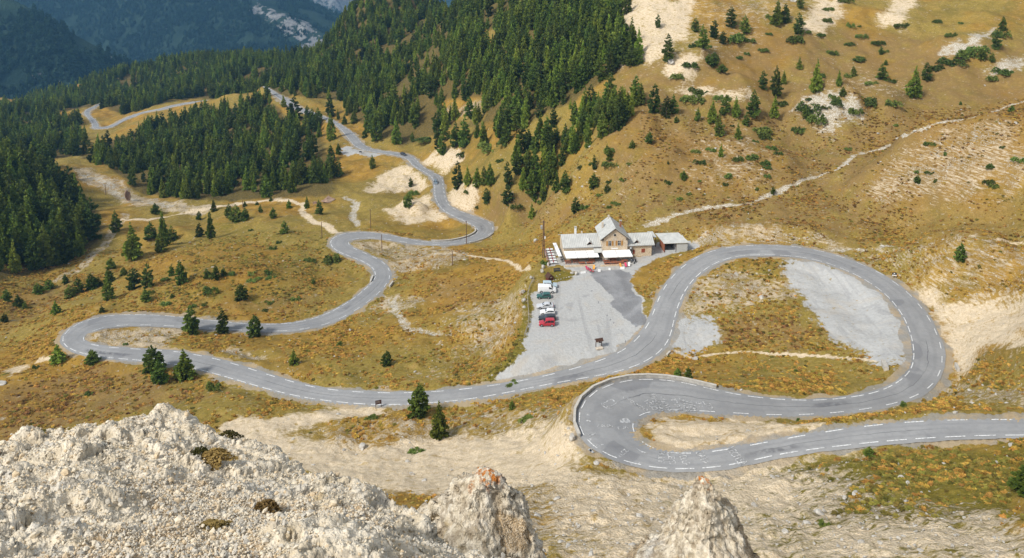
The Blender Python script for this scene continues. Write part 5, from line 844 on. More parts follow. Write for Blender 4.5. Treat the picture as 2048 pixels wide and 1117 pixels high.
SHRUBS = [(37.11,293.17,4.4,2.39,'largest low green juniper shrub on the brown hillside behind the refuge','low shrubs on the brown hillside behind the refuge'),
 (27.07,274.85,3.27,2.72,'low green juniper shrub on the brown hillside behind the refuge','low shrubs on the brown hillside behind the refuge'),
 (55.38,268.4,2.82,2.2,'low green juniper shrub on the brown hillside behind the refuge','low shrubs on the brown hillside behind the refuge'),
 (17.45,325.62,2.77,1.86,'low green juniper shrub on the brown hillside behind the refuge','low shrubs on the brown hillside behind the refuge'),
 (40.27,276.23,2.72,1.81,'low green juniper shrub on the brown hillside behind the refuge','low shrubs on the brown hillside behind the refuge'),
 (26.45,296.99,2.53,1.95,'low green juniper shrub on the brown hillside behind the refuge','low shrubs on the brown hillside behind the refuge'),
 (32.38,279.15,2.94,1.61,'low green juniper shrub on the brown hillside behind the refuge','low shrubs on the brown hillside behind the refuge'),
 (88.34,263.93,2.42,1.95,'low green juniper shrub on the brown hillside behind the refuge','low shrubs on the brown hillside behind the refuge'),
 (56.74,258.32,2.73,1.7,'low green juniper shrub on the brown hillside behind the refuge','low shrubs on the brown hillside behind the refuge'),
 (17.11,317.99,2.5,1.83,'low green juniper shrub on the brown hillside behind the refuge','low shrubs on the brown hillside behind the refuge'),
 (35.99,282.33,2.41,1.86,'low green juniper shrub on the brown hillside behind the refuge','low shrubs on the brown hillside behind the refuge'),
 (36.41,261.33,2.42,1.73,'low green juniper shrub on the brown hillside behind the refuge','low shrubs on the brown hillside behind the refuge'),
 (61.14,271.75,2.14,1.78,'low green juniper shrub on the brown hillside behind the refuge','low shrubs on the brown hillside behind the refuge'),
 (74.07,262.61,2.07,1.73,'low green juniper shrub on the brown hillside behind the refuge','low shrubs on the brown hillside behind the refuge'),
 (26.12,278.31,2.21,1.61,'low green juniper shrub on the brown hillside behind the refuge','low shrubs on the brown hillside behind the refuge'),
 (35.41,264.25,2.09,1.53,'low green juniper shrub on the brown hillside behind the refuge','low shrubs on the brown hillside behind the refuge'),
 (60.64,260.74,2.06,1.5,'low green juniper shrub on the brown hillside behind the refuge','low shrubs on the brown hillside behind the refuge'),
 (33.46,259.6,1.89,1.5,'low green juniper shrub on the brown hillside behind the refuge','low shrubs on the brown hillside behind the refuge'),
 (20.45,296.03,1.75,1.22,'low green juniper shrub on the brown hillside behind the refuge','low shrubs on the brown hillside behind the refuge'),
 (39.54,287.69,1.51,0.94,'low green juniper shrub on the brown hillside behind the refuge','low shrubs on the brown hillside behind the refuge'),
 (11.59,313.6,4.55,2.59,'largest low green juniper shrub on the hillside by the far hairpin','low shrubs on the hillside by the far hairpin'),
 (1.25,314.12,4.15,2.59,'low green juniper shrub on the hillside by the far hairpin','low shrubs on the hillside by the far hairpin'),
 (-20.16,343.86,3.62,2.55,'low green juniper shrub on the hillside by the far hairpin','low shrubs on the hillside by the far hairpin'),
 (-15.29,335.36,2.66,2.49,'low green juniper shrub on the hillside by the far hairpin','low shrubs on the hillside by the far hairpin'),
 (-66.04,274.08,5.87,5.5,'lone low green shrub on the verge of the middle hairpin','low shrubs on the verge of the middle hairpin'),
 (-49.11,376.5,5.46,3.72,'larger low green shrub on the bare road bank','low shrubs on the bare road bank'),
 (-47.85,347.14,4.12,4.58,'smaller low green shrub on the bare road bank','low shrubs on the bare road bank'),
 (36.92,289.35,6.44,2.84,'largest low green juniper shrub on the stony slope above the refuge','low shrubs on the stony slope above the refuge'),
 (98.42,299.61,4.87,3.41,'low green juniper shrub on the stony slope above the refuge','low shrubs on the stony slope above the refuge'),
 (81,274.12,4.3,2.46,'low green juniper shrub on the stony slope above the refuge','low shrubs on the stony slope above the refuge'),
 (68.19,274.31,4.31,2.24,'low green juniper shrub on the stony slope above the refuge','low shrubs on the stony slope above the refuge'),
 (75.04,265.95,3.84,2.18,'low green juniper shrub on the stony slope above the refuge','low shrubs on the stony slope above the refuge'),
 (68.74,287.85,3.38,1.88,'low green juniper shrub on the stony slope above the refuge','low shrubs on the stony slope above the refuge'),
 (89.53,268.56,3.17,1.76,'low green juniper shrub on the stony slope above the refuge','low shrubs on the stony slope above the refuge'),
 (73.97,286.43,3.36,1.63,'low green juniper shrub on the stony slope above the refuge','low shrubs on the stony slope above the refuge'),
 (82.65,303.36,2.75,1.72,'low green juniper shrub on the stony slope above the refuge','low shrubs on the stony slope above the refuge'),
 (30.09,294.75,2.7,1.45,'low green juniper shrub on the stony slope above the refuge','low shrubs on the stony slope above the refuge'),
 (43.51,281.78,2.58,1.38,'low green juniper shrub on the stony slope above the refuge','low shrubs on the stony slope above the refuge'),
 (92.54,292.52,2.48,1.43,'low green juniper shrub on the stony slope above the refuge','low shrubs on the stony slope above the refuge'),
 (83.44,259.34,2.39,1.28,'low green juniper shrub on the stony slope above the refuge','low shrubs on the stony slope above the refuge'),
 (87.4,304.86,1.98,1.24,'low green juniper shrub on the stony slope above the refuge','low shrubs on the stony slope above the refuge'),
 (75.39,284.62,1.49,1.16,'low green juniper shrub on the stony slope above the refuge','low shrubs on the stony slope above the refuge'),
 (66.22,267.41,1.41,1.1,'low green juniper shrub on the stony slope above the refuge','low shrubs on the stony slope above the refuge'),
 (78.03,282.79,1.66,0.92,'low green juniper shrub on the stony slope above the refuge','low shrubs on the stony slope above the refuge'),
 (118.09,309.02,7.99,6.49,'largest low green juniper shrub on the moraine ridge','low shrubs on the moraine ridge'),
 (142.17,307.43,8.74,4.96,'low green juniper shrub on the moraine ridge','low shrubs on the moraine ridge'),
 (78.76,325.2,8.38,4.71,'low green juniper shrub on the moraine ridge','low shrubs on the moraine ridge'),
 (73.53,320.12,8.26,4.65,'low green juniper shrub on the moraine ridge','low shrubs on the moraine ridge'),
 (119.42,304.07,5.91,5.91,'low green juniper shrub on the moraine ridge','low shrubs on the moraine ridge'),
 (97.49,302.61,7.86,3.93,'low green juniper shrub on the moraine ridge','low shrubs on the moraine ridge'),
 (135.59,303.45,5.89,3.92,'low green juniper shrub on the moraine ridge','low shrubs on the moraine ridge'),
 (85.47,318.63,6.16,3.6,'low green juniper shrub on the moraine ridge','low shrubs on the moraine ridge'),
 (150.95,307.28,5.16,3.47,'low green juniper shrub on the moraine ridge','low shrubs on the moraine ridge'),
 (113.94,304.54,5.93,2.97,'low green juniper shrub on the moraine ridge','low shrubs on the moraine ridge'),
 (85.5,274.88,5.39,3.14,'low green juniper shrub on the moraine ridge','low shrubs on the moraine ridge'),
 (111.45,320.84,4.97,3.37,'low green juniper shrub on the moraine ridge','low shrubs on the moraine ridge'),
 (95.82,284.77,4.83,2.79,'low green juniper shrub on the moraine ridge','low shrubs on the moraine ridge'),
 (129.27,306.7,4.36,2.97,'low green juniper shrub on the moraine ridge','low shrubs on the moraine ridge'),
 (128.66,309.42,4.19,2.74,'low green juniper shrub on the moraine ridge','low shrubs on the moraine ridge'),
 (136.34,342.16,4.61,2.47,'low green juniper shrub on the moraine ridge','low shrubs on the moraine ridge'),
 (151.03,307.01,4.56,2.48,'low green juniper shrub on the moraine ridge','low shrubs on the moraine ridge'),
 (149.76,344.8,3.98,2.77,'low green juniper shrub on the moraine ridge','low shrubs on the moraine ridge'),
 (163.74,333.65,4.07,2.41,'low green juniper shrub on the moraine ridge','low shrubs on the moraine ridge'),
 (112.18,305.23,3.17,2.97,'low green juniper shrub on the moraine ridge','low shrubs on the moraine ridge'),
 (89.88,271.46,3.91,2.22,'low green juniper shrub on the moraine ridge','low shrubs on the moraine ridge'),
 (128.36,306.36,3.56,1.98,'low green juniper shrub on the moraine ridge','low shrubs on the moraine ridge'),
 (97.35,278.21,3.27,2.04,'low green juniper shrub on the moraine ridge','low shrubs on the moraine ridge'),
 (123.81,306.08,3.56,1.73,'low green juniper shrub on the moraine ridge','low shrubs on the moraine ridge'),
 (119.69,313.51,2.83,1.52,'low green juniper shrub on the moraine ridge','low shrubs on the moraine ridge'),
 (199.48,344.71,9.69,5.5,'largest low green juniper shrub on the upper moraine scree','low shrubs on the upper moraine scree'),
 (191.45,341.6,9.62,4.92,'low green juniper shrub on the upper moraine scree','low shrubs on the upper moraine scree'),
 (204.45,346.05,7.51,4.97,'low green juniper shrub on the upper moraine scree','low shrubs on the upper moraine scree'),
 (223.26,359.73,5.95,5.15,'low green juniper shrub on the upper moraine scree','low shrubs on the upper moraine scree'),
 (208.67,330.05,7.2,4.23,'low green juniper shrub on the upper moraine scree','low shrubs on the upper moraine scree'),
 (184.03,339.63,7.4,3.81,'low green juniper shrub on the upper moraine scree','low shrubs on the upper moraine scree'),
 (190.84,387.58,6.39,3.07,'low green juniper shrub on the upper moraine scree','low shrubs on the upper moraine scree'),
 (162.28,405.57,6.15,2.88,'low green juniper shrub on the upper moraine scree','low shrubs on the upper moraine scree'),
 (174.57,372.95,5.94,2.97,'low green juniper shrub on the upper moraine scree','low shrubs on the upper moraine scree'),
 (203.48,328.14,5.48,3.16,'low green juniper shrub on the upper moraine scree','low shrubs on the upper moraine scree'),
 (155.12,388.53,4.92,3.39,'low green juniper shrub on the upper moraine scree','low shrubs on the upper moraine scree'),
 (147.49,362.78,5.09,2.89,'low green juniper shrub on the upper moraine scree','low shrubs on the upper moraine scree'),
 (200.06,359.59,4.57,3.14,'low green juniper shrub on the upper moraine scree','low shrubs on the upper moraine scree'),
 (209.52,388.91,5.18,2.77,'low green juniper shrub on the upper moraine scree','low shrubs on the upper moraine scree'),
 (159.53,372.15,5.21,2.37,'low green juniper shrub on the upper moraine scree','low shrubs on the upper moraine scree'),
 (174.14,365.86,4.67,2.33,'low green juniper shrub on the upper moraine scree','low shrubs on the upper moraine scree'),
 (148.14,321.95,4.55,2.33,'low green juniper shrub on the upper moraine scree','low shrubs on the upper moraine scree'),
 (172.49,373.61,3.57,2.68,'low green juniper shrub on the upper moraine scree','low shrubs on the upper moraine scree'),
 (222.93,361.61,3.22,2.3,'low green juniper shrub on the upper moraine scree','low shrubs on the upper moraine scree'),
 (212.66,345.51,2.86,2.2,'low green juniper shrub on the upper moraine scree','low shrubs on the upper moraine scree'),
 (218.46,383.24,2.43,1.82,'low green juniper shrub on the upper moraine scree','low shrubs on the upper moraine scree'),
 (170.71,387.72,1.97,1.54,'low green juniper shrub on the upper moraine scree','low shrubs on the upper moraine scree'),
 (103.11,363.15,9.25,6.36,'largest low green juniper shrub on the upper grass slope','low shrubs on the upper grass slope'),
 (132.18,366.83,7.94,5.25,'low green juniper shrub on the upper grass slope','low shrubs on the upper grass slope'),
 (173.5,412.83,6.25,4.56,'low green juniper shrub on the upper grass slope','low shrubs on the upper grass slope'),
 (158.19,358.23,10.07,2.58,'low green juniper shrub on the upper grass slope','low shrubs on the upper grass slope'),
 (76.76,336.82,6.47,3.77,'low green juniper shrub on the upper grass slope','low shrubs on the upper grass slope'),
 (126.59,385.85,6.11,3.67,'low green juniper shrub on the upper grass slope','low shrubs on the upper grass slope'),
 (71.75,332.71,6.41,3.2,'low green juniper shrub on the upper grass slope','low shrubs on the upper grass slope'),
 (89.82,346.14,5.53,3.6,'low green juniper shrub on the upper grass slope','low shrubs on the upper grass slope'),
 (147.23,375.97,5.74,2.69,'low green juniper shrub on the upper grass slope','low shrubs on the upper grass slope'),
 (167.53,378.53,4.81,3.01,'low green juniper shrub on the upper grass slope','low shrubs on the upper grass slope'),
 (165.63,386.16,3.92,3.68,'low green juniper shrub on the upper grass slope','low shrubs on the upper grass slope'),
 (148.02,361.74,4.62,2.89,'low green juniper shrub on the upper grass slope','low shrubs on the upper grass slope'),
 (115.15,360.32,5.06,2.59,'low green juniper shrub on the upper grass slope','low shrubs on the upper grass slope'),
 (110.52,365.53,4.89,2.62,'low green juniper shrub on the upper grass slope','low shrubs on the upper grass slope'),
 (79.15,346.9,4.2,3.04,'low green juniper shrub on the upper grass slope','low shrubs on the upper grass slope'),
 (83.67,351.29,4.47,2.52,'low green juniper shrub on the upper grass slope','low shrubs on the upper grass slope'),
 (140.85,375.1,4.53,2.38,'low green juniper shrub on the upper grass slope','low shrubs on the upper grass slope'),
 (102.08,353.5,4.07,2.26,'low green juniper shrub on the upper grass slope','low shrubs on the upper grass slope'),
 (89.06,347.81,3.33,1.94,'low green juniper shrub on the upper grass slope','low shrubs on the upper grass slope'),
 (120.93,370.91,3.54,1.77,'low green juniper shrub on the upper grass slope','low shrubs on the upper grass slope'),
 (107.06,357.58,2.74,2,'low green juniper shrub on the upper grass slope','low shrubs on the upper grass slope'),
 (89.47,354.5,2.49,1.69,'low green juniper shrub on the upper grass slope','low shrubs on the upper grass slope'),
 (87.46,341.6,2.41,1.64,'low green juniper shrub on the upper grass slope','low shrubs on the upper grass slope'),
 (88.23,343.05,1.76,1.37,'low green juniper shrub on the upper grass slope','low shrubs on the upper grass slope'),
 (49.72,400.49,10.15,6.34,'larger low green shrub on the wood edge by the scree chute','low shrubs on the wood edge by the scree chute'),
 (54.35,407.5,7.73,5.15,'smaller low green shrub on the wood edge by the scree chute','low shrubs on the wood edge by the scree chute'),
 (141.65,226.44,3.57,2.23,'largest low green juniper shrub on the stripy stony mound','low shrubs on the stripy stony mound'),
 (149.47,226.34,3.26,2.22,'low green juniper shrub on the stripy stony mound','low shrubs on the stripy stony mound'),
 (142.54,225.06,2.81,2.04,'low green juniper shrub on the stripy stony mound','low shrubs on the stripy stony mound'),
 (143.82,228.74,3,1.87,'low green juniper shrub on the stripy stony mound','low shrubs on the stripy stony mound'),
 (134.39,249.79,2.6,1.63,'low green juniper shrub on the stripy stony mound','low shrubs on the stripy stony mound'),
 (135.6,249.01,2.6,1.62,'low green juniper shrub on the stripy stony mound','low shrubs on the stripy stony mound'),
 (137.16,242.61,2.53,1.58,'low green juniper shrub on the stripy stony mound','low shrubs on the stripy stony mound'),
 (129.46,243.55,2.87,1.4,'low green juniper shrub on the stripy stony mound','low shrubs on the stripy stony mound'),
 (131.47,240.42,2.84,1.38,'low green juniper shrub on the stripy stony mound','low shrubs on the stripy stony mound'),
 (131.43,236.49,1.86,1.94,'low green juniper shrub on the stripy stony mound','low shrubs on the stripy stony mound'),
 (148.13,231.89,1.96,1.13,'low green juniper shrub on the stripy stony mound','low shrubs on the stripy stony mound'),
 (126.68,287.38,3,1.41,'larger low green shrub on the stream banks','low shrubs on the stream banks'),
 (148.28,298.54,2.71,1.45,'smaller low green shrub on the stream banks','low shrubs on the stream banks'),
 (-10.78,375.83,14.7,4.9,'largest low green juniper shrub on the hillside above the far road','low shrubs on the hillside above the far road'),
 (-34.79,451.34,11.69,5.12,'low green juniper shrub on the hillside above the far road','low shrubs on the hillside above the far road'),
 (-48.04,450.24,17.58,3.3,'low green juniper shrub on the hillside above the far road','low shrubs on the hillside above the far road'),
 (-3.33,365.7,9.53,4.17,'low green juniper shrub on the hillside above the far road','low shrubs on the hillside above the far road'),
 (-25.71,397.71,7.79,3.25,'low green juniper shrub on the hillside above the far road','low shrubs on the hillside above the far road'),
 (-30.31,419.92,5.73,3.07,'low green juniper shrub on the hillside above the far road','low shrubs on the hillside above the far road'),
 (17.4,338.72,5.29,3.03,'low green juniper shrub on the hillside above the far road','low shrubs on the hillside above the far road'),
 (-4.92,378.93,4.18,2.46,'low green juniper shrub on the hillside above the far road','low shrubs on the hillside above the far road'),
 (-47.25,467.61,4.24,2.27,'low green juniper shrub on the hillside above the far road','low shrubs on the hillside above the far road'),
 (-5.51,350.96,3.9,2.3,'low green juniper shrub on the hillside above the far road','low shrubs on the hillside above the far road'),
 (10.79,345.32,3.82,2.25,'low green juniper shrub on the hillside above the far road','low shrubs on the hillside above the far road'),
 (6.8,374.87,3.16,2.12,'low green juniper shrub on the hillside above the far road','low shrubs on the hillside above the far road'),
 (5.78,354.87,3.23,1.73,'low green juniper shrub on the hillside above the far road','low shrubs on the hillside above the far road'),
 (17.77,332.53,3.03,1.63,'low green juniper shrub on the hillside above the far road','low shrubs on the hillside above the far road'),
 (6.53,332.94,1.96,1.36,'low green juniper shrub on the hillside above the far road','low shrubs on the hillside above the far road'),
 (-96.9,236.13,4.14,2.59,'largest low green juniper shrub on the golden knoll','low shrubs on the golden knoll'),
 (-99.01,245.41,3.95,2.27,'low green juniper shrub on the golden knoll','low shrubs on the golden knoll'),
 (-82.02,251.51,3.38,2.11,'low green juniper shrub on the golden knoll','low shrubs on the golden knoll'),
 (-74.71,273.73,3.85,1.83,'low green juniper shrub on the golden knoll','low shrubs on the golden knoll'),
 (-106.84,228.39,3.55,1.74,'low green juniper shrub on the golden knoll','low shrubs on the golden knoll'),
 (-91.06,284.93,3.04,1.9,'low green juniper shrub on the golden knoll','low shrubs on the golden knoll'),
 (-68.88,237.29,3.2,1.6,'low green juniper shrub on the golden knoll','low shrubs on the golden knoll'),
 (-98.6,227.12,3.07,1.54,'low green juniper shrub on the golden knoll','low shrubs on the golden knoll'),
 (-110.23,316.68,2.95,1.58,'low green juniper shrub on the golden knoll','low shrubs on the golden knoll'),
 (-92.66,246.93,2.32,1.86,'low green juniper shrub on the golden knoll','low shrubs on the golden knoll'),
 (-85.12,246.47,4.97,0.83,'low green juniper shrub on the golden knoll','low shrubs on the golden knoll'),
 (-91.72,296.7,2.37,1.73,'low green juniper shrub on the golden knoll','low shrubs on the golden knoll'),
 (-76.49,233.94,2.84,1.38,'low green juniper shrub on the golden knoll','low shrubs on the golden knoll'),
 (-81.09,249.49,4.02,0.84,'low green juniper shrub on the golden knoll','low shrubs on the golden knoll'),
 (-115.57,247.85,3,1.04,'low green juniper shrub on the golden knoll','low shrubs on the golden knoll'),
 (-76.76,229.6,2.18,1.17,'low green juniper shrub on the golden knoll','low shrubs on the golden knoll'),
 (-87.41,248.63,3,0.83,'low green juniper shrub on the golden knoll','low shrubs on the golden knoll'),
 (-115.52,237.39,1.92,1.2,'low green juniper shrub on the golden knoll','low shrubs on the golden knoll'),
 (-95.19,228.94,1.86,1.16,'low green juniper shrub on the golden knoll','low shrubs on the golden knoll'),
 (-106.28,201.27,1.37,0.86,'low green juniper shrub on the golden knoll','low shrubs on the golden knoll'),
 (-72.66,175.91,3.64,3.03,'largest low green juniper shrub on the brown slope under the western hairpin','low shrubs on the brown slope under the western hairpin'),
 (-125.72,192.07,1.85,1.48,'low green juniper shrub on the brown slope under the western hairpin','low shrubs on the brown slope under the western hairpin'),
 (-103.26,177.2,2.2,1.07,'low green juniper shrub on the brown slope under the western hairpin','low shrubs on the brown slope under the western hairpin'),
 (38.52,86.03,1.35,1.07,'lone low green shrub on the stony slope under the upper road','low shrubs on the stony slope under the upper road'),
 (54.43,137.21,1.33,0.83,'lone low green shrub on the verge between the hairpin legs','low shrubs on the verge between the hairpin legs'),
 (77.79,143.69,1.39,1.24,'lone low green shrub on the outer verge of the loop','low shrubs on the outer verge of the loop'),
 (62.84,161.68,1.55,0.83,'lone low green shrub on the grass inside the loop','low shrubs on the grass inside the loop'),
 (0.12,167.87,3.01,0.87,'lone low green shrub on the grassy verge by the lot','low shrubs on the grassy verge by the lot'),
 (2.69,148.76,3.51,1.16,'largest low green juniper shrub on the dirt slope below the brown sign','low shrubs on the dirt slope below the brown sign'),
 (-19.33,142.35,2.99,1.25,'low green juniper shrub on the dirt slope below the brown sign','low shrubs on the dirt slope below the brown sign'),
 (-31.17,158.05,2.85,1.1,'low green juniper shrub on the dirt slope below the brown sign','low shrubs on the dirt slope below the brown sign'),
 (10.18,223.58,2.39,1.68,'lone low green shrub on the terrace bank','low shrubs on the terrace bank')]
CRAG_PLANTS = [(-5.33,13.46,None,0.42,0.2,'moss','brown-green cushion plant on the crest of the crag'),
 (-3.27,9.36,None,0.36,0.2,'tuft','pale grass tuft in the gravel hollow of the crag'),
 (-4.83,11.59,None,0.5,0.2,'tuft','dry brown grass tuft below the crag crest'),
 (-5.11,11.68,None,0.4,0.2,'moss','small moss patch beside the dry tuft on the crag'),
 (-2.25,7.8,None,0.3,0.12,'tuft','thin dry tuft at the foot of a pale crag block'),
 (-3.47,8.08,None,0.35,0.12,'tuft','flattened tan tuft in the middle of the gravel')]
REFUGE = (27.1409,226.7765,0.0873)
HAZE = 8.5e-05

# ---------------------------------------------------------------- terrain maths
def hash2(ix, iy, seed):
    h = (ix.astype(np.int64)*374761393 + iy.astype(np.int64)*668265263 + seed*974634777) & 0xffffffff
    h = ((h ^ (h >> 13))*1274126177) & 0xffffffff
    h = (h ^ (h >> 16)) & 0xffffff
    return h.astype(np.float32)/np.float32(0xffffff)
def vnoise(x, y, seed=0):
    ix = np.floor(x); iy = np.floor(y); fx = (x-ix).astype(np.float32); fy = (y-iy).astype(np.float32)
    fx = fx*fx*(3-2*fx); fy = fy*fy*(3-2*fy)
    ix = ix.astype(np.int64); iy = iy.astype(np.int64)
    a = hash2(ix, iy, seed); b = hash2(ix+1, iy, seed); c = hash2(ix, iy+1, seed); d = hash2(ix+1, iy+1, seed)
    return (a+(b-a)*fx)*(1-fy)+(c+(d-c)*fx)*fy*1.0 - 0.5
def fbm(x, y, scale, octaves=4, seed=0, gain=0.5):
    s = 0; amp = 1.0; f = 1.0/scale
    for o in range(octaves):
        c, sn = math.cos(0.6*o+0.3), math.sin(0.6*o+0.3)
        s = s + amp*vnoise((x*c-y*sn)*f+17.3*o, (x*sn+y*c)*f-9.1*o, seed+o)
        amp *= gain; f *= 2.03
    return s
def tps_fit(P, z, lam):
    n = len(P); S = 100.0; Q = P/S
    d2 = ((Q[:, None, :]-Q[None, :, :])**2).sum(-1)
    K = 0.5*d2*np.log(d2+1e-12)+lam*np.eye(n)
    A = np.zeros((n+3, n+3)); A[:n, :n] = K; A[:n, n] = 1; A[:n, n+1:] = Q; A[n, :n] = 1; A[n+1:, :n] = Q.T
    w = np.linalg.solve(A, np.concatenate([z, np.zeros(3)]))
    return Q, w
def tps_eval(fit, x, y):
    Q, w = fit; n = len(Q); out = np.empty(len(x), np.float64)
    for i in range(0, len(x), 20000):
        X = (x[i:i+20000]/100.0); Y = (y[i:i+20000]/100.0)
        d2 = (X[:, None]-Q[None, :, 0])**2+(Y[:, None]-Q[None, :, 1])**2
        d2 = d2.astype(np.float32)+np.float32(1e-12)
        out[i:i+20000] = (0.5*d2*np.log(d2))@w[:n].astype(np.float32)+w[n]+w[n+1]*X+w[n+2]*Y
    return out
def sstep(a, b, v):
    t = np.clip((v-a)/(b-a), 0, 1); return t*t*(3-2*t)
def near_line(P, x, y, reach):
    """distance of points to a polyline's samples P (n,2), with the index of the nearest sample; only inside reach"""
    d = np.full(len(x), 1e9); k = np.zeros(len(x), np.int32)
    lo = P.min(0)-reach; hi = P.max(0)+reach
    sel = np.nonzero((x > lo[0]) & (x < hi[0]) & (y > lo[1]) & (y < hi[1]))[0]
    for i in range(0, len(sel), 20000):
        j = sel[i:i+20000]
        dd = (x[j, None]-P[None, :, 0])**2+(y[j, None]-P[None, :, 1])**2
        m = dd.argmin(1); k[j] = m; d[j] = np.sqrt(dd[np.arange(len(j)), m])
    return d, k
class Terrain:
    def __init__(self, ctrl, roads, pads, mounds=()):
        self.mounds = mounds                              # x, y, radius, height: knolls and hollows
        c = np.array(ctrl, float)
        self.fit = tps_fit(c[:, :2], c[:, 2], 0.0006)
        self.roads = []
        for r in roads:
            r = np.array(r, float)                        # left x, left y, right x, right y, z
            C = (r[:, 0:2]+r[:, 2:4])/2; hw = np.hypot(*(r[:, 0:2]-r[:, 2:4]).T)/2
            seg = np.concatenate([[0], np.cumsum(np.hypot(*np.diff(C, axis=0).T))])
            t = np.arange(0, seg[-1], 1.2)
            self.roads.append((np.stack([np.interp(t, seg, C[:, 0]), np.interp(t, seg, C[:, 1])], 1), np.interp(t, seg, hw), np.interp(t, seg, r[:, 4])))
        self.pads = pads                                  # (polygon, z, margin): ground made level
    def base(self, x, y):
        z = tps_eval(self.fit, x, y)
        far = sstep(150, 450, np.hypot(x, y))
        z = z-1.0*np.maximum(0, y-(930-0.35*(x+130)))*sstep(250, 100, x)        # the spur falls away behind its crest
        z = z + fbm(x, y, 26, 4, 3)*(1.6+3.5*far) + fbm(x, y, 5.5, 3, 11)*0.5
        z = z + np.abs(fbm(x+0.4*y, y, 60, 3, 21))*-5.0*far
        for mx, my, mr, mh in self.mounds: z = z+mh*(1-sstep(0.25, 1.25, np.hypot(x-mx, y-my)/mr+fbm(x, y, mr*0.7, 3, 31)*0.5))
        return z
    def height(self, x, y, full=False):
        x = np.asarray(x, float); y = np.asarray(y, float)
        z = self.base(x, y); rd = np.full(len(x), 99.0)
        for poly, pz, m in self.pads:
            d = poly_dist(poly, x, y)
            w = 1-sstep(0, m, d)
            z = z*(1-w)+(pz[0]+pz[1]*x+pz[2]*y)*w
        for C, hw, rz in self.roads:
            d, k = near_line(C, x, y, 18)
            e = d-hw[k]
            w = np.where(d < 1e8, 1-sstep(0.9, 7.0, e), 0)
            z = z*(1-w)+(rz[k]-0.13-0.25*sstep(-1.5, -3, e))*w
            rd = np.minimum(rd, np.where(d < 1e8, e, 99))
        return (z, rd) if full else z
def poly_dist(poly, x, y, signed=False):
    """0 inside the polygon (minus the distance to the edge if signed), distance to its edge outside"""
    P = np.asarray(poly, float); n = len(P)
    d2 = np.full(len(x), 1e18); ins = np.zeros(len(x), bool)
    lo = P.min(0)-40; hi = P.max(0)+40
    sel = np.nonzero((x > lo[0]) & (x < hi[0]) & (y > lo[1]) & (y < hi[1]))[0]
    X = x[sel]; Y = y[sel]; D = np.full(len(sel), 1e18); I = np.zeros(len(sel), bool)
    for i in range(n):
        a = P[i]; b = P[(i+1) % n]; ab = b-a
        t = np.clip(((X-a[0])*ab[0]+(Y-a[1])*ab[1])/max(ab@ab, 1e-9), 0, 1)
        D = np.minimum(D, (X-a[0]-t*ab[0])**2+(Y-a[1]-t*ab[1])**2)
        if a[1] != b[1]:
            c = ((a[1] > Y) != (b[1] > Y)) & (X < (b[0]-a[0])*(Y-a[1])/(b[1]-a[1])+a[0]); I ^= c
    D = np.sqrt(D); D[I] = -D[I] if signed else 0
    out = np.full(len(x), 1e9); out[sel] = D
    return out
def scatter_forest(T, forest, clearings, seed):
    """feet, heights, widths and kinds of the trees of one wood; forest = (name, per m2, h0, h1, (mix), polygon)"""
    name, den, h0, h1, mix, poly = forest
    rng = np.random.default_rng(seed); P = np.array(poly, float); lo = P.min(0); hi = P.max(0)
    n = int((hi-lo).prod()*den)
    x = rng.uniform(lo[0], hi[0], n); y = rng.uniform(lo[1], hi[1], n); r1 = rng.uniform(0, 1, n); r2 = rng.uniform(0, 1, n); r3 = rng.uniform(0, 1, n); r4 = rng.uniform(0, 1, n)
    ok = (poly_dist(poly, x, y, True)+fbm(x, y, 28, 3, 78)*26 <= 0) & (r1 < np.clip((fbm(x, y, 38, 3, 77)+0.40)*2.2, 0.16, 1))
    for c in clearings: ok &= poly_dist(c, x, y) > 0
    x, y, r2, r3, r4 = (a[ok] for a in (x, y, r2, r3, r4))
    z, rd = T.height(x, y, True); ok = rd > 3.0
    x, y, z, r2, r3, r4 = (a[ok] for a in (x, y, z, r2, r3, r4))
    h = h0+(h1-h0)*r2; h = np.where(r3 < .18, h*.55, h)
    k = np.where(r4 < mix[0], 0, np.where(r4 < mix[0]+mix[1], 1, 2))
    w = h*np.where(k == 0, .30+.12*r3, .34+.14*r3)
    return x, y, z, h, w, k
def hash3(ix, iy, iz, seed):
    h = (ix*374761393+iy*668265263+iz*2147483647+seed*974634777) & 0xffffffff
    h = ((h ^ (h >> 13))*1274126177) & 0xffffffff; h = ((h ^ (h >> 15))*2246822519) & 0xffffffff
    return ((h ^ (h >> 16)) & 0xffffff).astype(np.float32)/np.float32(0xffffff)
def vnoise3(P, seed):
    I = np.floor(P).astype(np.int64); f = (P-I).astype(np.float32); f = f*f*(3-2*f); s = 0
    for a in (0, 1):
        for b in (0, 1):
            for c in (0, 1):
                wgt = (f[:, 0] if a else 1-f[:, 0])*(f[:, 1] if b else 1-f[:, 1])*(f[:, 2] if c else 1-f[:, 2])
                s = s+wgt*hash3(I[:, 0]+a, I[:, 1]+b, I[:, 2]+c, seed)
    return s-0.5
def fbm3(P, scale, octaves, seed, gain=0.5):
    s = 0; amp = 1.0; f = 1/scale
    for o in range(octaves): s = s+amp*vnoise3(P*f+13.7*o, seed+o); amp *= gain; f *= 2.03
    return s
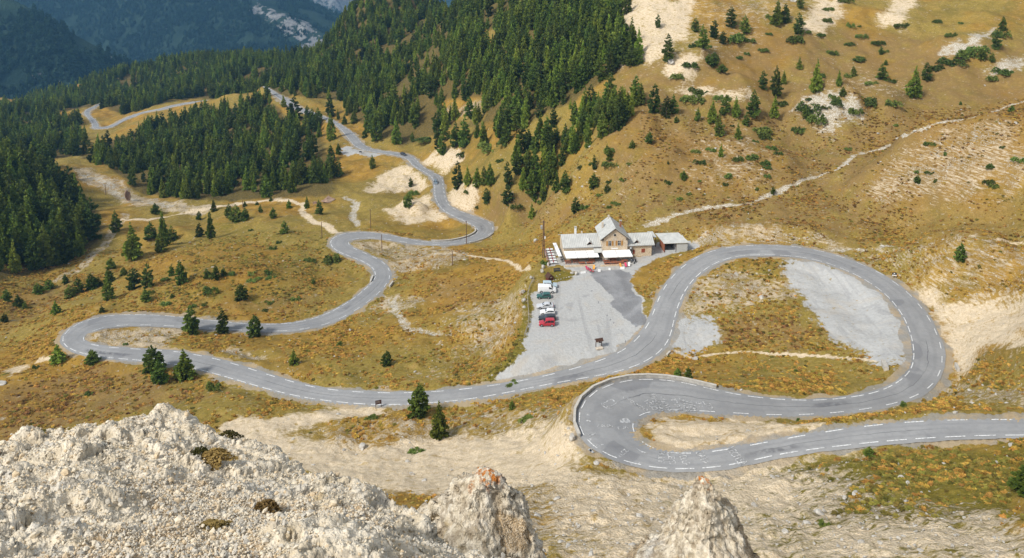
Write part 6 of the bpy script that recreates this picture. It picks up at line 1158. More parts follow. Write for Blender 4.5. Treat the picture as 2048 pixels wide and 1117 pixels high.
def worley3(P, scale, seed):
    """distance to the nearest and second nearest cell point, the nearest cell's own number and a tilted plane through it"""
    Q = P/scale; I = np.floor(Q).astype(np.int64); F1 = np.full(len(Q), 9.0, np.float32); F2 = F1.copy(); ID = np.zeros(len(Q), np.float32); TL = ID.copy()
    for a in (-1, 0, 1):
        for b in (-1, 0, 1):
            for c in (-1, 0, 1):
                x, y, z = I[:, 0]+a, I[:, 1]+b, I[:, 2]+c
                h1, h2, h3 = hash3(x, y, z, seed), hash3(x, y, z, seed+1), hash3(x, y, z, seed+2)
                dx, dy, dz = x+h1-Q[:, 0], y+h2-Q[:, 1], z+h3-Q[:, 2]
                d = np.sqrt(dx*dx+dy*dy+dz*dz).astype(np.float32)
                near = d < F1; F2 = np.where(near, F1, np.minimum(F2, d)); ID = np.where(near, hash3(x, y, z, seed+3), ID)
                TL = np.where(near, ((h2-0.5)*dx+(h3-0.5)*dy+(h1-0.5)*dz)*2*scale, TL); F1 = np.where(near, d, F1)
    return F1, F2, ID, TL
def grid_normals(G, wrap=False):
    if wrap: du = np.roll(G, -1, 1)-np.roll(G, 1, 1)
    else: du = np.gradient(G, axis=1)
    n = np.cross(du, np.gradient(G, axis=0)); return n/np.maximum(np.linalg.norm(n, axis=2), 1e-9)[..., None]
def break_rock(G, wgt, seed, k=1.0, wrap=False, flip=1.0):
    """carve a smooth grid into broken limestone: tilted blocks of three sizes, each cut into the surface left by the one before"""
    sh = G.shape
    for step, (size, lift, tilt, soft) in enumerate(((1.15, 0.26, 0.40, 0.16), (0.40, 0.13, 0.42, 0.15), (0.13, 0.045, 0.40, 0.16))):
        P = G.reshape(-1, 3); n = grid_normals(G, wrap).reshape(-1, 3)*flip
        W_ = P+np.stack([fbm3(P+q, 0.7*size*k, 4, seed+5+q, 0.6) for q in (0, 9, -7)], 1)*0.55*size*k
        B = np.stack([W_[:, 0]*0.75+W_[:, 2]*0.5, W_[:, 1]*0.9-W_[:, 2]*0.3, W_[:, 2]*1.35+W_[:, 0]*0.55], 1)       # beds dip to one side
        f1, f2, i, t = worley3(B, size*k, seed+20*step)
        r = ((i-0.5)*lift*k+np.clip(t*tilt, -0.3*size*k, 0.3*size*k))*(1-np.exp(-(f2-f1)/soft))-0.10*size*k*np.exp(-(f2-f1)/0.07)*0.5+fbm3(P, 0.5*size*k, 4, seed+60+step, 0.6)*0.17*size*k
        G = (P+n*(r*wgt)[:, None]).reshape(sh)
    return G

# ---------------------------------------------------------------- ground
T = Terrain(CTRL, [ROAD_A, ROAD_B], PADS, MOUNDS)
tanv = np.linspace(-0.92, 0.92, 780)
rows = np.concatenate([np.linspace(14, 60, 60)[:-1], np.geomspace(60, 1350, 860)])
TX, TY = np.meshgrid(tanv, rows); gx = (TX*TY).ravel(); gy = TY.ravel()
gz, grd = T.height(gx, gy, True)
def cover_masks(x, y):
    M = {k: np.zeros(len(x), np.float32) for k in 'dgsnbpa'}
    wob = fbm(x, y, 7, 3, 41)*5.0
    for kind, k, s, soft, pts in COVER:
        if len(pts) < 2: continue
        P = np.array(pts)
        if kind == 'poly':
            lo = P.min(0)-12; hi = P.max(0)+12; sel = np.nonzero((x > lo[0]) & (x < hi[0]) & (y > lo[1]) & (y < hi[1]))[0]
            if not len(sel): continue
            d = poly_dist(pts, x[sel], y[sel], True)+wob[sel]*min(1, soft/3.5)
            v = s*(1-sstep(-soft*0.45, soft*0.9, d))
        else:
            seg = np.concatenate([[0], np.cumsum(np.hypot(*np.diff(P, axis=0).T))]); t = np.arange(0, seg[-1]+.6, 0.6)
            Q = np.stack([np.interp(t, seg, P[:, 0]), np.interp(t, seg, P[:, 1])], 1); Q = Q+fbm(Q[:, 0], Q[:, 1], 14, 2, 9)[:, None]*np.array([1.5, 1.5])
            lo = Q.min(0)-soft*3; hi = Q.max(0)+soft*3; sel = np.nonzero((x > lo[0]) & (x < hi[0]) & (y > lo[1]) & (y < hi[1]))[0]
            if not len(sel): continue
            d, _ = near_line(Q, x[sel], y[sel], soft*3)
            v = s*(1-sstep(soft*0.6, soft*1.5, d+wob[sel]*0.12*soft))
        M[k][sel] = np.maximum(M[k][sel], v)
    return M
M = cover_masks(gx, gy)
# relief of the stony ground and small terraces on the steep grass
rough = np.clip(M['s']+0.5*M['d']+0.6*M['p'], 0, 1)*(grd > 0.6)
gz = gz+rough*(fbm(gx, gy, 1.6, 3, 51)*0.55)+(grd > 1.0)*(fbm(gx, gy*1.0+gz*1.5, 3.0, 2, 61)*0.35)*(1-M['g'])
gz = gz-0.35*M['p']*(grd > 1)
idx = np.arange(len(gx)).reshape(TX.shape)
gf = np.stack([idx[:-1, :-1], idx[:-1, 1:], idx[1:, 1:], idx[1:, :-1]], -1).reshape(-1, 4)

g = NM('mountain_ground', 0.95, 0.05)
A1 = g.sep(g.attr('cover_a').outputs['Color']); A2 = g.sep(g.attr('cover_b').outputs['Color'])
P0 = g.pos()
big = g.noise(0.022, 4); mid = g.noise(0.16, 4, dist=0.4); fine = g.noise(1.3, 4); micro = g.noise(5.5, 3)
strk = g.noise(0.8, 4, g.scaled(P0, (0.42, 0.42, 3.4)), rough=0.65, dist=0.5)      # lines along the contours
gold = g.mix(g.ss(0.35, 0.66, mid), (0.245, 0.138, 0.024), (0.360, 0.212, 0.038))
olive = g.mix(g.ss(0.3, 0.7, fine), (0.190, 0.145, 0.030), (0.290, 0.218, 0.054))
grass = g.mix(g.ss(0.38, 0.58, big), gold, olive)
grass = g.mix(g.ma('MULTIPLY', g.ss(0.52, 0.68, g.noise(0.05, 4, dist=1.0)), 0.6), grass, (0.130, 0.112, 0.026))
brown = g.mix(g.ss(0.3, 0.7, strk), (0.150, 0.094, 0.038), (0.270, 0.172, 0.074))
grass = g.mix(g.ma('MULTIPLY', A2[0], g.ss(0.25, 0.6, mid)), grass, brown)
grass = g.mix(g.ma('MULTIPLY', g.ss(0.52, 0.68, strk), 0.50), grass, (0.145, 0.084, 0.024))
grass = g.mix(g.ma('MULTIPLY', g.ss(0.46, 0.34, strk), 0.45), grass, (0.38, 0.255, 0.085))
spot = g.noise(0.42, 5, rough=0.68)
grass = g.mix(g.ma('MULTIPLY', g.ss(0.55, 0.68, spot), 0.45), grass, (0.150, 0.112, 0.028))
grass = g.mix(g.ma('MULTIPLY', g.ss(0.45, 0.33, spot), 0.40), grass, (0.40, 0.270, 0.095))
green = g.mix(g.ss(0.3, 0.7, fine), (0.085, 0.088, 0.013), (0.185, 0.155, 0.022))
gmask = g.ss(0.42, 0.75, g.ma('ADD', A1[2], g.ma('MULTIPLY', g.ma('SUBTRACT', mid, 0.5), 0.9)))
grass = g.mix(g.ma('MULTIPLY', gmask, 0.8), grass, green)
grass = g.mix(g.ma('MULTIPLY', g.ss(0.5, 0.8, micro), 0.5), grass, (0.42, 0.245, 0.050))
grass = g.mix(g.ma('MULTIPLY', g.ss(0.52, 0.30, micro), 0.55), grass, (0.150, 0.090, 0.018))
# bare soil, scree and pebbles
dirt = g.mix(g.ss(0.3, 0.7, fine), (0.58, 0.460, 0.305), (0.70, 0.575, 0.400))
dirt = g.mix(g.ss(0.55, 0.75, micro), dirt, (0.36, 0.270, 0.170))
vs = g.vor(2.6); vc = g.n('ShaderNodeSeparateColor'); g.t.links.new(g.vor(2.6, out='Color'), vc.inputs[0])
stone = g.mix(vc.outputs[0], (0.31, 0.270, 0.205), (0.60, 0.545, 0.450))
stone = g.mix(g.ss(0.28, 0.5, vs), stone, (0.28, 0.215, 0.130))
grav = g.mix(g.ss(0.3, 0.7, fine), (0.375, 0.370, 0.352), (0.435, 0.430, 0.410))
grav = g.mix(g.ma('MULTIPLY', g.ss(0.55, 0.7, mid), 0.6), grav, (0.285, 0.282, 0.275))
grav = g.mix(g.ma('MULTIPLY', g.ss(0.50, 0.66, g.noise(0.09, 4, dist=1.5)), 0.55), grav, (0.43, 0.385, 0.32))
trk = g.noise(0.30, 3, g.scaled(P0, (1.0, 0.12, 1.0)), dist=0.8)
grav = g.mix(g.ma('MULTIPLY', g.ss(0.54, 0.66, trk), 0.45), grav, (0.27, 0.267, 0.26))
grav = g.mix(g.ma('MULTIPLY', g.ss(0.6, 0.75, micro), 0.3), grav, (0.53, 0.52, 0.49))
def soft(mask, amt, lo=0.42, hi=0.62): return g.ss(lo, hi, g.ma('ADD', mask, g.ma('MULTIPLY', g.ma('SUBTRACT', amt, 0.5), 0.9)))
n_st = g.ma('ADD', g.ma('MULTIPLY', strk, 0.55), g.ma('MULTIPLY', fine, 0.45))
ns2 = g.ma('ADD', 0.5, g.ma('MULTIPLY', g.ma('SUBTRACT', g.ma('ADD', g.ma('MULTIPLY', strk, 0.75), g.ma('MULTIPLY', fine, 0.25)), 0.5), 2.6))
c = g.mix(soft(g.ma('MULTIPLY', A1[1], 0.70), ns2, 0.30, 0.72), grass, g.mix(g.ss(0.4, 0.6, mid), stone, g.mix(0.5, dirt, (0.30, 0.235, 0.150))))
dstr = g.mix(g.ma('MULTIPLY', g.ss(0.52, 0.66, spot), 0.38), dirt, (0.36, 0.285, 0.185)); dstr = g.mix(g.ma('MULTIPLY', g.ss(0.55, 0.66, strk), 0.40), dstr, (0.32, 0.235, 0.125))
pb = g.vor(5.0); pbc = g.sep(g.vor(5.0, out='Color'))
dstr = g.mix(g.ma('MULTIPLY', g.ss(0.34, 0.22, pb), g.ma('MULTIPLY', pbc[0], 0.75)), dstr, (0.60, 0.53, 0.42)); dstr = g.mix(g.ma('MULTIPLY', g.ss(0.44, 0.58, pb), 0.25), dstr, (0.36, 0.275, 0.17))
edge_n = g.ma('ADD', ns2, g.ma('MULTIPLY', g.ma('SUBTRACT', spot, 0.5), 1.6))
c = g.mix(soft(A1[0], edge_n, 0.22, 0.85), c, dstr)
gr = g.attr('cover_a').outputs['Alpha']
c = g.mix(soft(gr, g.ma('ADD', 0.5, g.ma('MULTIPLY', g.ma('SUBTRACT', g.noise(0.6, 6, rough=0.7), 0.5), 2.9)), 0.30, 0.68), c, grav)
c = g.mix(soft(g.ma('MULTIPLY', A2[1], 0.84), edge_n, 0.24, 0.80), c, g.mix(g.ss(0.35, 0.5, vs), (0.58, 0.545, 0.47), (0.36, 0.31, 0.23)))
# verge of the road
c = g.mix(g.ma('MULTIPLY', soft(A2[2], fine), 0.85), c, g.mix(g.ss(0.4, 0.6, mid), (0.26, 0.245, 0.215), (0.37, 0.29, 0.19)))
c = g.mix(g.ma('MULTIPLY', soft(g.attr('cover_b').outputs['Alpha'], g.noise(0.5, 5, dist=1.0), 0.35, 0.62), 0.85), c, g.mix(g.ss(0.4, 0.65, mid), (0.165, 0.165, 0.170), (0.26, 0.26, 0.262)))
# loose pale stones everywhere on the slopes
vs2 = g.n('ShaderNodeTexVoronoi'); g.put(vs2.inputs['Vector'], P0); vs2.inputs['Scale'].default_value = 0.9
r2 = g.sep(vs2.outputs['Color'])
sp = g.ma('MULTIPLY', g.ss(0.16, 0.10, vs2.outputs['Distance']), g.ss(0.86, 0.90, r2[0]))
c = g.mix(g.ma('MULTIPLY', sp, g.ss(0.45, 0.6, big)), c, (0.50, 0.46, 0.39))
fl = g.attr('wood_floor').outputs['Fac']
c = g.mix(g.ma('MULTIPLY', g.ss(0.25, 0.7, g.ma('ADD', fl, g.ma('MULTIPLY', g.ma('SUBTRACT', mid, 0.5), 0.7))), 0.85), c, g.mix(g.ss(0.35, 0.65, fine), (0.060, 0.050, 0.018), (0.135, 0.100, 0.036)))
g.color(c)
hgt = g.ma('ADD', g.ma('MULTIPLY', fine, 0.6), g.ma('MULTIPLY', micro, 0.4))
g.bump(g.ma('ADD', hgt, g.ma('MULTIPLY', g.ma('MULTIPLY', vs, A1[1]), -0.6)), 0.9, 0.35)

me = mesh_np('ground', np.stack([gx, gy, gz], 1), gf, [g.m], True)
ca = me.color_attributes.new('cover_a', 'FLOAT_COLOR', 'POINT'); cb = me.color_attributes.new('cover_b', 'FLOAT_COLOR', 'POINT')
verge = (1-sstep(0.2, 1.9, grd+fbm(gx, gy, 4, 2, 71)*2.4))*0.85
ca.data.foreach_set('color', np.stack([M['d'], M['s'], M['n'], M['g']], 1).astype(np.float32).ravel())
cb.data.foreach_set('color', np.stack([M['b'], M['p'], verge, M['a']], 1).astype(np.float32).ravel())
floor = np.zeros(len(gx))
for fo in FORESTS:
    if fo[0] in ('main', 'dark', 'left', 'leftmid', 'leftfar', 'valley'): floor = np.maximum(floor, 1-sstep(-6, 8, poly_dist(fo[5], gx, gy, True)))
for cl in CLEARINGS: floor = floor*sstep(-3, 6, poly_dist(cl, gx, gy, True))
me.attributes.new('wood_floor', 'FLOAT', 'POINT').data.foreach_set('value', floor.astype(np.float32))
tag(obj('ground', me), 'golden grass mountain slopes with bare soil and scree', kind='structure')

def ground_z(x, y):
    return float(T.height(np.array([float(x)]), np.array([float(y)]))[0])
def ground_many(x, y): return T.height(np.asarray(x, float), np.asarray(y, float))

# ---------------------------------------------------------------- road
def smooth1(a, k):
    wgt = np.exp(-0.5*(np.arange(-3*k, 3*k+1)/k)**2); wgt /= wgt.sum()
    return np.convolve(np.pad(a, 3*k, mode='edge'), wgt, 'valid')
def dense_road(r, step):
    r = np.array(r, float); C = (r[:, :2]+r[:, 2:4])/2
    s = np.concatenate([[0], np.cumsum(np.hypot(*np.diff(C, axis=0).T))]); t = np.arange(0, s[-1], step)
    return np.stack([np.interp(t, s, r[:, i]) for i in range(5)], 1), t
a = NM('road_asphalt', 0.85, 0.25)
uvn = a.n('ShaderNodeUVMap', uv_map='lane'); sx = a.n('ShaderNodeSeparateXYZ'); a.t.links.new(uvn.outputs[0], sx.inputs[0])
n1 = a.noise(0.12, 4); n2 = a.noise(1.2, 3); n3 = a.noise(9, 2)
base = a.mix(a.ss(0.3, 0.7, n1), (0.225, 0.224, 0.220), (0.285, 0.283, 0.276))
base = a.mix(a.ma('MULTIPLY', a.ss(0.4, 0.75, n2), 0.35), base, (0.175, 0.175, 0.180))
base = a.mix(a.ma('MULTIPLY', a.ss(0.55, 0.8, n3), 0.4), base, (0.30, 0.30, 0.295))
wob = a.ma('ADD', sx.outputs[0], a.ma('MULTIPLY', a.ma('SUBTRACT', a.noise(0.25, 3), 0.5), 0.16))
seam = a.ss(0.014, 0.004, a.ma('ABSOLUTE', a.ma('SUBTRACT', wob, 0.50)))
seam = a.ma('MULTIPLY', seam, a.ss(0.44, 0.56, a.noise(0.05, 2)))
band = a.ma('MULTIPLY', a.ss(0.16, 0.05, a.ma('ABSOLUTE', a.ma('SUBTRACT', wob, 0.60))), a.ss(0.54, 0.66, a.noise(0.035, 3)))
base = a.mix(a.ma('MULTIPLY', band, a.ma('ADD', 0.25, a.ma('MULTIPLY', a.ss(0.4, 0.6, a.noise(0.9, 4)), 0.6))), base, (0.095, 0.095, 0.100))
base = a.mix(a.ma('MULTIPLY', seam, 0.75), base, (0.075, 0.075, 0.08))
wt = a.ma('ADD', a.ss(0.075, 0.02, a.ma('ABSOLUTE', a.ma('SUBTRACT', wob, 0.30))), a.ss(0.075, 0.02, a.ma('ABSOLUTE', a.ma('SUBTRACT', wob, 0.72))))
base = a.mix(a.ma('MULTIPLY', wt, 0.30), base, (0.185, 0.185, 0.187))
rep = a.ma('MULTIPLY', a.ss(0.62, 0.64, a.noise(0.07, 2, dist=0.3)), a.ss(0.5, 0.51, sx.outputs[0]))
base = a.mix(a.ma('MULTIPLY', rep, 0.5), base, (0.155, 0.155, 0.16))
edge = a.ss(0.46, 0.50, a.ma('ABSOLUTE', a.ma('SUBTRACT', sx.outputs[0], 0.5)))
base = a.mix(a.ma('MULTIPLY', edge, 0.35), base, (0.27, 0.245, 0.205))
a.color(base).bump(n3, 0.25, 0.02); ASPHALT = a.m
p = NM('road_paint', 0.7, 0.2); wear = p.ss(0.36, 0.54, p.noise(3.5, 5)); p.color(p.mix(wear, (0.36, 0.36, 0.355), (0.72, 0.72, 0.70))); PAINT = p.m
roads = []
def build_road(r, label):
    d, t = dense_road(r, 1.0); L = d[:, :2]; Rr = d[:, 2:4]; n = len(d); K = 7
    wid = np.hypot(*(L-Rr).T); jl = fbm(t, t*0, 2.5, 3, 5)*0.35; jr = fbm(t, t*0+50, 2.5, 3, 6)*0.35
    V = []; U = []
    fr = np.linspace(0, 1, K)
    for k, f in enumerate(fr):
        ff = f+(-jl/wid if k == 0 else jr/wid if k == K-1 else 0)
        P = L+(Rr-L)*np.reshape(ff, (-1, 1))*np.ones((n, 1)); crown = 0.05*(1-abs(2*f-1)**2)
        V.append(np.c_[P, d[:, 4]+crown-(0.10 if k in (0, K-1) else 0)]); U.append(np.c_[np.full(n, f), t/8.0])
    V = np.stack(V, 1).reshape(-1, 3); U = np.stack(U, 1).reshape(-1, 2); I = np.arange(n*K).reshape(n, K)
    F_ = np.stack([I[:-1, :-1], I[:-1, 1:], I[1:, 1:], I[1:, :-1]], -1).reshape(-1, 4)
    me = mesh_np('road', V, F_, [ASPHALT], True); uv = me.uv_layers.new(name='lane')
    uv.data.foreach_set('uv', U[F_.ravel()].astype(np.float32).ravel())
    o = tag(obj('road', me), label, kind='structure'); roads.append((d, o)); return o
road = build_road(ROAD_A, 'winding grey mountain road with dashed white edge lines')
road_far = build_road(ROAD_B, 'bend of the grey road far down in the forest')
RC = np.concatenate([np.c_[(d[:, :2]+d[:, 2:4])/2, d[:, 4]] for d, _ in roads])
def road_z(x, y):
    k = ((RC[:, 0]-x)**2+(RC[:, 1]-y)**2).argmin(); return RC[k, 2]
def strip_mesh(name, m, P, Q, z, parent):
    n = len(P); V = np.concatenate([np.c_[P, z], np.c_[Q, z]]); i = np.arange(n-1)
    return obj(name, mesh_np(name, V, np.stack([i, i+1, n+i+1, n+i], 1), [m]), parent)
dash_jobs = []
for (d, ro) in roads:
    L = d[:, :2]; Rr = d[:, 2:4]; wv = np.hypot(*(L-Rr).T)
    for side, on, off in ((0, 3.0, 3.5), (1, 3.0, 1.33)):
        f = np.clip(0.75/wv, 0.07, 0.2); f0 = f if side == 0 else 1-f
        Lc = L+(Rr-L)*f0[:, None]; s = np.concatenate([[0], np.cumsum(np.hypot(*np.diff(Lc, axis=0).T))])
        q = 0.0
        while q+on < s[-1]:
            tt = np.linspace(q, q+on, 5); xs = np.interp(tt, s, Lc[:, 0]); ys = np.interp(tt, s, Lc[:, 1]); zs = np.interp(tt, s, d[:, 4]); ff = np.interp(tt, s, f0)
            nx = np.interp(tt, s, (Rr-L)[:, 0]/wv); ny = np.interp(tt, s, (Rr-L)[:, 1]/wv); c2 = np.c_[xs, ys]; nn = np.c_[nx, ny]; nn /= np.hypot(*nn.T)[:, None]
            hw = 0.095
            dash_jobs.append((float(np.hypot(xs[2], ys[2])), ro, c2-nn*hw, c2+nn*hw, zs+0.05*(1-np.abs(2*ff-1)**2)+0.022)); q += on+off
dash_jobs.sort(key=lambda j: j[0])
for dist, ro, P, Q, z in dash_jobs[:300]: strip_mesh('road_marking', PAINT, P, Q, z, ro)
mv = []; mf = []
for dist, ro, P, Q, z in dash_jobs[300:]:
    b0 = len(mv); mv += list(np.c_[P, z])+list(np.c_[Q, z]); n = len(P); mf += [(b0+i, b0+i+1, b0+n+i+1, b0+n+i) for i in range(n-1)]
if mf: tag(obj('far_road_markings', mesh_np('far_road_markings', np.array(mv), np.array(mf), [PAINT]), road), kind='stuff')
# worn words and drawings that fans painted on the asphalt of the hairpin
fp = NM('worn_road_paint', 0.8, 0.15); ww = fp.ss(0.42, 0.60, fp.noise(2.2, 5)); fp.color(fp.mix(ww, (0.255, 0.255, 0.253), (0.50, 0.50, 0.49))); WORN = fp.m
def painted(name, verts, faces, m):
    V = [(x, y, road_z(x, y)+0.085) for x, y in verts]
    me = bpy.data.meshes.new(name); me.from_pydata(V, [], faces); me.materials.append(m); return obj(name, me, road)
dg = None
for txt, x0, y0, x1, y1, gh in WORDS:
    cu = bpy.data.curves.new('word', 'FONT'); cu.body = txt; cu.size = 1.0; to = bpy.data.objects.new('word', cu); col.objects.link(to)
    bpy.context.view_layer.update(); tm = to.evaluated_get(bpy.context.evaluated_depsgraph_get()).to_mesh()
    vv = np.array([v.co[:2] for v in tm.vertices]); ff = [tuple(p.vertices) for p in tm.polygons]; to.to_mesh_clear(); bpy.data.objects.remove(to)
    if not len(vv): continue
    wd = vv[:, 0].max(); ln = math.hypot(x1-x0, y1-y0); e = np.array([(x1-x0)/ln, (y1-y0)/ln]); up = np.array([-e[1], e[0]])
    Q = np.array([x0, y0])+vv[:, :1]/wd*ln*e+vv[:, 1:2]*gh/0.7*up
    painted('painted_word', [tuple(q) for q in Q], ff, WORN)
for pts, wd in STROKES:
    P = np.array(pts, float); n = len(P); d = np.gradient(P, axis=0); nn = np.c_[-d[:, 1], d[:, 0]]; nn /= np.hypot(*nn.T)[:, None]
    painted('painted_stroke', [tuple(q) for q in np.concatenate([P-nn*wd/2, P+nn*wd/2])], [(i, i+1, n+i+1, n+i) for i in range(n-1)], WORN)
for pts in PATCHES: painted('painted_patch', pts, [tuple(range(len(pts)))], WORN)

# ---------------------------------------------------------------- far mountains
def ridge(x, y, scale, seed, octaves=5):
    s = 0; amp = 1.0; f = 1.0
    for o in range(octaves):
        s = s+amp*(0.5-np.abs(vnoise(x*f/scale+31*o, y*f/scale-11*o, seed+o))*2); amp *= 0.5; f *= 2.07
    return s
def far_hill(x, y):                                  # wooded shoulder on the left of the valley
    crest = -165-0.62*(x+960)+ridge(x, y, 260, 5)*16
    face = -330+0.62*(y-1330)+ridge(x, y, 180, 8)*22
    back = crest-0.8*np.maximum(0, y-1640)
    return np.minimum(np.minimum(crest, face), back)
def far_mountain(x, y):                              # blue wooded mountain across the valley
    crest = -290-0.34*(x+810)+ridge(x, y, 420, 15)*30
    q = y+0.22*x
    face = -470+0.56*(q-2150)+ridge(x+0.5*y, y*0.3, 330, 18)*75+ridge(x, y, 90, 19, 3)*14
    return np.minimum(face, np.maximum(crest-0.5*np.maximum(0, y-2900), -900))
def far_wall(x, y):                                  # pale rock wall behind everything
    return -860+0.55*(y-4100-0.15*x)+ridge(x+0.3*y, y*0.4, 600, 25)*170+ridge(x, y, 130, 27, 3)*30
def hill_mesh(name, fn, t0, t1, nt_, y0, y1, ny, m, label):
    tt = np.linspace(t0, t1, nt_); yy = np.geomspace(y0, y1, ny); A, B = np.meshgrid(tt, yy); x = (A*B).ravel(); y = B.ravel(); z = fn(x, y)
    I = np.arange(len(x)).reshape(A.shape); f = np.stack([I[:-1, :-1], I[:-1, 1:], I[1:, 1:], I[1:, :-1]], -1).reshape(-1, 4)
    return tag(obj(name, mesh_np(name, np.stack([x, y, z], 1), f, [m], True)), label, kind='structure')
h = NM('wooded_mountain', 0.95, 0.05)
sl = h.n('ShaderNodeNewGeometry'); sz = h.n('ShaderNodeSeparateXYZ'); h.t.links.new(sl.outputs['Normal'], sz.inputs[0])
wood = h.mix(h.ss(0.35, 0.65, h.noise(0.02, 4)), (0.012, 0.024, 0.016), (0.026, 0.044, 0.026))
rockc = h.mix(h.ss(0.3, 0.7, h.noise(0.05, 5)), (0.10, 0.10, 0.098), (0.27, 0.262, 0.245))
rk = h.attr('bare').outputs['Fac']
h.color(h.mix(h.ss(0.45, 0.6, h.ma('ADD', rk, h.ma('MULTIPLY', h.ma('SUBTRACT', h.noise(0.025, 6, rough=0.65), 0.5), 2.4))), wood, rockc)).bump(h.noise(0.15, 4), 1.0, 6.0)
WOODED = h.m
def bare_attr(o, fn):
    me = o.data; v = np.empty(len(me.vertices)*3, np.float32); me.vertices.foreach_get('co', v); v = v.reshape(-1, 3)
    at = me.attributes.new('bare', 'FLOAT', 'POINT'); at.data.foreach_set('value', fn(v[:, 0], v[:, 1], v[:, 2]).astype(np.float32))
def chute(x, y, pts, wd):
    d, _ = near_line(np.array(pts, float), x, y, wd*3); return 1-sstep(wd*0.4, wd*1.6, d)
def dl(pts, step=12):
    P = np.array(pts, float); s = np.concatenate([[0], np.cumsum(np.hypot(*np.diff(P, axis=0).T))]); t = np.arange(0, s[-1], step)
    return np.stack([np.interp(t, s, P[:, 0]), np.interp(t, s, P[:, 1])], 1)
def bare_mtn(x, y, z):
    b = np.zeros(len(x))
    for line, wd in MOUNTAIN_CHUTES: b = np.maximum(b, chute(x, y, dl(line), wd))
    return b*0.62
m1 = hill_mesh('wooded_hill', far_hill, -1.0, -0.30, 200, 1200, 1850, 90, WOODED, 'wooded shoulder on the far side of the valley'); bare_attr(m1, lambda x, y, z: sstep(0.25, 0.45, fbm(x, y, 60, 3, 33))*0.7)
m2 = hill_mesh('wooded_mountain', far_mountain, -1.05, 0.35, 420, 1900, 4200, 170, WOODED, 'blue wooded mountain with pale rock chutes'); bare_attr(m2, bare_mtn)
m3 = hill_mesh('rocky_mountain', far_wall, -1.05, 0.35, 240, 3600, 7600, 110, WOODED, 'pale rocky mountain in the far distance'); bare_attr(m3, lambda x, y, z: sstep(-0.15, 0.15, fbm(x, y, 420, 4, 36))*0.95)

# ---------------------------------------------------------------- the crag in front
k = NM('crag_rock', 0.9, 0.12)
kn = k.noise(0.5, 4); kf = k.noise(3.2, 5); km = k.noise(17, 4); cr = k.attr('gravelly').outputs['Fac']
rockcol = k.mix(k.ss(0.35, 0.65, kf), (0.52, 0.440, 0.315), (0.72, 0.640, 0.505))
rockcol = k.mix(k.ma('MULTIPLY', k.ss(0.52, 0.70, kn), 0.7), rockcol, (0.50, 0.480, 0.435))
rockcol = k.mix(k.ma('MULTIPLY', k.ss(0.56, 0.70, k.noise(6, 4)), 0.65), rockcol, (0.27, 0.235, 0.185))
rockcol = k.mix(k.ma('MULTIPLY', k.ss(0.63, 0.74, k.noise(1.1, 4)), 0.55), rockcol, (0.47, 0.345, 0.180))
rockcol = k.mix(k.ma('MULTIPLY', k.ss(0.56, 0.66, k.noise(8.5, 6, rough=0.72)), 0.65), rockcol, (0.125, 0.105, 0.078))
rockcol = k.mix(k.ma('MULTIPLY', k.ss(0.60, 0.70, k.noise(2.3, 4)), 0.5), rockcol, (0.42, 0.30, 0.13))
pv = k.vor(22); pc = k.sep(k.vor(22, out='Color'))
pebble = k.mix(pc[0], (0.52, 0.410, 0.265), (0.72, 0.620, 0.475)); pebble = k.mix(k.ss(0.30, 0.55, pv), pebble, (0.44, 0.325, 0.195))
kc = k.mix(k.ss(0.4, 0.6, k.ma('ADD', cr, k.ma('MULTIPLY', k.ma('SUBTRACT', kf, 0.5), 0.5))), rockcol, pebble)
lich = k.ma('MULTIPLY', k.attr('lichen').outputs['Fac'], k.ss(0.48, 0.56, k.noise(7, 5, rough=0.7)))
stn = k.attr('stain').outputs['Fac']; kc = k.mix(k.ma('MULTIPLY', stn, k.ss(0.44, 0.60, k.noise(2.6, 5, k.scaled(k.pos(), (1.6, 1.6, 0.5)), rough=0.68))), kc, (0.205, 0.152, 0.095))
kc = k.mix(lich, kc, (0.42, 0.135, 0.012))
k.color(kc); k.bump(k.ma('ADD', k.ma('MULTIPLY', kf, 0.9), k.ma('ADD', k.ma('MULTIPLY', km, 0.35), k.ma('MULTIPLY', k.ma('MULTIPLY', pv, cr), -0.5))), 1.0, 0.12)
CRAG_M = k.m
fitc = tps_fit(np.array(CRAG)[:, :2], np.array(CRAG)[:, 2], 0.0)
ct = np.linspace(-0.95, 0.12, 800); cy = np.linspace(3.2, 19.5, 500); A, B = np.meshgrid(ct, cy); x = (A*B).ravel(); y = B.ravel(); tt_ = A.ravel()
front = tps_eval(fitc, x, y)-0.10
ce = np.array(CRAG_CREST); yc = np.interp(tt_, ce[:, 0], ce[:, 1])+fbm(tt_*9, tt_*0, 1.0, 3, 4)*0.5
gd = poly_dist(CRAG_GRAVEL, x, y, True); gravelly = 1-sstep(-0.5, 0.6, gd+fbm(x, y, 1.3, 3, 91)*1.5)
over = np.maximum(0, y-yc); z0 = front-over*1.7
for bx_, by_, bw, bh in CRAG_BLOCKS: z0 = z0+bh*np.exp(-(((x-bx_)/bw)**2+((y-by_)/(bw*0.8))**2)**1.5)
G = np.stack([x, y, z0], 1).reshape(*A.shape, 3)
P3 = break_rock(G, (1-gravelly)*0.62+0.07, 3).reshape(-1, 3)
P3[:, 2] += gravelly*(fbm3(P3, 0.35, 3, 95)*0.06+fbm3(P3, 1.6, 2, 96)*0.16-0.06)
I = np.arange(len(x)).reshape(A.shape); f4 = np.stack([I[:-1, :-1], I[:-1, 1:], I[1:, 1:], I[1:, :-1]], -1).reshape(-1, 4)
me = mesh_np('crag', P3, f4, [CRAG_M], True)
for nm, vals in (('gravelly', gravelly), ('stain', np.full(len(x), 0.06)), ('lichen', np.zeros(len(x)))):
    me.attributes.new(nm, 'FLOAT', 'POINT').data.foreach_set('value', np.asarray(vals, np.float32))
crag = tag(obj('rocky_crag', me), 'broad pale limestone crag with gravel hollow above the valley', 'rock')
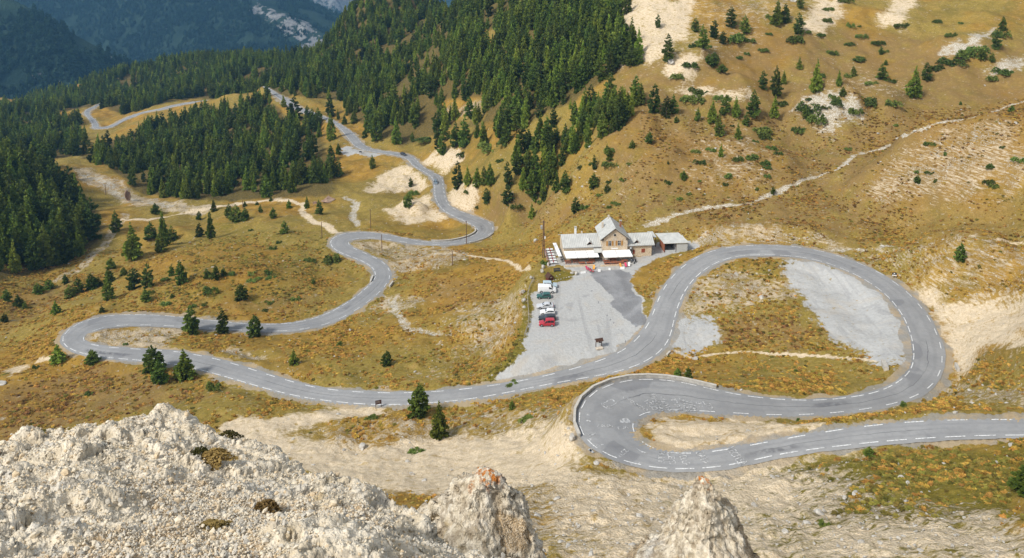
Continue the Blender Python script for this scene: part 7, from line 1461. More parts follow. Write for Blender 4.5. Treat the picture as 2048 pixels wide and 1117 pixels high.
CRAG_XYZ = (P3[:, 0], P3[:, 1], P3[:, 2], gravelly, over)
PIN_FLIP = True
def pinnacle(cx, cy_, ztop, prof, seed, label, lich_h):
    nr, na = 190, 260; rr = np.linspace(0, 1, nr)**1.5; aa = np.linspace(0, 2*math.pi, na, endpoint=False)
    hs = np.array([q[0] for q in prof]); rs = np.array([q[1] for q in prof]); H_ = hs[-1]
    RR, AA = np.meshgrid(rr, aa, indexing='ij'); hh = RR*H_; rad = np.interp(hh, hs, rs)
    ex = 1+0.22*np.cos(AA-0.4+seed)+0.14*np.cos(3*AA+seed*2.1)+0.10*np.cos(5*AA+seed)
    lean = 0.12*np.minimum(hh, 3.0)*np.array(1.0)
    P3 = np.stack([(rad*ex*np.cos(AA)-lean*(1 if seed < 5 else -0.3)).ravel()+cx, (rad*ex*np.sin(AA)*0.85).ravel()+cy_, (ztop-hh).ravel()], 1)
    k_ = np.clip(rad.ravel()/0.7, 0.15, 1.0)
    P3[:, 0] += fbm3(P3, 1.4, 4, seed+70)*0.5*k_; P3[:, 1] += fbm3(P3+5, 1.4, 4, seed+71)*0.5*k_
    P3 = break_rock(P3.reshape(nr, na, 3), k_*1.1, seed, 0.8, True, -1.0 if PIN_FLIP else 1.0).reshape(-1, 3)
    I = np.arange(nr*na).reshape(nr, na); J = np.roll(I, -1, 1)
    f = np.stack([I[:-1], I[1:], J[1:], J[:-1]], -1).reshape(-1, 4)
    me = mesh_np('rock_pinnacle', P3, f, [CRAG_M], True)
    slope_g = 0.35+sstep(0.35, 0.7, hh.ravel()/6+fbm3(P3, 1.0, 3, seed+20)*0.9)*0.5
    for nm, vals in (('gravelly', slope_g), ('stain', np.full(len(P3), 0.6)), ('lichen', (1-sstep(lich_h*0.3, lich_h, hh.ravel()+fbm3(P3, 0.3, 3, seed+80)*0.35))*0.95)):
        me.attributes.new(nm, 'FLOAT', 'POINT').data.foreach_set('value', np.asarray(vals, np.float32))
    return tag(obj('rock_pinnacle', me), label, 'rock')
for P_ in PINNACLES: pinnacle(*P_)

# ---------------------------------------------------------------- conifers
def foliage(name, dark, light):
    a = NM(name, 0.8, 0.12); oi = a.n('ShaderNodeObjectInfo').outputs['Random']; n = a.noise(0.9, 3)
    c = a.mix(a.ss(0.3, 0.7, n), dark, light); hue = a.n('ShaderNodeHueSaturation'); a.put(hue.inputs['Color'], c)
    a.put(hue.inputs['Value'], a.ma('ADD', 0.60, a.ma('MULTIPLY', oi, 0.85))); a.put(hue.inputs['Hue'], a.ma('ADD', 0.482, a.ma('MULTIPLY', a.ma('FRACT', a.ma('MULTIPLY', oi, 7.31)), 0.036)))
    a.color(hue.outputs[0])
    tr = a.n('ShaderNodeBsdfTranslucent'); a.t.links.new(hue.outputs[0], tr.inputs[0]); mx = a.n('ShaderNodeMixShader'); mx.inputs[0].default_value = 0.18
    a.t.links.new(a.b.outputs[0], mx.inputs[1]); a.t.links.new(tr.outputs[0], mx.inputs[2]); a.t.links.new(mx.outputs[0], a.t.nodes['Material Output'].inputs[0])
    return a.m
FOL = {'L': foliage('larch_needles', (0.100, 0.150, 0.018), (0.220, 0.265, 0.036)), 'P': foliage('pine_needles', (0.062, 0.100, 0.015), (0.140, 0.180, 0.028)),
       'D': foliage('dark_pine_needles', (0.044, 0.070, 0.014), (0.095, 0.125, 0.024)), 'B': foliage('shrub_leaves', (0.070, 0.105, 0.020), (0.140, 0.180, 0.036))}
BARK = plain('bark', (0.085, 0.062, 0.045), 0.95, 0.05, 0.35, 6)
def crown_arrays(kind, seed, nclump, size):
    """needle clumps on whorled branches; unit height 1, half width 0.5"""
    r = np.random.default_rng(seed)
    if kind == 'L': prof = lambda t: np.interp(t, [0.07, 0.16, 0.3, 0.6, 0.85, 1.0], [0.30, 0.46, 0.44, 0.27, 0.12, 0.02])
    elif kind == 'P': prof = lambda t: np.interp(t, [0.03, 0.12, 0.35, 0.65, 0.85, 1.0], [0.36, 0.48, 0.47, 0.34, 0.18, 0.03])
    else: prof = lambda t: np.interp(t, [0.03, 0.12, 0.45, 0.72, 0.9, 1.0], [0.34, 0.46, 0.49, 0.37, 0.20, 0.04])
    nw = {'L': 17, 'P': 14, 'D': 13}[kind]; br = []
    for i in range(nw):
        t = 0.05+0.95*(i/(nw-1))**0.92
        for j in range(7 if t < 0.7 else 5):
            tj = min(1.0, t+r.normal(0, 0.014)); br.append((tj, r.uniform(0, 2*math.pi), max(0.03, prof(tj)*r.uniform(0.62, 1.14))))
    br = np.array(br); wgt = br[:, 2]**1.25; wgt /= wgt.sum(); b = br[r.choice(len(br), nclump, p=wgt)]
    f = r.uniform(0.12, 1, nclump)**0.72; rad = b[:, 2]*f; az = b[:, 1]+r.normal(0, 0.15, nclump)*(1.2-f*0.6)
    droop = {'L': -0.16, 'P': 0.05, 'D': 0.14}[kind]
    c = np.stack([rad*np.cos(az), rad*np.sin(az), b[:, 0]+rad*0.30*droop*2*f-0.02*f+r.normal(0, 0.010, nclump)], 1)
    c[:, 2] = np.clip(c[:, 2], 0.02, 1.02)
    out = np.stack([np.cos(az), np.sin(az), np.full(nclump, 0.35)], 1)
    d1 = out*0.9+r.normal(0, 0.55, (nclump, 3)); d1 /= np.linalg.norm(d1, axis=1)[:, None]
    d2 = np.cross(d1, r.normal(0, 1, (nclump, 3))); d2 /= np.linalg.norm(d2, axis=1)[:, None]
    s = size*r.uniform(0.65, 1.35, nclump)[:, None]*(0.55+0.65*(1-b[:, :1]))
    asp = np.array([1, 1, 0.55])
    V = np.stack([c-d1*s*0.5*asp, c+d2*s*0.42*asp+d1*s*0.1*asp, c+d1*s*0.75*asp, c-d2*s*0.42*asp+d1*s*0.1*asp], 1).reshape(-1, 3)
    F4 = np.arange(nclump*4).reshape(-1, 4); return V, F4
def trunk_arrays(n=7):
    zs = [0.0, 0.06, 0.4, 0.97]; rs = [0.032, 0.022, 0.014, 0.002]; V = []; Fc = []
    for q, (z_, r_) in enumerate(zip(zs, rs)):
        for i in range(n): V.append((r_*math.cos(2*math.pi*i/n), r_*math.sin(2*math.pi*i/n), z_))
    for q in range(len(zs)-1):
        for i in range(n): Fc.append((q*n+i, q*n+(i+1) % n, (q+1)*n+(i+1) % n, (q+1)*n+i))
    return np.array(V), np.array(Fc)
TV, TF = trunk_arrays(); trunk_me = mesh_np('trunk', TV, TF, [BARK], True)
CROWNS = {k_: [mesh_np('crown_'+k_, *crown_arrays(k_, 10*i+ord(k_), 2300, 0.125), [FOL[k_]]) for i in range(4)] for k_ in 'LPD'}
trng = random.Random(4)
LOOK = {'L': 'light green larch', 'P': 'green conifer', 'D': 'dark green pine'}
used_label = {}
for x, y, hh, ww_, kd, zone, txt in TREES:
    z = ground_z(x, y)-0.1
    nm = {'L': 'larch_tree', 'P': 'conifer_tree', 'D': 'pine_tree'}[kd]
    o = empty(nm, (x, y, z), trng.uniform(0, 6.28)); o.scale = (ww_*trng.uniform(.9, 1.1), ww_*trng.uniform(.9, 1.1), hh); o.rotation_euler = (trng.gauss(0, .025), trng.gauss(0, .025), trng.uniform(0, 6.28))
    obj('trunk', trunk_me, o); obj('crown', trng.choice(CROWNS[kd]), o)
    if txt: tag(o, txt, 'tree')
    else: tag(o, LOOK[kd]+' '+ZONES[zone], 'tree', LOOK[kd]+' trees '+ZONES[zone])
# the rest of the woods, beyond counting
def instancer(name, P, rot, scl, index, variants, label, mats=()):
    """one object: points that carry copies of a few small meshes"""
    me = bpy.data.meshes.new(name); me.vertices.add(len(P)); me.vertices.foreach_set('co', np.asarray(P, np.float32).ravel())
    me.attributes.new('rot', 'FLOAT_VECTOR', 'POINT').data.foreach_set('vector', np.asarray(rot, np.float32).ravel())
    me.attributes.new('scl', 'FLOAT_VECTOR', 'POINT').data.foreach_set('vector', np.asarray(scl, np.float32).ravel())
    me.attributes.new('pick', 'INT', 'POINT').data.foreach_set('value', np.asarray(index, np.int32))
    o = tag(obj(name, me), label, kind='stuff')
    cl = bpy.data.collections.new(name+'_parts')
    for i, v in enumerate(variants): cl.objects.link(bpy.data.objects.new('%s_%02d' % (name, i), v))
    ng = bpy.data.node_groups.new(name, 'GeometryNodeTree'); ng.interface.new_socket('Geometry', in_out='INPUT', socket_type='NodeSocketGeometry'); ng.interface.new_socket('Geometry', in_out='OUTPUT', socket_type='NodeSocketGeometry')
    N = ng.nodes; gi = N.new('NodeGroupInput'); go = N.new('NodeGroupOutput'); ip = N.new('GeometryNodeInstanceOnPoints'); ci = N.new('GeometryNodeCollectionInfo')
    ci.inputs['Collection'].default_value = cl; ci.inputs['Separate Children'].default_value = True; ci.inputs['Reset Children'].default_value = True
    def na(nm, ty):
        x = N.new('GeometryNodeInputNamedAttribute'); x.data_type = ty; x.inputs['Name'].default_value = nm
        return [s for s in x.outputs if s.enabled and s.name == 'Attribute'][0]
    ng.links.new(gi.outputs[0], ip.inputs['Points']); ng.links.new(ci.outputs[0], ip.inputs['Instance']); ip.inputs['Pick Instance'].default_value = True
    ng.links.new(na('pick', 'INT'), ip.inputs['Instance Index']); ng.links.new(na('rot', 'FLOAT_VECTOR'), ip.inputs['Rotation']); ng.links.new(na('scl', 'FLOAT_VECTOR'), ip.inputs['Scale'])
    ng.links.new(ip.outputs[0], go.inputs[0]); md = o.modifiers.new('scatter', 'NODES'); md.node_group = ng
    return o
def joined(kind, seed, ncl, size):
    V, Fc = crown_arrays(kind, seed, ncl, size); n = len(V)
    return mesh_np('wood_tree', np.concatenate([V, TV]), np.concatenate([Fc, TF+n]), [FOL[kind], BARK], False, np.concatenate([np.zeros(len(Fc), int), np.ones(len(TF), int)]))
near_v = [joined(k_, 300+i*7+ord(k_), 1100, 0.165) for k_ in 'LPD' for i in range(3)]
own = np.array([(t[0], t[1]) for t in TREES]); FP = []; FS = []; FI = []; FR = []
frng = np.random.default_rng(5)
for fi, fo in enumerate(FORESTS):
    x, y, z, hh, ww_, kk = scatter_forest(T, fo, CLEARINGS, 100+fi)
    far = np.array([((own[:, 0]-a_)**2+(own[:, 1]-b_)**2).min() for a_, b_ in zip(x, y)]) > 4.0
    x, y, z, hh, ww_, kk = (q[far] for q in (x, y, z, hh, ww_, kk)); n = len(x)
    FP.append(np.stack([x, y, z-0.2], 1)); FS.append(np.stack([ww_, ww_, hh], 1)); FI.append(kk*3+frng.integers(0, 3, n)); FR.append(np.stack([frng.normal(0, .03, n), frng.normal(0, .03, n), frng.uniform(0, 6.28, n)], 1))
instancer('forest', np.concatenate(FP), np.concatenate(FR), np.concatenate(FS), np.concatenate(FI), near_v, 'dense larch and pine forest covering the valley sides')
FARF = foliage('far_hazed_needles', (0.014, 0.036, 0.018), (0.034, 0.066, 0.032))  # red kept low so the far crowns carry some haze blue in their colour
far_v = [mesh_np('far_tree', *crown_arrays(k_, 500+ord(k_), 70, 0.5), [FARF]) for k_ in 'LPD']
MP = []
for fn, t0, t1, y0, y1, den in ((far_hill, -0.75, -0.42, 1300, 1640, 0.016), (far_mountain, -0.75, -0.10, 1980, 3100, 0.0135)):
    n = int((t1-t0)*(y1+y0)/2*(y1-y0)*den); tt = frng.uniform(t0, t1, n); yy = np.sqrt(frng.uniform(y0**2, y1**2, n)); xx = tt*yy; zz = fn(xx, yy)
    ok = fbm(xx, yy, 70, 3, 88) > -0.22
    if fn is far_mountain: ok &= bare_mtn(xx, yy, zz)+fbm(xx, yy, 30, 3, 89)*0.9 < 0.42
    MP.append(np.stack([xx, yy, zz-0.5], 1)[ok])
MP = np.concatenate(MP); n = len(MP); hh = frng.uniform(11, 19, n); ww_ = hh*frng.uniform(.34, .5, n)
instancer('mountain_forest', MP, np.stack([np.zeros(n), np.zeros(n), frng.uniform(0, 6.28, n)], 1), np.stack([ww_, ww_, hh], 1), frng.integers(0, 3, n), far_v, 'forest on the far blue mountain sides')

# ---------------------------------------------------------------- materials of the built things
ROOF = None
def roof_mat():
    a = NM('sheet_roof', 0.55, 0.35); o = a.objco(); sx = a.n('ShaderNodeSeparateXYZ'); a.t.links.new(o, sx.inputs[0])
    n = a.noise(0.6, 4, o); st = a.noise(2.5, 3, a.scaled(o, (2.5, 0.25, 0.25)))
    c = a.mix(a.ss(0.35, 0.65, n), (0.44, 0.440, 0.410), (0.53, 0.528, 0.492)); c = a.mix(a.ma('MULTIPLY', a.ss(0.55, 0.7, st), 0.4), c, (0.32, 0.322, 0.31))
    a.color(c); return a.m
def stucco():
    a = NM('rubble_render', 0.95, 0.08); o = a.objco(); n = a.noise(0.7, 5, o); v = a.vor(3.2, o); v2 = a.sep(a.vor(3.2, o, out='Color'))
    c = a.mix(a.ss(0.3, 0.7, n), (0.58, 0.455, 0.305), (0.68, 0.560, 0.400)); c = a.mix(a.ma('MULTIPLY', v2[0], 0.35), c, (0.60, 0.52, 0.42))
    c = a.mix(a.ma('MULTIPLY', a.ss(0.38, 0.6, v), 0.4), c, (0.33, 0.25, 0.17)); a.color(c).bump(a.ma('ADD', v, n), 0.5, 0.05); return a.m
def timber(name, c0, c1, sc_=(1, 1, 1)):
    a = NM(name, 0.85, 0.12); o = a.objco(); n = a.noise(2.0, 4, a.scaled(o, (8, 8, 0.7))); a.color(a.mix(a.ss(0.3, 0.7, n), c0, c1)).bump(n, 0.3, 0.02); return a.m
ROOFM = roof_mat(); SEAM = plain('roof_seam', (0.29, 0.292, 0.28), 0.6, 0.3, 0.15, 2); STUC = stucco()
QUOIN = plain('quoin_stone', (0.52, 0.45, 0.36), 0.9, 0.1, 0.15, 2); SHUT = timber('shutter_ochre', (0.33, 0.165, 0.045), (0.46, 0.25, 0.075)); SHUTR = timber('shutter_red', (0.22, 0.055, 0.030), (0.32, 0.085, 0.045))
WOODD = timber('dark_wood', (0.050, 0.026, 0.018), (0.095, 0.050, 0.034)); WOODR = timber('red_brown_wood', (0.24, 0.085, 0.045), (0.36, 0.140, 0.075)); WOODG = timber('grey_wood', (0.22, 0.195, 0.160), (0.34, 0.31, 0.265))
POLEW = timber('pole_wood', (0.105, 0.060, 0.040), (0.17, 0.105, 0.070)); WHITE = plain('white_cloth', (0.80, 0.80, 0.79), 0.8, 0.1, 0.04, 2); WHITEP = plain('white_paint', (0.74, 0.74, 0.72), 0.5, 0.3, 0.08, 2)
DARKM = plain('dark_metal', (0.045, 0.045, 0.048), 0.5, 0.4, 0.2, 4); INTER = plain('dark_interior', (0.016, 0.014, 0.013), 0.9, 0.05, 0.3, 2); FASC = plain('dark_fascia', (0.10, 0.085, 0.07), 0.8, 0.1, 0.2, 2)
CONC = plain('concrete', (0.40, 0.385, 0.350), 0.9, 0.12, 0.25, 1.2, bump=0.3); PINK = plain('pink_canvas', (0.62, 0.075, 0.16), 0.8, 0.1, 0.1, 3); ORANGE = plain('orange_canvas', (0.72, 0.33, 0.06), 0.8, 0.1, 0.1, 3); REDC = plain('red_canvas', (0.36, 0.035, 0.045), 0.8, 0.1, 0.15, 3)
GREYW = plain('pale_grey_wall', (0.47, 0.48, 0.475), 0.8, 0.1, 0.1, 2); GREENM = plain('green_sign', (0.03, 0.19, 0.10), 0.6, 0.2, 0.1, 2); STEEL = plain('galvanised', (0.42, 0.43, 0.44), 0.45, 0.4, 0.15, 3, metal=0.5); BRICK = plain('chimney_brick', (0.33, 0.145, 0.085), 0.9, 0.1, 0.2, 4)
gl = NM('window_glass', 0.08, 0.6); gl.color((0.022, 0.027, 0.032)); GLASS = gl.m; CURT = plain('curtain', (0.50, 0.48, 0.44), 0.9, 0.05, 0.15, 4)

# ---------------------------------------------------------------- the refuge: stone middle house with a wing on either side
RX, RY, RZ = REFUGE
ref = empty('stone_refuge', (RX, RY, 0.0), RZ)
tag(ref, 'stone mountain refuge with grey metal roofs, gabled middle block and shuttered windows', 'building')
CW, CD = 7.9, 8.2                      # middle block
def gable_wall(mb, x0, x1, y0, y1, ze, zr):
    xm = (x0+x1)/2; return mb.prism([(x0, -0.6), (x1, -0.6), (x1, ze), (xm, zr), (x0, ze)], y0, y1)
gable_wall(MB(), 0, CW, 0, CD, 6.5, 9.55).build('wall', STUC, ref)
LW = 11.4; LD = 8.4; LY = 0.55         # left wing front set back
MB().prism([(LY, -0.6), (LY+LD, -0.6), (LY+LD, 3.95), (LY+LD/2, 5.95), (LY, 3.95)], -LW, -0.003, 'x').build('wall', STUC, ref)
RWd = 7.7; RY0 = 0.75; RD = 7.6
MB().prism([(RY0, -0.6), (RY0+RD, -0.6), (RY0+RD, 3.75), (RY0+RD/2, 5.6), (RY0, 3.75)], CW+0.003, CW+RWd, 'x').build('wall', STUC, ref)
def slab(mb, a, b, c, d, th=0.14):
    """roof slab of four corners with thickness"""
    v = [Vector(q) for q in (a, b, c, d)]; n = (v[1]-v[0]).cross(v[3]-v[0]).normalized(); n = n if n.z > 0 else -n
    return mb.add([q for q in v]+[q+n*th for q in v], [(0, 1, 2, 3), (7, 6, 5, 4), (0, 4, 5, 1), (1, 5, 6, 2), (2, 6, 7, 3), (3, 7, 4, 0)])
def seams(mb, a, b, c, d, n, w_=0.05, hgt=0.17):
    a, b, c, d = (Vector(q) for q in (a, b, c, d)); nn = (b-a).cross(d-a).normalized(); nn = nn if nn.z > 0 else -nn
    for i in range(n+1):
        t = i/n; p, q = a.lerp(b, t)+nn*hgt, d.lerp(c, t)+nn*hgt; mb.bar(p, q, w_, 0.06)
xm = CW/2; ov = 0.55
rl = [(-0.45, -ov, 6.27), (-0.45, CD+ov, 6.27), (xm-0.002, CD+ov, 9.78), (xm-0.002, -ov, 9.78)]; rr_ = [(CW+0.45, -ov, 6.27), (CW+0.45, CD+ov, 6.27), (xm+0.002, CD+ov, 9.78), (xm+0.002, -ov, 9.78)]
def roof(corners, ns, label=None):
    mb = MB(); slab(mb, *corners); o = mb.build('roof', ROOFM, ref); s = MB(); seams(s, *corners, ns); s.build('standing_seams', SEAM, o); return o
rm_l = roof(rl, 14); rm_r = roof(rr_, 14)
MB().bar((xm, -ov-0.02, 9.93), (xm, CD+ov+0.02, 9.93), 0.3, 0.09).build('ridge_cap', ROOFM, rm_l)
for sgn, xe in ((-1, -0.45), (1, CW+0.45)):
    MB().bar((xe, -ov+0.05, 6.20), (xm, -ov+0.05, 9.68), 0.1, 0.22).build('barge_board', FASC, rm_l if sgn < 0 else rm_r)
    MB().box(*((-0.40, 0.55) if sgn < 0 else (CW-0.55, CW+0.40)), -0.35, 0.0, 6.02, 6.30).build('eave_return', FASC, ref)
roof([(-LW-0.5, LY-0.45, 3.86), (-0.07, LY-0.45, 3.86), (-0.07, LY+LD/2-0.002, 6.08), (-LW-0.5, LY+LD/2-0.002, 6.08)], 22); roof([(-LW-0.5, LY+LD+0.45, 3.86), (-0.07, LY+LD+0.45, 3.86), (-0.07, LY+LD/2+0.002, 6.08), (-LW-0.5, LY+LD/2+0.002, 6.08)], 22)
roof([(CW+0.07, RY0-0.45, 3.66), (CW+RWd+0.8, RY0-0.45, 3.66), (CW+RWd+0.8, RY0+RD/2-0.002, 5.74), (CW+0.07, RY0+RD/2-0.002, 5.74)], 16); roof([(CW+0.07, RY0+RD+0.45, 3.66), (CW+RWd+0.8, RY0+RD+0.45, 3.66), (CW+RWd+0.8, RY0+RD/2+0.002, 5.74), (CW+0.07, RY0+RD/2+0.002, 5.74)], 16)
for x0, x1, yy, zz in ((-LW-0.5, -0.1, LY-0.47, 3.82), (CW+0.1, CW+RWd+0.8, RY0-0.47, 3.62)): MB().tube((x0, yy, zz), (x1, yy, zz), 0.07).build('gutter', STEEL, ref)
def window(x, z, w_, h_, y, sm, parent=ref, shut=True, pane=GLASS):
    wn = MB().box(x-w_/2-0.10, x+w_/2+0.10, y-0.05, y+0.02, z-0.12, z+h_+0.12).build('window', QUOIN, parent)
    MB().box(x-w_/2, x+w_/2, y-0.062, y-0.02, z, z+h_).build('pane', pane, wn)
    fr = MB().box(x-w_/2, x+w_/2, y-0.085, y-0.064, z+h_*0.62, z+h_*0.62+0.05); fr.box(x-0.03, x+0.03, y-0.087, y-0.065, z, z+h_); fr.box(x-w_/2, x-w_/2+0.05, y-0.086, y-0.0645, z, z+h_); fr.box(x+w_/2-0.05, x+w_/2, y-0.086, y-0.0645, z, z+h_)
    fr.build('frame', WHITEP, wn); MB().box(x-w_/2-0.15, x+w_/2+0.15, y-0.14, y-0.051, z-0.14, z-0.03).build('sill', QUOIN, wn)
    if shut:
        for s in (-1, 1): MB().box(*sorted((x+s*(w_/2+0.06), x+s*(w_/2+0.06+w_*0.62))), y-0.10, y-0.056, z-0.02, z+h_+0.03).build('shutter', sm, wn, bevel=0.01)
for x in (2.45, 5.35): window(x, 4.15, 0.95, 1.5, 0, SHUT); window(x-0.1, 0.95, 0.95, 1.45, 0, SHUT if x < 3 else SHUTR)
oc = MB(); oc.tube((xm, 0.03, 7.55), (xm, -0.10, 7.55), 0.62, n=24); oc = oc.build('round_window', QUOIN, ref); MB().tube((xm, -0.095, 7.55), (xm, -0.125, 7.55), 0.36, n=24).build('pane', GLASS, oc)
MB().box(xm-0.65, xm+0.65, -0.05, 0.02, 5.95, 6.75).build('date_stone', QUOIN, ref); MB().box(xm-1.0, xm+1.0, -0.09, -0.01, 3.05, 3.40).build('name_board', WHITEP, ref); MB().box(xm-0.22, xm+0.22, -0.06, 0.02, 4.2, 5.75).build('pilaster', QUOIN, ref)
for x in (0.0, CW):
    for i in range(9): MB().box(x-(0.02 if x == 0 else 0.42), x+(0.42 if x == 0 else 0.02), -0.03, 0.3, 0.1+i*0.68, 0.1+i*0.68+0.44).build('quoin', QUOIN, ref)
for x in (-8.1, -3.6): window(x, 1.05, 1.1, 1.25, LY, SHUTR)
MB().box(-9.95, -9.55, LY-0.06, LY+0.0, 1.4, 2.1).build('wall_sign', GREENM, ref)
po = empty('entrance', (0, 0, 0)); po.parent = ref
MB().box(-2.1, -0.25, LY-0.04, LY+0.25, 0.0, 2.35).build('doorway', INTER, po); mb = MB(); slab(mb, (-2.5, LY-1.7, 2.55), (0.0, LY-1.7, 2.55), (0.0, LY-0.0, 3.35), (-2.5, LY-0.0, 3.35), 0.1); mb.build('canopy', ROOFM, po)
mb = MB(); [mb.box(x, x+0.1, LY-1.65, LY-1.55, 0, 2.55) for x in (-2.4, -0.2)]; mb.build('posts', WOODD, po)
window(CW+1.3, 0.9, 1.0, 1.25, RY0, SHUTR); MB().box(CW+4.55, CW+5.65, RY0-0.07, RY0+0.01, 1.2, 2.4).build('closed_shutter', SHUTR, ref)
sd = MB(); sd.tube((CW+1.3, RY0-0.35, 2.75), (CW+1.3, RY0-0.50, 2.78), 0.2, 0.55, 18); sd = sd.build('satellite_dish', STEEL, ref, smooth=True); MB().bar((CW+1.3, RY0, 2.6), (CW+1.3, RY0-0.4, 2.75), 0.06).build('bracket', DARKM, sd)
mb = MB(); mb.prism([(0, 0.0), (1.5, 0.0), (0, 2.2)], 3.0, 3.25); mb.build('buttress', GREYW, ref, (CW+RWd+0.004, 0, 0)); MB().box(CW+RWd+0.005, CW+RWd+0.12, 1.3, 2.5, 0, 2.1).build('side_door', WOODD, ref)
def dormer(x, y0, zb):
    d = empty('dormer', (x, y0, zb)); d.parent = ref
    MB().prism([(-0.62, -0.2), (0.62, -0.2), (0.62, 0.85), (0, 1.45), (-0.62, 0.85)], 0, 2.6).build('cheek', WOODR, d); MB().box(-0.42, 0.42, -0.03, 0.0, 0.05, 0.95).build('pane', INTER, d)
    for s in (-1, 1):
        m_ = MB(); slab(m_, (s*0.92, -0.45, 0.60), (s*0.92, 2.6, 0.60), (s*0.003, 3.4, 1.52), (s*0.003, -0.45, 1.52), 0.08); m_.build('dormer_roof', ROOFM, d)
dormer(-3.6, LY+0.35, 3.98); dormer(CW+3.0, RY0+0.35, 3.78)
def chimney(x, y, z0, z1, m, cap=True, w_=0.6):
    c = MB().box(x-w_/2, x+w_/2, y-w_/2, y+w_/2, z0, z1).build('chimney', m, ref)
    if cap: MB().box(x-w_/2-0.1, x+w_/2+0.1, y-w_/2-0.1, y+w_/2+0.1, z1+0.25, z1+0.35).build('cap', CONC, c); mb = MB(); [mb.box(x+a_-0.06, x+a_+0.06, y+b_-0.06, y+b_+0.06, z1, z1+0.25) for a_ in (-w_/2+.06, w_/2-.06) for b_ in (-w_/2+.06, w_/2-.06)]; mb.build('cap_posts', CONC, c)
chimney(-7.2, LY+LD/2+0.6, 5.3, 7.9, WHITEP); chimney(-5.2, LY+LD/2+0.8, 5.3, 6.6, QUOIN, False, 0.45); chimney(1.2, 5.2, 7.0, 9.5, QUOIN, False, 0.55); chimney(6.9, 5.6, 6.6, 9.4, BRICK, True, 0.5); chimney(3.6, 7.8, 8.8, 10.6, QUOIN, False, 0.5)
sk = MB(); slab(sk, (1.9, 2.6, 8.06), (1.9, 3.3, 8.06), (2.5, 3.3, 8.60), (2.5, 2.6, 8.60), 0.1); sk.build('skylight', GLASS, ref); sk = MB(); slab(sk, (1.2, 2.2, 7.46), (1.2, 2.8, 7.46), (1.7, 2.8, 7.9), (1.7, 2.2, 7.9), 0.1); sk.build('skylight', GLASS, ref)
# link roof and carport shed
sh = empty('carport_shed', (RX, RY, 0.35), RZ); tag(sh, 'low shed with grey roof, open carport and pale wall beside the refuge', 'shed')
X0 = CW+RWd+4.6
mb = MB(); slab(mb, (X0-0.3, 2.2, 2.65), (X0+7.6, 2.2, 2.65), (X0+6.0, 8.6, 3.15), (X0-1.4, 8.6, 3.15), 0.12); o = mb.build('roof', ROOFM, sh); s = MB(); seams(s, (X0-0.3, 2.2, 2.65), (X0+7.6, 2.2, 2.65), (X0+6.0, 8.6, 3.15), (X0-1.4, 8.6, 3.15), 14, 0.05, 0.15); s.build('standing_seams', ROOFM, o)
MB().box(X0+3.6, X0+7.2, 2.5, 7.9, -1.0, 2.62).build('wall', GREYW, sh); MB().box(X0-0.1, X0+0.1, 2.6, 8.0, -1.0, 2.6).build('side_wall', WOODR, sh); MB().box(X0+0.11, X0+3.59, 7.6, 7.9, -1.0, 2.6).build('back_wall', WOODD, sh); MB().box(X0+0.1, X0+3.6, 2.5, 2.62, -0.5, 0.35).build('low_gate', GREYW, sh)
for x in (X0, X0+3.5): MB().box(x, x+0.16, 2.45, 2.61, -0.9, 2.6).build('post', WOODD, sh)
lk = empty('link_roof', (RX, RY, 0.2), RZ); tag(lk, 'lean-to link roof over the back yard between refuge and shed', 'shed')
mb = MB(); slab(mb, (CW+RWd+0.9, 6.6, 2.95), (X0-1.5, 6.6, 2.95), (X0-1.9, 9.8, 3.45), (CW+RWd+0.9, 9.8, 3.45), 0.12); mb.build('roof', ROOFM, lk)
MB().box(CW+RWd+1.0, X0-1.7, 9.2, 9.5, -0.6, 3.2).build('back_wall', WOODD, lk); MB().box(CW+RWd+1.0, X0-1.7, 8.2, 8.5, -0.6, 1.4).build('stone_wall', STUC, lk)
for x in (CW+RWd+1.1, X0-1.8): MB().box(x, x+0.14, 6.7, 6.84, -0.6, 2.94).build('post', WOODD, lk)
# terrace
def to_w(x, y, z=0.0):
    c, s = math.cos(RZ), math.sin(RZ); return (RX+x*c-y*s, RY+x*s+y*c, z)
def child_at(name, x, y, z=0.0, rz=0.0): return empty(name, to_w(x, y, z), RZ+rz)
MB().box(-12.2, 8.9, -5.0, -0.02, -0.5, 0.06).build('terrace', CONC, None, (RX, RY, 0), rot=(0, 0, RZ))
tag(bpy.data.objects['terrace'], kind='structure')
awn_names = ['white awning at the side-terrace end of the wing row', 'white middle awning of the three along the low wing', 'white awning of the wing row next to the dark entrance', 'white awning of the gabled block next to the dark entrance', 'white awning at the satellite dish corner']
for i, (x0, x1, yb) in enumerate(((-11.6, -8.25, LY), (-8.15, -4.9, LY), (-4.8, -1.6, LY), (-0.2, 4.0, 0.0), (4.1, 8.5, 0.0))):
    aw = empty('awning', to_w(0, 0, 0), RZ); tag(aw, awn_names[i], 'awning', 'white awnings over the terrace')
    mb = MB(); slab(mb, (x0+0.3, yb-3.3, 2.12), (x1+0.3, yb-3.3, 2.12), (x1, yb-0.15, 2.72), (x0, yb-0.15, 2.72), 0.04); mb.build('cloth', WHITE, aw); MB().box(x0+0.3, x1+0.3, yb-3.36, yb-3.31, 1.92, 2.13).build('valance', WHITE, aw)
    for x in (x0+0.35, x1+0.2): MB().box(x, x+0.06, yb-3.30, yb-3.24, 0, 2.12).build('post', DARKM, aw)
    for x in (x0+0.35, x1+0.2): MB().bar((x, yb-3.25, 2.05), (x-0.25, yb-0.1, 2.65), 0.05).build('arm', DARKM, aw)
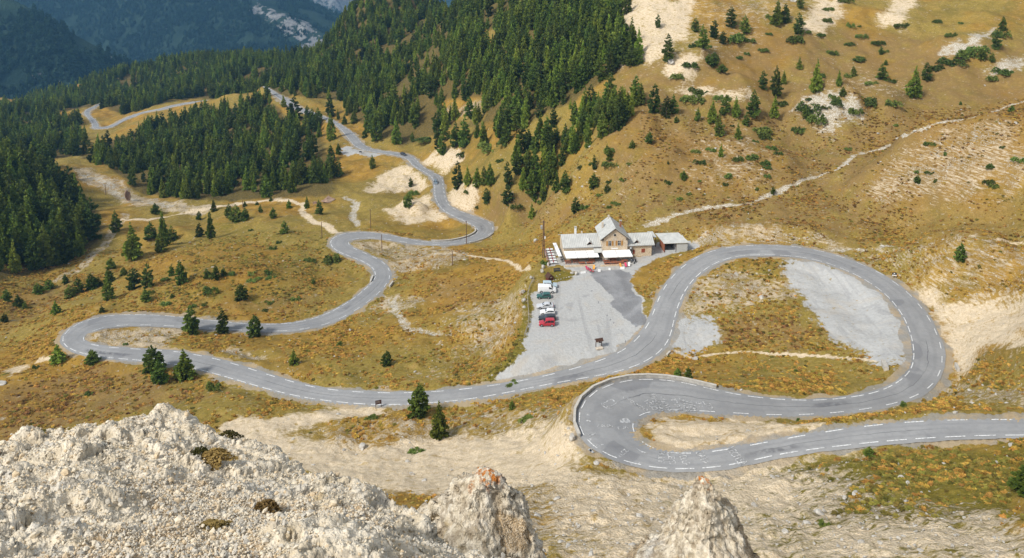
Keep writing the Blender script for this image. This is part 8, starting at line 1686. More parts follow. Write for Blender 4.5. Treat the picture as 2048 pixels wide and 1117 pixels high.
wl = MB(); wl.box(-11.9, -2.9, -4.55, -4.25, -0.3, 0.55); tag(wl.build('terrace_wall', STUC, None, (RX, RY, 0), rot=(0, 0, RZ)), 'low stone terrace wall before the three awnings of the low wing', 'wall'); wl = MB(); wl.box(-1.3, 6.8, -5.05, -4.75, -0.3, 0.5); tag(wl.build('terrace_wall', STUC, None, (RX, RY, 0), rot=(0, 0, RZ)), 'low stone terrace wall before the two awnings of the gabled block', 'wall')
def picnic(x, y, rz, m, label):
    t = child_at('picnic_table', x, y, 0.06, rz); tag(t, label, 'table', 'picnic tables on the terrace')
    for j in range(4): MB().box(-0.95, 0.95, -0.40+j*0.205, -0.22+j*0.205, 0.70, 0.75).build('plank', m, t)
    for s in (-1, 1): MB().box(-0.95, 0.95, s*0.75-0.14, s*0.75+0.14, 0.42, 0.47).build('bench', m, t)
    for s in (-1, 1):
        mb = MB(); mb.bar((s*0.7, -0.7, 0.0), (s*0.7, -0.25, 0.70), 0.08); mb.bar((s*0.7, 0.7, 0.0), (s*0.7, 0.25, 0.70), 0.08); mb.box(s*0.7-0.03, s*0.7+0.03, -0.78, 0.78, 0.34, 0.42); mb.build('trestle', m, t)
PIC = [(-10.6, -2.0), (-8.2, -1.8), (-6.6, -3.3), (-4.3, -3.4), (-3.4, -1.9), (0.9, -2.6), (0.9, -4.0), (3.0, -4.0), (5.0, -4.0), (3.1, -1.9), (6.4, -3.0)]
PL = ['beneath the corner awning', 'beneath the second awning', 'at the wall below the second awning', 'half out of the third awning', 'beside the dark entrance', 'under the gabled block awning near the entrance', 'in the open between entrance and gabled block', 'in the sun before the gabled block', 'in the sun near the pink deck chair', 'under the awning before the gabled block', 'under the awning by the satellite dish']
for (x, y), pl in zip(PIC, PL): picnic(x, y, trng.uniform(-.06, .06), WOODR, 'red-brown picnic table '+pl)
def deck_chair(x, y, rz, m, label):
    t = child_at('deck_chair', x, y, 0.02, rz); tag(t, label, 'chair', 'deck chairs before the terrace')
    mb = MB(); slab(mb, (-0.32, -0.55, 0.28), (0.32, -0.55, 0.28), (0.32, 0.05, 0.24), (-0.32, 0.05, 0.24), 0.03); slab(mb, (-0.32, 0.05, 0.25), (0.32, 0.05, 0.25), (0.32, 0.62, 0.98), (-0.32, 0.62, 0.98), 0.03); mb.build('canvas', m, t)
    for s in (-1, 1):
        MB().bar((s*0.35, -0.6, 0.30), (s*0.35, 0.5, 0.02), 0.05).build('leg', WOODG, t); MB().bar((s*0.35, -0.35, 0.02), (s*0.35, 0.65, 1.0), 0.05).build('frame', WOODG, t)
for x, y, rz, m, lb in ((-5.6, -6.6, 0.5, PINK, 'pink deck chair before the awnings of the low wing'), (-5.0, -7.5, 0.8, PINK, 'pink deck chair next to the long white board'), (-4.4, -8.0, 1.1, REDC, 'faded red deck chair beside the pink pair'), (-3.6, -6.4, -0.3, ORANGE, 'orange deck chair before the entrance'), (4.6, -5.8, 0.2, ORANGE, 'orange deck chair before the awnings of the gabled block'), (6.2, -5.6, 0.1, PINK, 'pink deck chair before the awnings of the gabled block'), (7.2, -5.4, -0.2, WHITEP, 'whitish deck chair at the terrace corner')): deck_chair(x, y, rz, m, lb)
def board(x, y, rz, w_, h_, label):
    t = child_at('menu_board', x, y, 0.0, rz); tag(t, label, 'board', 'white boards before the terrace'); mb = MB(); slab(mb, (-w_/2, -0.22, 0.04), (w_/2, -0.22, 0.04), (w_/2, 0, h_), (-w_/2, 0, h_), 0.03); mb.build('front_panel', WHITEP, t); mb = MB(); slab(mb, (-w_/2, 0.24, 0.04), (w_/2, 0.24, 0.04), (w_/2, 0.02, h_), (-w_/2, 0.02, h_), 0.03); mb.build('back_panel', WHITEP, t)
for x, y, rz, w_, h_, lb in ((-7.2, -8.6, 0.2, 1.6, 0.6, 'long low white board at the edge of the dark asphalt'), (-2.3, -8.0, 0.0, 0.8, 0.75, 'square white board near the orange deck chair'), (0.9, -7.2, 0.0, 0.7, 0.6, 'small white board in the middle before the terrace'), (4.8, -7.0, 0.0, 1.3, 0.7, 'wide white board before the awnings of the gabled block')): board(x, y, rz, w_, h_, lb)
# side terrace on the left: white tables with red chairs, long folded awning
sa = child_at('side_awning', -13.2, 2.6, 0.0, 0.06); tag(sa, 'long narrow white awning over the side terrace of the refuge', 'awning')
mb = MB(); slab(mb, (-0.55, -4.6, 2.3), (0.45, -4.6, 2.3), (0.55, 4.2, 2.45), (-0.55, 4.2, 2.45), 0.12); mb.build('cloth', WHITE, sa)
for y in (-4.4, 0.0, 4.0): MB().box(-0.05, 0.05, y-0.05, y+0.05, -0.6, 2.35).build('post', STEEL, sa)
tag(MB().box(-16.6, -11.45, -3.4, 8.2, -2.0, 0.02).build('side_terrace', CONC, None, (RX, RY, 0), rot=(0, 0, RZ)), kind='structure')
def cafe(x, y, m, cm, label):
    t = child_at('cafe_table', x, y, 0.02); tag(t, label, 'table', 'tables on the side terrace'); MB().box(-0.42, 0.42, -0.42, 0.42, 0.70, 0.75).build('table_top', m, t, bevel=0.03)
    MB().box(-0.05, 0.05, -0.05, 0.05, 0.0, 0.70).build('pedestal', DARKM, t)
def cafe_chair(x, y, rz, m, label):
    t = child_at('cafe_chair', x, y, 0.02, rz); tag(t, label, 'chair', label+'s'); MB().box(-0.22, 0.22, -0.22, 0.22, 0.42, 0.47).build('seat', m, t); MB().box(-0.22, 0.22, 0.18, 0.22, 0.5, 0.95).build('backrest', m, t)
    for a_ in (-0.19, 0.19):
        for b_ in (-0.19, 0.19): MB().box(a_-0.02, a_+0.02, b_-0.02, b_+0.02, 0, 0.42).build('leg', DARKM, t)
for j in range(6):
    for x in (-15.5, -14.4): cafe(x, -2.3+j*1.75, WHITEP, REDC, 'white square table on the side terrace')
    cafe_chair(-16.2, -2.3+j*1.75, R(90), WOODR, 'red-brown chair at the outer white tables'); cafe_chair(-14.95, -1.55+j*1.75, R(180), REDC, 'dark red chair between the white tables')
    if j < 5: cafe(-12.3, -1.0+j*1.75, DARKM, DARKM, 'dark table between long awning and refuge wall')
for i in range(9):
    pass
rl_ = child_at('terrace_railing', 0, 0, 0); tag(rl_, 'thin rail along the outer edge of the side terrace', 'railing')
for y in np.linspace(-3.3, 8.1, 8): MB().box(-16.6, -16.54, y-0.03, y+0.03, 0, 1.0).build('post', WOODR, rl_)
for z in (0.5, 0.95): MB().bar((-16.57, -3.3, z), (-16.57, 8.1, z), 0.05).build('rail', WOODR, rl_)

# ---------------------------------------------------------------- vehicles
def car_paint(name, c): 
    a = NM(name, 0.28, 0.5); o = a.objco(); a.color(a.mix(a.ss(0.4, 0.7, a.noise(1.5, 4, o)), c, tuple(x*0.85+0.02 for x in c))); a.b.inputs['Coat Weight'].default_value = 0.5; return a.m
TYRE = plain('tyre', (0.02, 0.02, 0.021), 0.9, 0.1, 0.1, 8); RIM = plain('rim', (0.45, 0.46, 0.47), 0.35, 0.5, 0.1, 5, metal=0.6); LAMPW = plain('headlight', (0.72, 0.74, 0.76), 0.15, 0.6, 0.05, 6); LAMPR = plain('tail_light', (0.42, 0.02, 0.02), 0.2, 0.5, 0.05, 6); PLAST = plain('black_plastic', (0.03, 0.03, 0.032), 0.7, 0.2, 0.15, 6)
def loft(secs, name, m, parent):
    """secs: list of (x, half width at floor, half width at waist, z floor, z waist, half width at top, z top)"""
    V = []; F_ = []
    for x, wf, ww_, zf, zw, wt, zt in secs:
        r = []
        for s in (-1, 1): pass
        pts = [(-wf, zf), (-ww_, zf+(zw-zf)*0.35), (-ww_, zw), (-wt, zt-(zt-zw)*0.12), (-wt*0.86, zt), (0, zt+0.02), (wt*0.86, zt), (wt, zt-(zt-zw)*0.12), (ww_, zw), (ww_, zf+(zw-zf)*0.35), (wf, zf)]
        V += [(x, a_, b_) for a_, b_ in pts]
    k_ = 11
    for i in range(len(secs)-1):
        for j in range(k_): F_.append((i*k_+j, i*k_+(j+1) % k_, (i+1)*k_+(j+1) % k_, (i+1)*k_+j))
    F_.append(tuple(range(k_))); F_.append(tuple(range((len(secs)-1)*k_, len(secs)*k_)))
    return MB().add(V, F_).build(name, m, parent, smooth=False, bevel=0.02)
STYLE = {
 'hatch': dict(L=3.9, W=1.70, H=1.45, hood=0.80, wb=2.45, prof=[(-.5, .55, .62), (-.47, .70, .78), (-.22, .86, .90), (-.18, .90, .92), (-.02, .92, 1.42), (.25, .94, 1.46), (.42, .95, 1.36), (.49, .95, .98), (.5, .55, .60)], cab=(-.18, .49)),
 'sedan': dict(L=4.5, W=1.75, H=1.45, wb=2.65, prof=[(-.5, .52, .60), (-.47, .66, .74), (-.22, .84, .88), (-.17, .88, .90), (-.02, .92, 1.38), (.18, .93, 1.43), (.28, .95, 1.32), (.38, .97, 1.02), (.47, .95, .98), (.5, .58, .66)], cab=(-.17, .38)),
 'wagon': dict(L=4.6, W=1.76, H=1.48, wb=2.7, prof=[(-.5, .52, .60), (-.47, .68, .75), (-.24, .84, .88), (-.19, .88, .90), (-.03, .92, 1.40), (.2, .94, 1.47), (.42, .95, 1.42), (.48, .96, 1.05), (.5, .55, .66)], cab=(-.19, .48)),
 'boxy': dict(L=4.05, W=1.70, H=1.80, wb=2.65, prof=[(-.5, .55, .68), (-.47, .78, .86), (-.25, .96, 1.00), (-.21, 1.00, 1.03), (-.07, 1.04, 1.72), (.1, 1.05, 1.80), (.44, 1.06, 1.80), (.49, 1.05, 1.66), (.5, .60, .8)], cab=(-.21, .49)),
 'van': dict(L=5.1, W=1.95, H=2.05, wb=3.1, prof=[(-.5, .55, .80), (-.47, .90, 1.02), (-.37, 1.10, 1.16), (-.34, 1.14, 1.18), (-.22, 1.18, 1.92), (-.1, 1.20, 2.02), (.4, 1.20, 2.04), (.49, 1.20, 2.0), (.5, .60, 1.0)], cab=(-.34, -.05)),
}
def vehicle(name, style, paint, x, y, z, rz, label, cat='car', rim=RIM):
    S_ = STYLE[style]; L_, W_ = S_['L'], S_['W']; c = empty(name, (x, y, z), rz); tag(c, label, cat)
    secs = []; hw = W_/2
    for t, zw, zt in S_['prof']:
        tap = 0.86 if abs(t) >= 0.5 else 0.95 if abs(t) >= 0.47 else 1.0
        secs.append((t*L_, hw*0.90*tap, hw*tap, 0.24, zw, hw*(0.92 if zt-zw < 0.12 else 0.78 if style != 'van' else 0.88)*tap, max(zt, zw+0.04)))
    body = loft(secs, 'body', paint, c)
    # windows follow the cabin: interpolate the profile
    P_ = S_['prof']; ts = [q[0] for q in P_]; zw = lambda t: np.interp(t, ts, [q[1] for q in P_]); zt = lambda t: np.interp(t, ts, [q[2] for q in P_])
    a0, a1 = S_['cab']; up = 0.78 if style != 'van' else 0.88
    for s in (-1, 1):
        q0, q1 = a0+0.05, a1-0.05; nseg = 2 if style in ('hatch', 'van') else 3; gap = 0.012
        edges = np.linspace(q0, q1, nseg+1)
        if style == 'van': edges = np.array([q0, q1]); nseg = 1
        for i in range(nseg):
            e0, e1 = edges[i]+gap/2, edges[i+1]-gap/2; V = []
            for t, f in ((e0, 0.10), (e1, 0.10), (e1, 0.84), (e0+0.012, 0.84)):
                zb, ztp = zw(t), zt(t); ztp = max(ztp, zb+0.05); zz = zb+(ztp-zb)*f; yy = hw*(1.0+(up-1.0)*f)+0.012; V.append((t*L_, s*yy, zz))
            n_ = Vector((0, s*0.01, 0)); MB().add([Vector(v) for v in V]+[Vector(v)-n_*4 for v in V], [(0, 1, 2, 3), (7, 6, 5, 4), (0, 4, 5, 1), (1, 5, 6, 2), (2, 6, 7, 3), (3, 7, 4, 0)]).build('side_window', GLASS, c)
    def cross(t0, z0, t1, z1, wd0, wd1, nm, m):
        v = [(t0*L_, -wd0, z0), (t0*L_, wd0, z0), (t1*L_, wd1, z1), (t1*L_, -wd1, z1)]; d = Vector((t1*L_-t0*L_, 0, z1-z0)).normalized(); n_ = Vector((-d.z, 0, d.x)); n_ = n_ if n_.z > 0 else -n_
        MB().add([Vector(q)+n_*0.02 for q in v]+[Vector(q)-n_*0.03 for q in v], [(0, 1, 2, 3), (7, 6, 5, 4), (0, 4, 5, 1), (1, 5, 6, 2), (2, 6, 7, 3), (3, 7, 4, 0)]).build(nm, m, c)
    i0 = [i for i, q in enumerate(P_) if q[0] == a0][0]; cross(a0+0.012, P_[i0][2]+0.05, P_[i0+1][0]-0.012, P_[i0+1][2]-0.05, hw*0.80, hw*0.68, 'windscreen', GLASS)
    if style in ('hatch', 'wagon', 'sedan'):
        j = len(P_)-(3 if style != 'sedan' else 4); cross(P_[j][0]+0.01, P_[j][2]-0.03, P_[j+1][0]-0.008, P_[j+1][2]+0.06, hw*0.62, hw*0.74, 'rear_window', GLASS)
    elif style == 'boxy': MB().box(L_*0.493, L_*0.493+0.03, -hw*0.62, hw*0.62, 1.12, 1.58).build('rear_window', GLASS, c)
    for sx_ in (-1, 1):
        for sy in (-1, 1):
            wx = sx_*S_['wb']/2; r_ = 0.31 if style != 'van' else 0.34
            w_ = MB().tube((wx, sy*(hw-0.20), r_), (wx, sy*(hw+0.01), r_), r_, n=20).build('wheel', TYRE, c, smooth=False); MB().tube((wx, sy*(hw+0.005), r_), (wx, sy*(hw+0.025), r_), r_*0.66, r_*0.55, 14).build('rim', rim, w_)
            MB().tube((wx, sy*(hw-0.25), r_+0.02), (wx, sy*(hw+0.004), r_+0.02), r_+0.06, n=20).build('wheel_arch', PLAST, c)
    zb = P_[1][1]-0.10
    for s in (-1, 1):
        MB().box(-L_*0.497, -L_*0.455, *sorted((s*hw*0.50, s*hw*0.86)), zb-0.06, zb+0.10).build('headlight', LAMPW, c, bevel=0.02); MB().box(L_*0.475, L_*0.503, *sorted((s*hw*0.70, s*hw*0.90)), 0.72, 0.98 if style != 'boxy' else 1.15).build('tail_light', LAMPR, c, bevel=0.02); MB().box(a0*L_+0.25, a0*L_+0.42, *sorted((s*(hw+0.0), s*(hw+0.16))), zw(a0)+0.02, zw(a0)+0.16).build('mirror', PLAST, c, bevel=0.03)
    MB().box(-L_*0.505, -L_*0.46, -hw*0.82, hw*0.82, 0.26, 0.48).build('bumper', PLAST if style in ('van', 'boxy', 'hatch') else paint, c, bevel=0.04); MB().box(L_*0.46, L_*0.507, -hw*0.82, hw*0.82, 0.28, 0.52).build('bumper', PLAST if style in ('van', 'boxy', 'hatch') else paint, c, bevel=0.04); MB().box(-L_*0.509, -L_*0.498, -0.26, 0.26, 0.36, 0.47).build('number_plate', WHITEP, c)
    return c
PAINTS = {'red': (0.42, 0.012, 0.025), 'black': (0.022, 0.024, 0.027), 'white': (0.74, 0.74, 0.73), 'silver': (0.52, 0.53, 0.54), 'green': (0.012, 0.085, 0.070), 'blue': (0.42, 0.52, 0.56), 'bluegrey': (0.13, 0.17, 0.20)}
for nm, st_, pc_, x, y, z, rz, lb, ct_ in VEHICLES: vehicle(nm, st_, car_paint(pc_+'_car_paint', PAINTS[pc_]), x, y, z, rz, lb, ct_)

# ---------------------------------------------------------------- walls and kerbs along the road
def wall_along(name, pts, hgt, thick, m, label, cat, z_off=0.0, cap=None):
    """a wall that follows world points x, y, z"""
    P = np.array(pts, float); d = np.gradient(P[:, :2], axis=0); nn = np.c_[-d[:, 1], d[:, 0]]; nn /= np.hypot(*nn.T)[:, None]; n = len(P)
    ring = [(-1, -0.6), (1, -0.6), (1, hgt), (-1, hgt)]
    V = []; F_ = []
    for p, q in zip(P, nn):
        for s, zz in ring: V.append((p[0]+q[0]*s*thick/2, p[1]+q[1]*s*thick/2, p[2]+zz+z_off))
    for i in range(n-1):
        for j in range(4): F_.append((i*4+j, i*4+(j+1) % 4, (i+1)*4+(j+1) % 4, (i+1)*4+j))
    F_ += [(0, 1, 2, 3), tuple((n-1)*4+j for j in (3, 2, 1, 0))]
    e = empty(name, tuple(P[0])); tag(e, label, cat); o = MB().add([Vector(v)-Vector(P[0]) for v in V], F_).build('body', m, e)
    if cap:
        V = []; F2 = []
        for p, q in zip(P, nn):
            for s, zz in ((-1, hgt), (1, hgt), (1, hgt+0.10), (-1, hgt+0.10)): V.append(Vector((p[0]+q[0]*s*(thick/2+0.06), p[1]+q[1]*s*(thick/2+0.06), p[2]+zz+0.003+z_off))-Vector(P[0]))
        MB().add(V, F_).build('coping', cap, e)
    return e
COPE = plain('pale_coping', (0.46, 0.43, 0.375), 0.9, 0.1, 0.15, 1.5)
for pts, hgt, th, lb, ct_, cp in WALLS: wall_along({'parapet': 'parapet_wall', 'kerb': 'concrete_kerb', 'headwall': 'culvert_headwall'}[ct_], pts, hgt, th, CONC if ct_ != 'headwall' else COPE, lb, ct_, 0.0, COPE if cp else None)
# ---------------------------------------------------------------- poles, signs, shelter, hut
def pole(x, y, z, hgt, r_, label, m=POLEW, arms=True):
    p = empty('utility_pole', (x, y, z)); tag(p, label, 'pole'); MB().tube((0, 0, -0.6), (0, 0, hgt), r_, r_*0.72, 10).build('shaft', m, p)
    if arms:
        MB().bar((-0.6, 0, hgt-0.35), (0.6, 0, hgt-0.35), 0.10).build('crossarm', m, p)
        for s in (-0.5, 0.5): MB().tube((s, 0, hgt-0.28), (s, 0, hgt-0.10), 0.05, 0.04, 8).build('insulator', WHITEP, p)
    return p
for x, y, z, hgt, lb, arms in POLES: pole(x, y, z, hgt, 0.16, lb, POLEW, arms)
x, y, z, hgt = TWIN_POLE
tp = empty('transformer_pole', (x, y, z)); tag(tp, 'tall twin pole with white transformer boxes beside the refuge terrace', 'pole')
for s in (-0.28, 0.28): MB().tube((s, 0, -0.8), (s*0.35, 0, hgt), 0.15, 0.11, 10).build('shaft', POLEW, tp)
MB().bar((-0.9, 0, hgt-0.5), (0.5, 0, hgt-0.5), 0.12).build('crossarm', DARKM, tp); MB().box(-0.95, -0.35, -0.3, 0.3, hgt-2.7, hgt-1.6).build('transformer', STEEL, tp, bevel=0.06); MB().box(0.22, 0.55, -0.18, 0.18, hgt-5.8, hgt-5.1).build('meter_box', WHITEP, tp); MB().bar((-0.3, 0, hgt*0.45), (0.3, 0, hgt*0.45), 0.1).build('brace', POLEW, tp)
# information shelter in the lot: two posts, little roof, board
x, y, z = SHELTER
s_ = empty('notice_shelter', (x, y, z), 0.25); tag(s_, 'small dark timber notice shelter on a grass island in the lot', 'shelter')
for a_ in (-0.75, 0.75): MB().box(a_-0.07, a_+0.07, -0.07, 0.07, -0.3, 2.05).build('post', WOODD, s_)
for q in (-1, 1):
    mb = MB(); slab(mb, (-1.0, q*0.62, 1.98), (1.0, q*0.62, 1.98), (1.0, 0.0, 2.5), (-1.0, 0.0, 2.5), 0.06); mb.build('roof', WOODD, s_)
MB().box(-0.66, 0.0, -0.05, -0.01, 1.35, 1.85).build('notice_board', WHITEP, s_); MB().box(0.06, 0.62, -0.05, -0.01, 1.25, 1.85).build('notice_board', WOODD, s_); MB().box(0.42, 0.62, -0.075, -0.052, 1.5, 1.75).build('poster', WHITEP, s_); MB().box(-0.85, 0.85, -0.9, 0.0, 0.0, 0.32).build('stone_base', QUOIN, s_); MB().bar((-0.75, 0, 1.9), (0.75, 0, 1.9), 0.1).build('beam', WOODD, s_)
# brown board sign by the road
x, y, z = BROWN_SIGN
b_ = empty('road_sign', (x, y, z), 0.3); tag(b_, 'dark brown board sign on two posts at the road verge', 'sign')
for a_ in (-0.62, 0.62): MB().box(a_-0.05, a_+0.05, -0.05, 0.05, -0.3, 1.9).build('post', WOODD, b_)
MB().box(-0.70, 0.70, -0.09, -0.052, 0.95, 1.95).build('panel', plain('brown_panel', (0.055, 0.022, 0.020), 0.6, 0.2, 0.15, 3), b_)
lt = MB(); [lt.box(-0.55, -0.55+wd, -0.105, -0.093, zz, zz+0.05) for zz, wd in ((1.75, 0.7), (1.58, 1.0), (1.42, 0.85), (1.26, 0.95))]; lt.build('lettering', plain('sign_lettering', (0.30, 0.26, 0.22), 0.7, 0.1, 0.1, 3), b_)
x, y, z = LOOP_SIGN
b_ = empty('road_sign', (x, y, z), -0.2); tag(b_, 'small black and white panel sign on the outside of the loop', 'sign')
for a_ in (-0.42, 0.42): MB().box(a_-0.04, a_+0.04, -0.04, 0.04, -0.3, 1.5).build('post', STEEL, b_)
MB().box(-0.58, 0.58, -0.08, -0.042, 1.05, 1.60).build('upper_panel', DARKM, b_); MB().box(-0.55, 0.55, -0.08, -0.042, 0.72, 1.0).build('lower_panel', WHITEP, b_); MB().box(-0.2, 0.12, -0.095, -0.082, 1.30, 1.56).build('stripe', WHITEP, b_)
x, y, z = FAR_SIGN
b_ = empty('road_sign', (x, y, z), 0.0); tag(b_, 'small dark sign box on the gravel lay-by of the far road', 'sign')
for a_ in (-0.5, 0.5): MB().box(a_-0.05, a_+0.05, -0.05, 0.05, -0.3, 0.9).build('post', WOODD, b_)
MB().box(-0.75, 0.75, -0.08, 0.08, 0.6, 1.3).build('panel', DARKM, b_)
# little dark wood hut in the flower bed
x, y, z = HUT
ht = empty('wooden_hut', (x, y, z), 0.5); tag(ht, 'tiny dark red-brown wooden hut in the grass bed above the parked vans', 'hut')
MB().prism([(-0.8, -0.2), (0.8, -0.2), (0.8, 1.1), (0, 1.9), (-0.8, 1.1)], -0.8, 0.8).build('wall', plain('hut_boards', (0.12, 0.030, 0.022), 0.85, 0.1, 0.3, 5), ht)
for q in (-1, 1):
    mb = MB(); slab(mb, (q*1.05, -1.0, 0.92), (q*1.05, 1.0, 0.92), (q*0.002, 1.0, 2.0), (q*0.002, -1.0, 2.0), 0.06); mb.build('roof', WOODD, ht)
MB().box(-0.3, 0.35, -0.84, -0.802, 0.9, 1.2).build('name_plate', QUOIN, ht); MB().box(-0.3, 0.3, -0.84, -0.802, 0.05, 0.75).build('door', WOODD, ht)
x, y, z = BENCH
bn = empty('log_bench', (x, y, z), 0.1); tag(bn, 'dark log bench between the hut and the terrace steps', 'bench'); MB().box(-1.0, 1.0, -0.25, 0.25, 0.45, 0.55).build('seat', DARKM, bn); MB().box(-1.0, 1.0, 0.28, 0.36, 0.6, 1.0).build('backrest', DARKM, bn)
for a_ in (-0.8, 0.8): MB().box(a_-0.1, a_+0.1, -0.25, 0.3, 0, 0.45).build('leg', DARKM, bn)
# motorbikes at the corner of the terrace
def motorbike(x, y, rz, label):
    t = child_at('motorbike', x, y, 0.03, rz); tag(t, label, 'motorbike', 'motorbikes at the terrace corner')
    for a_ in (-0.7, 0.7): MB().tube((a_, -0.06, 0.32), (a_, 0.06, 0.32), 0.32, n=16).build('wheel', TYRE, t)
    MB().box(-0.35, 0.35, -0.16, 0.16, 0.35, 0.72).build('engine', DARKM, t, bevel=0.05); MB().box(-0.35, 0.1, -0.15, 0.15, 0.72, 0.98).build('tank', PLAST, t, bevel=0.06); MB().box(0.1, 0.8, -0.14, 0.14, 0.74, 0.84).build('saddle', PLAST, t, bevel=0.04); MB().bar((-0.7, 0, 0.32), (-0.42, 0, 1.0), 0.08).build('fork', STEEL, t); MB().bar((-0.42, -0.35, 1.05), (-0.42, 0.35, 1.05), 0.04).build('handlebar', DARKM, t)
for x, y, rz, lb in ((8.6, -2.6, 1.2, 'dark motorbike nearest the awning corner'), (9.5, -3.4, 1.0, 'dark motorbike parked outermost on the gravel')): motorbike(x, y, rz, lb)
# wooden fence along the lot
fc = empty('rail_fence', (FENCE[0][0], FENCE[0][1], FENCE[0][2])); tag(fc, 'weathered grey post and rail fence along the edge of the lot', 'fence')
F0 = Vector(FENCE[0]); fr_ = random.Random(3)
for p in FENCE: MB().tube(Vector(p)-F0+Vector((0, 0, -0.3)), Vector(p)-F0+Vector((fr_.uniform(-.05, .05), fr_.uniform(-.05, .05), 1.05)), 0.085, 0.075, 8).build('post', WOODG, fc)
for p, q in zip(FENCE[:-1], FENCE[1:]):
    for zz in (0.45, 0.88): MB().tube(Vector(p)-F0+Vector((0, 0, zz+fr_.uniform(-.05, .05))), Vector(q)-F0+Vector((0, 0, zz+fr_.uniform(-.05, .05))), 0.06, 0.05, 7).build('rail', WOODG, fc)
# ---------------------------------------------------------------- boulders
bo = NM('boulder_stone', 0.92, 0.1); ob = bo.objco(); bo.color(bo.mix(bo.ss(0.3, 0.7, bo.noise(2.2, 5, ob)), (0.30, 0.275, 0.235), (0.50, 0.475, 0.425))).bump(bo.noise(5, 5, ob), 0.7, 0.1); STONE = bo.m
rb = NM('red_rock', 0.92, 0.1); ob = rb.objco(); rb.color(rb.mix(rb.ss(0.3, 0.7, rb.noise(1.0, 5, ob)), (0.19, 0.115, 0.080), (0.34, 0.245, 0.18))).bump(rb.noise(3, 5, ob), 0.8, 0.2); REDROCK = rb.m
def rock_me(seed, m, sub=3, rough=0.5):
    bm = bmesh.new(); bmesh.ops.create_icosphere(bm, subdivisions=sub, radius=0.5); v = np.array([q.co[:] for q in bm.verts])
    r_ = np.random.default_rng(seed)
    for _ in range(11):
        d = r_.normal(0, 1, 3); d /= np.linalg.norm(d); c_ = r_.uniform(0.26, 0.42); e = v@d-c_; v = v-np.outer(np.maximum(e, 0)*0.9, d)
    v = v*(1+(fbm(v[:, 0]*1+v[:, 2]*.7+seed, v[:, 1]+v[:, 2]*.5, 0.35, 3, seed)*rough*0.5)[:, None])
    for q, c_ in zip(bm.verts, v): q.co = c_
    me = bpy.data.meshes.new('rock'); bm.to_mesh(me); bm.free(); me.materials.append(m); return me
RM = [rock_me(i, STONE) for i in range(5)]
for x, y, z, sx_, sz_, lb, red in BOULDERS:
    o = obj('boulder', rock_me(int(abs(x*7+y*3)) % 97, REDROCK, 4, 0.9) if red else trng.choice(RM), None, (x, y, z+sz_*0.22)); o.scale = (sx_, sx_*trng.uniform(.7, 1), sz_); o.rotation_euler = (0, 0, trng.uniform(0, 6)); tag(o, lb, 'rock')
for i, (x, y, z) in enumerate(BED_STONES):
    o = obj('edging_stone', trng.choice(RM), None, (x, y, z+0.08)); q = trng.uniform(.35, .6); o.scale = (q, q*.8, q*.7); o.rotation_euler = (0, 0, trng.uniform(0, 6)); tag(o, 'white stone in the row that edges the grass bed', 'rock', 'white stones edging the grass bed')
# ---------------------------------------------------------------- low shrubs and cushions
def shrub_arrays(seed, n, size, flat, lobes=0):
    r_ = np.random.default_rng(seed); a_ = r_.uniform(0, 2*math.pi, n); q = np.sqrt(r_.uniform(0, 1, n))*0.5*(1+0.28*np.sin(3*a_+seed)+0.2*np.sin(5*a_+2*seed)); hgt = np.clip(1-(q/0.62)**2, 0.05, 1)*r_.uniform(0.35, 1, n)
    c_ = np.stack([q*np.cos(a_), q*np.sin(a_), hgt], 1); d1 = r_.normal(0, 1, (n, 3)); d1[:, 2] = np.abs(d1[:, 2])*0.7+0.2; d1 /= np.linalg.norm(d1, axis=1)[:, None]; d2 = np.cross(d1, r_.normal(0, 1, (n, 3))); d2 /= np.linalg.norm(d2, axis=1)[:, None]
    if lobes:
        lc = np.stack([r_.uniform(-0.38, 0.38, lobes), r_.uniform(-0.30, 0.30, lobes)], 1); ls = r_.uniform(0.22, 0.5, lobes); k_ = r_.integers(0, lobes, n); c_[:, :2] = c_[:, :2]*ls[k_, None]+lc[k_]; c_[:, 2] *= (ls[k_]/0.5)**0.8
    s = size*r_.uniform(0.6, 1.4, n)[:, None]; asp = np.array([1, 1, 1/flat]); V = np.stack([c_-d1*s*.5*asp, c_+d2*s*.45*asp, c_+d1*s*.7*asp, c_-d2*s*.45*asp], 1).reshape(-1, 3)
    return V, np.arange(4*n).reshape(-1, 4)
SH = [mesh_np('shrub', *shrub_arrays(i, 900, 0.085, 0.6, 7), [FOL['B']]) for i in range(8)]
for x, y, w_, hgt, lb, gp in SHRUBS:
    o = obj('low_shrub', trng.choice(SH), None, (x, y, ground_z(x, y)-0.05)); o.scale = (w_*1.15, w_*trng.uniform(.8, 1.2), hgt*0.75); o.rotation_euler = (0, 0, trng.uniform(-.5, .5)); tag(o, lb, 'shrub', gp)
MOSS = {'moss': foliage('moss_cushion', (0.050, 0.048, 0.012), (0.105, 0.085, 0.022)), 'tuft': foliage('dry_tuft', (0.17, 0.115, 0.035), (0.30, 0.215, 0.075))}
for x, y, z, w_, hgt, kd, lb in CRAG_PLANTS:
    k_ = ((CRAG_XYZ[0]-x)**2+(CRAG_XYZ[1]-y)**2).argmin() if z is None else None; zz = CRAG_XYZ[2][k_] if z is None else z
    me = mesh_np('cushion', *shrub_arrays(int(x*13) % 50, 900, 0.075 if kd == 'moss' else 0.11, 0.9), [MOSS[kd]]); o = obj('moss_cushion' if kd == 'moss' else 'grass_tuft', me, None, (x, y, zz-0.01)); o.scale = (w_, w_*0.8, hgt); tag(o, lb, 'plant')
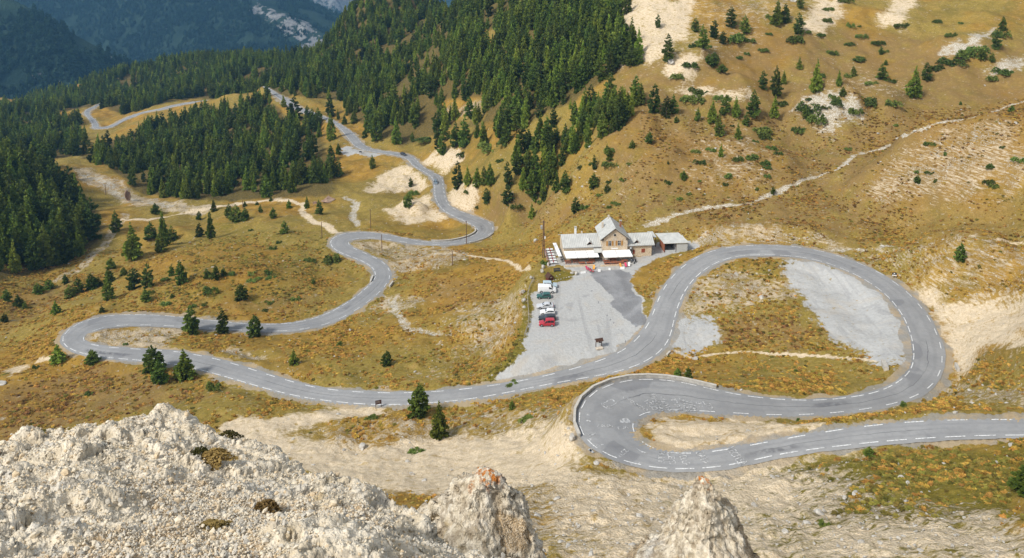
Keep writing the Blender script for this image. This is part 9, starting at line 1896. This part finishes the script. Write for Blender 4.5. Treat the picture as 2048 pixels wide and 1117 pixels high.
# ---------------------------------------------------------------- loose stones, tussocks, gravel (nobody could count them)
srng = np.random.default_rng(12)
n = 75000; tt = srng.uniform(-0.82, 0.82, n); yy = 62+(330-62)*srng.uniform(0, 1, n)**1.3; xx = tt*yy
Ms = cover_masks(xx, yy); zz, rd = T.height(xx, yy, True); pr = 0.03+0.30*Ms['s']+0.5*Ms['p']+0.05*Ms['d']-1.0*Ms['g']+0.25*sstep(0.15, 0.4, fbm(xx, yy, 12, 3, 66))
ok = (srng.uniform(0, 1, n) < pr*0.55) & (rd > 1.2) & (poly_dist(PADS[0][0], xx, yy) > 1)
xx, yy, zz = xx[ok], yy[ok], zz[ok]; n = len(xx); s = np.exp(srng.normal(-1.25, 0.55, n))*np.where(srng.uniform(0, 1, n) < .04, 2.2, 1); s = np.clip(s, 0.1, 1.5)
RS = [rock_me(20+i, STONE, 2) for i in range(5)]
instancer('scattered_stones', np.stack([xx, yy, zz-0.02], 1), srng.uniform(0, 6.28, (n, 3))*np.array([.08, .08, 1]), np.stack([s, s*srng.uniform(.6, 1, n), s*srng.uniform(.4, .75, n)], 1), srng.integers(0, 5, n), RS, 'pale loose stones strewn over the slopes')
n = 185000; tt = srng.uniform(-0.82, 0.82, n); yy = 62+(310-62)*srng.uniform(0, 1, n)**1.15; xx = tt*yy
Ms = cover_masks(xx, yy); zz, rd = T.height(xx, yy, True); bare = np.clip(Ms['d']*1.5+Ms['g']*1.5+Ms['p']*1.3+Ms['s']*0.95-Ms['n']*0.45, 0, 1)
ok = (srng.uniform(0, 1, n) < (1-bare)*np.clip(0.40+fbm(xx, yy, 9, 3, 67)*1.3, 0.05, 1)) & (rd > 1.0) & (poly_dist(PADS[0][0], xx, yy) > 1)
xx, yy, zz = xx[ok], yy[ok], zz[ok]; n = len(xx); gsel = np.clip(Ms['n'][ok]*0.8+0.10, 0, 1) > srng.uniform(0, 1, n); bsel = Ms['b'][ok]*0.6 > srng.uniform(0, 1, n)
TUFT = [foliage('golden_tussock', (0.28, 0.160, 0.028), (0.44, 0.270, 0.058)), foliage('rusty_tussock', (0.17, 0.092, 0.026), (0.29, 0.165, 0.050)), foliage('olive_tussock', (0.13, 0.115, 0.022), (0.24, 0.190, 0.040))]
TM = [mesh_np('tussock', *shrub_arrays(40+i, 42, 0.42, 0.8), [TUFT[i//2]]) for i in range(6)]
pk = np.where(gsel, 4, np.where(bsel, 2, 0))+srng.integers(0, 2, n); s = srng.uniform(0.35, 1.0, n)
instancer('grass_tussocks', np.stack([xx, yy, zz-0.04], 1), np.stack([np.zeros(n), np.zeros(n), srng.uniform(0, 6.28, n)], 1), np.stack([s, s, s*srng.uniform(.22, .42, n)], 1), pk, TM, 'dry golden grass tussocks on the slopes')
x, y, zc_, gv, ov_ = CRAG_XYZ
ok = (ov_ <= 0.02); px, py, pz, pg = x[ok], y[ok], zc_[ok], gv[ok]; wgt = (0.28+pg)*py**2; wgt /= wgt.sum(); n = 60000; k_ = srng.choice(len(px), n, p=wgt)
s = np.clip(np.exp(srng.normal(-3.75, 0.55, n)), 0.012, 0.15)
instancer('crag_gravel', np.stack([px[k_]+srng.normal(0, .02, n), py[k_]+srng.normal(0, .02, n), pz[k_]+s*0.15], 1), srng.uniform(0, 6.28, (n, 3))*np.array([.15, .15, 1]), np.stack([s, s*srng.uniform(.6, 1, n), s*srng.uniform(.4, .8, n)], 1), srng.integers(0, 4, n), [rock_me(60+i, PEB, 1) for i, PEB in enumerate([plain('pebble_pale', (0.60, 0.535, 0.425), 0.9, 0.1, 0.2, 2), plain('pebble_tan', (0.56, 0.445, 0.295), 0.9, 0.1, 0.2, 2), plain('pebble_grey', (0.46, 0.425, 0.36), 0.9, 0.1, 0.2, 2), plain('pebble_cream', (0.66, 0.575, 0.435), 0.9, 0.1, 0.2, 2)])], 'loose gravel lying on the crag')
# ---------------------------------------------------------------- the air between
hz = MB().box(-7800, 3600, -60, 7900, -1600, 1600).build('haze', WHITEP)
hm = bpy.data.materials.new('mountain_air'); hm.use_nodes = True; hn = hm.node_tree; hn.nodes.remove(hn.nodes['Principled BSDF']); pvn = hn.nodes.new('ShaderNodeVolumePrincipled')
pvn.inputs['Color'].default_value = (0.24, 0.58, 1.0, 1); pvn.inputs['Density'].default_value = HAZE; pvn.inputs['Anisotropy'].default_value = 0.1
hn.links.new(pvn.outputs[0], hn.nodes['Material Output'].inputs['Volume']); hz.data.materials.clear(); hz.data.materials.append(hm); tag(hz, 'blue mountain air haze', kind='stuff')
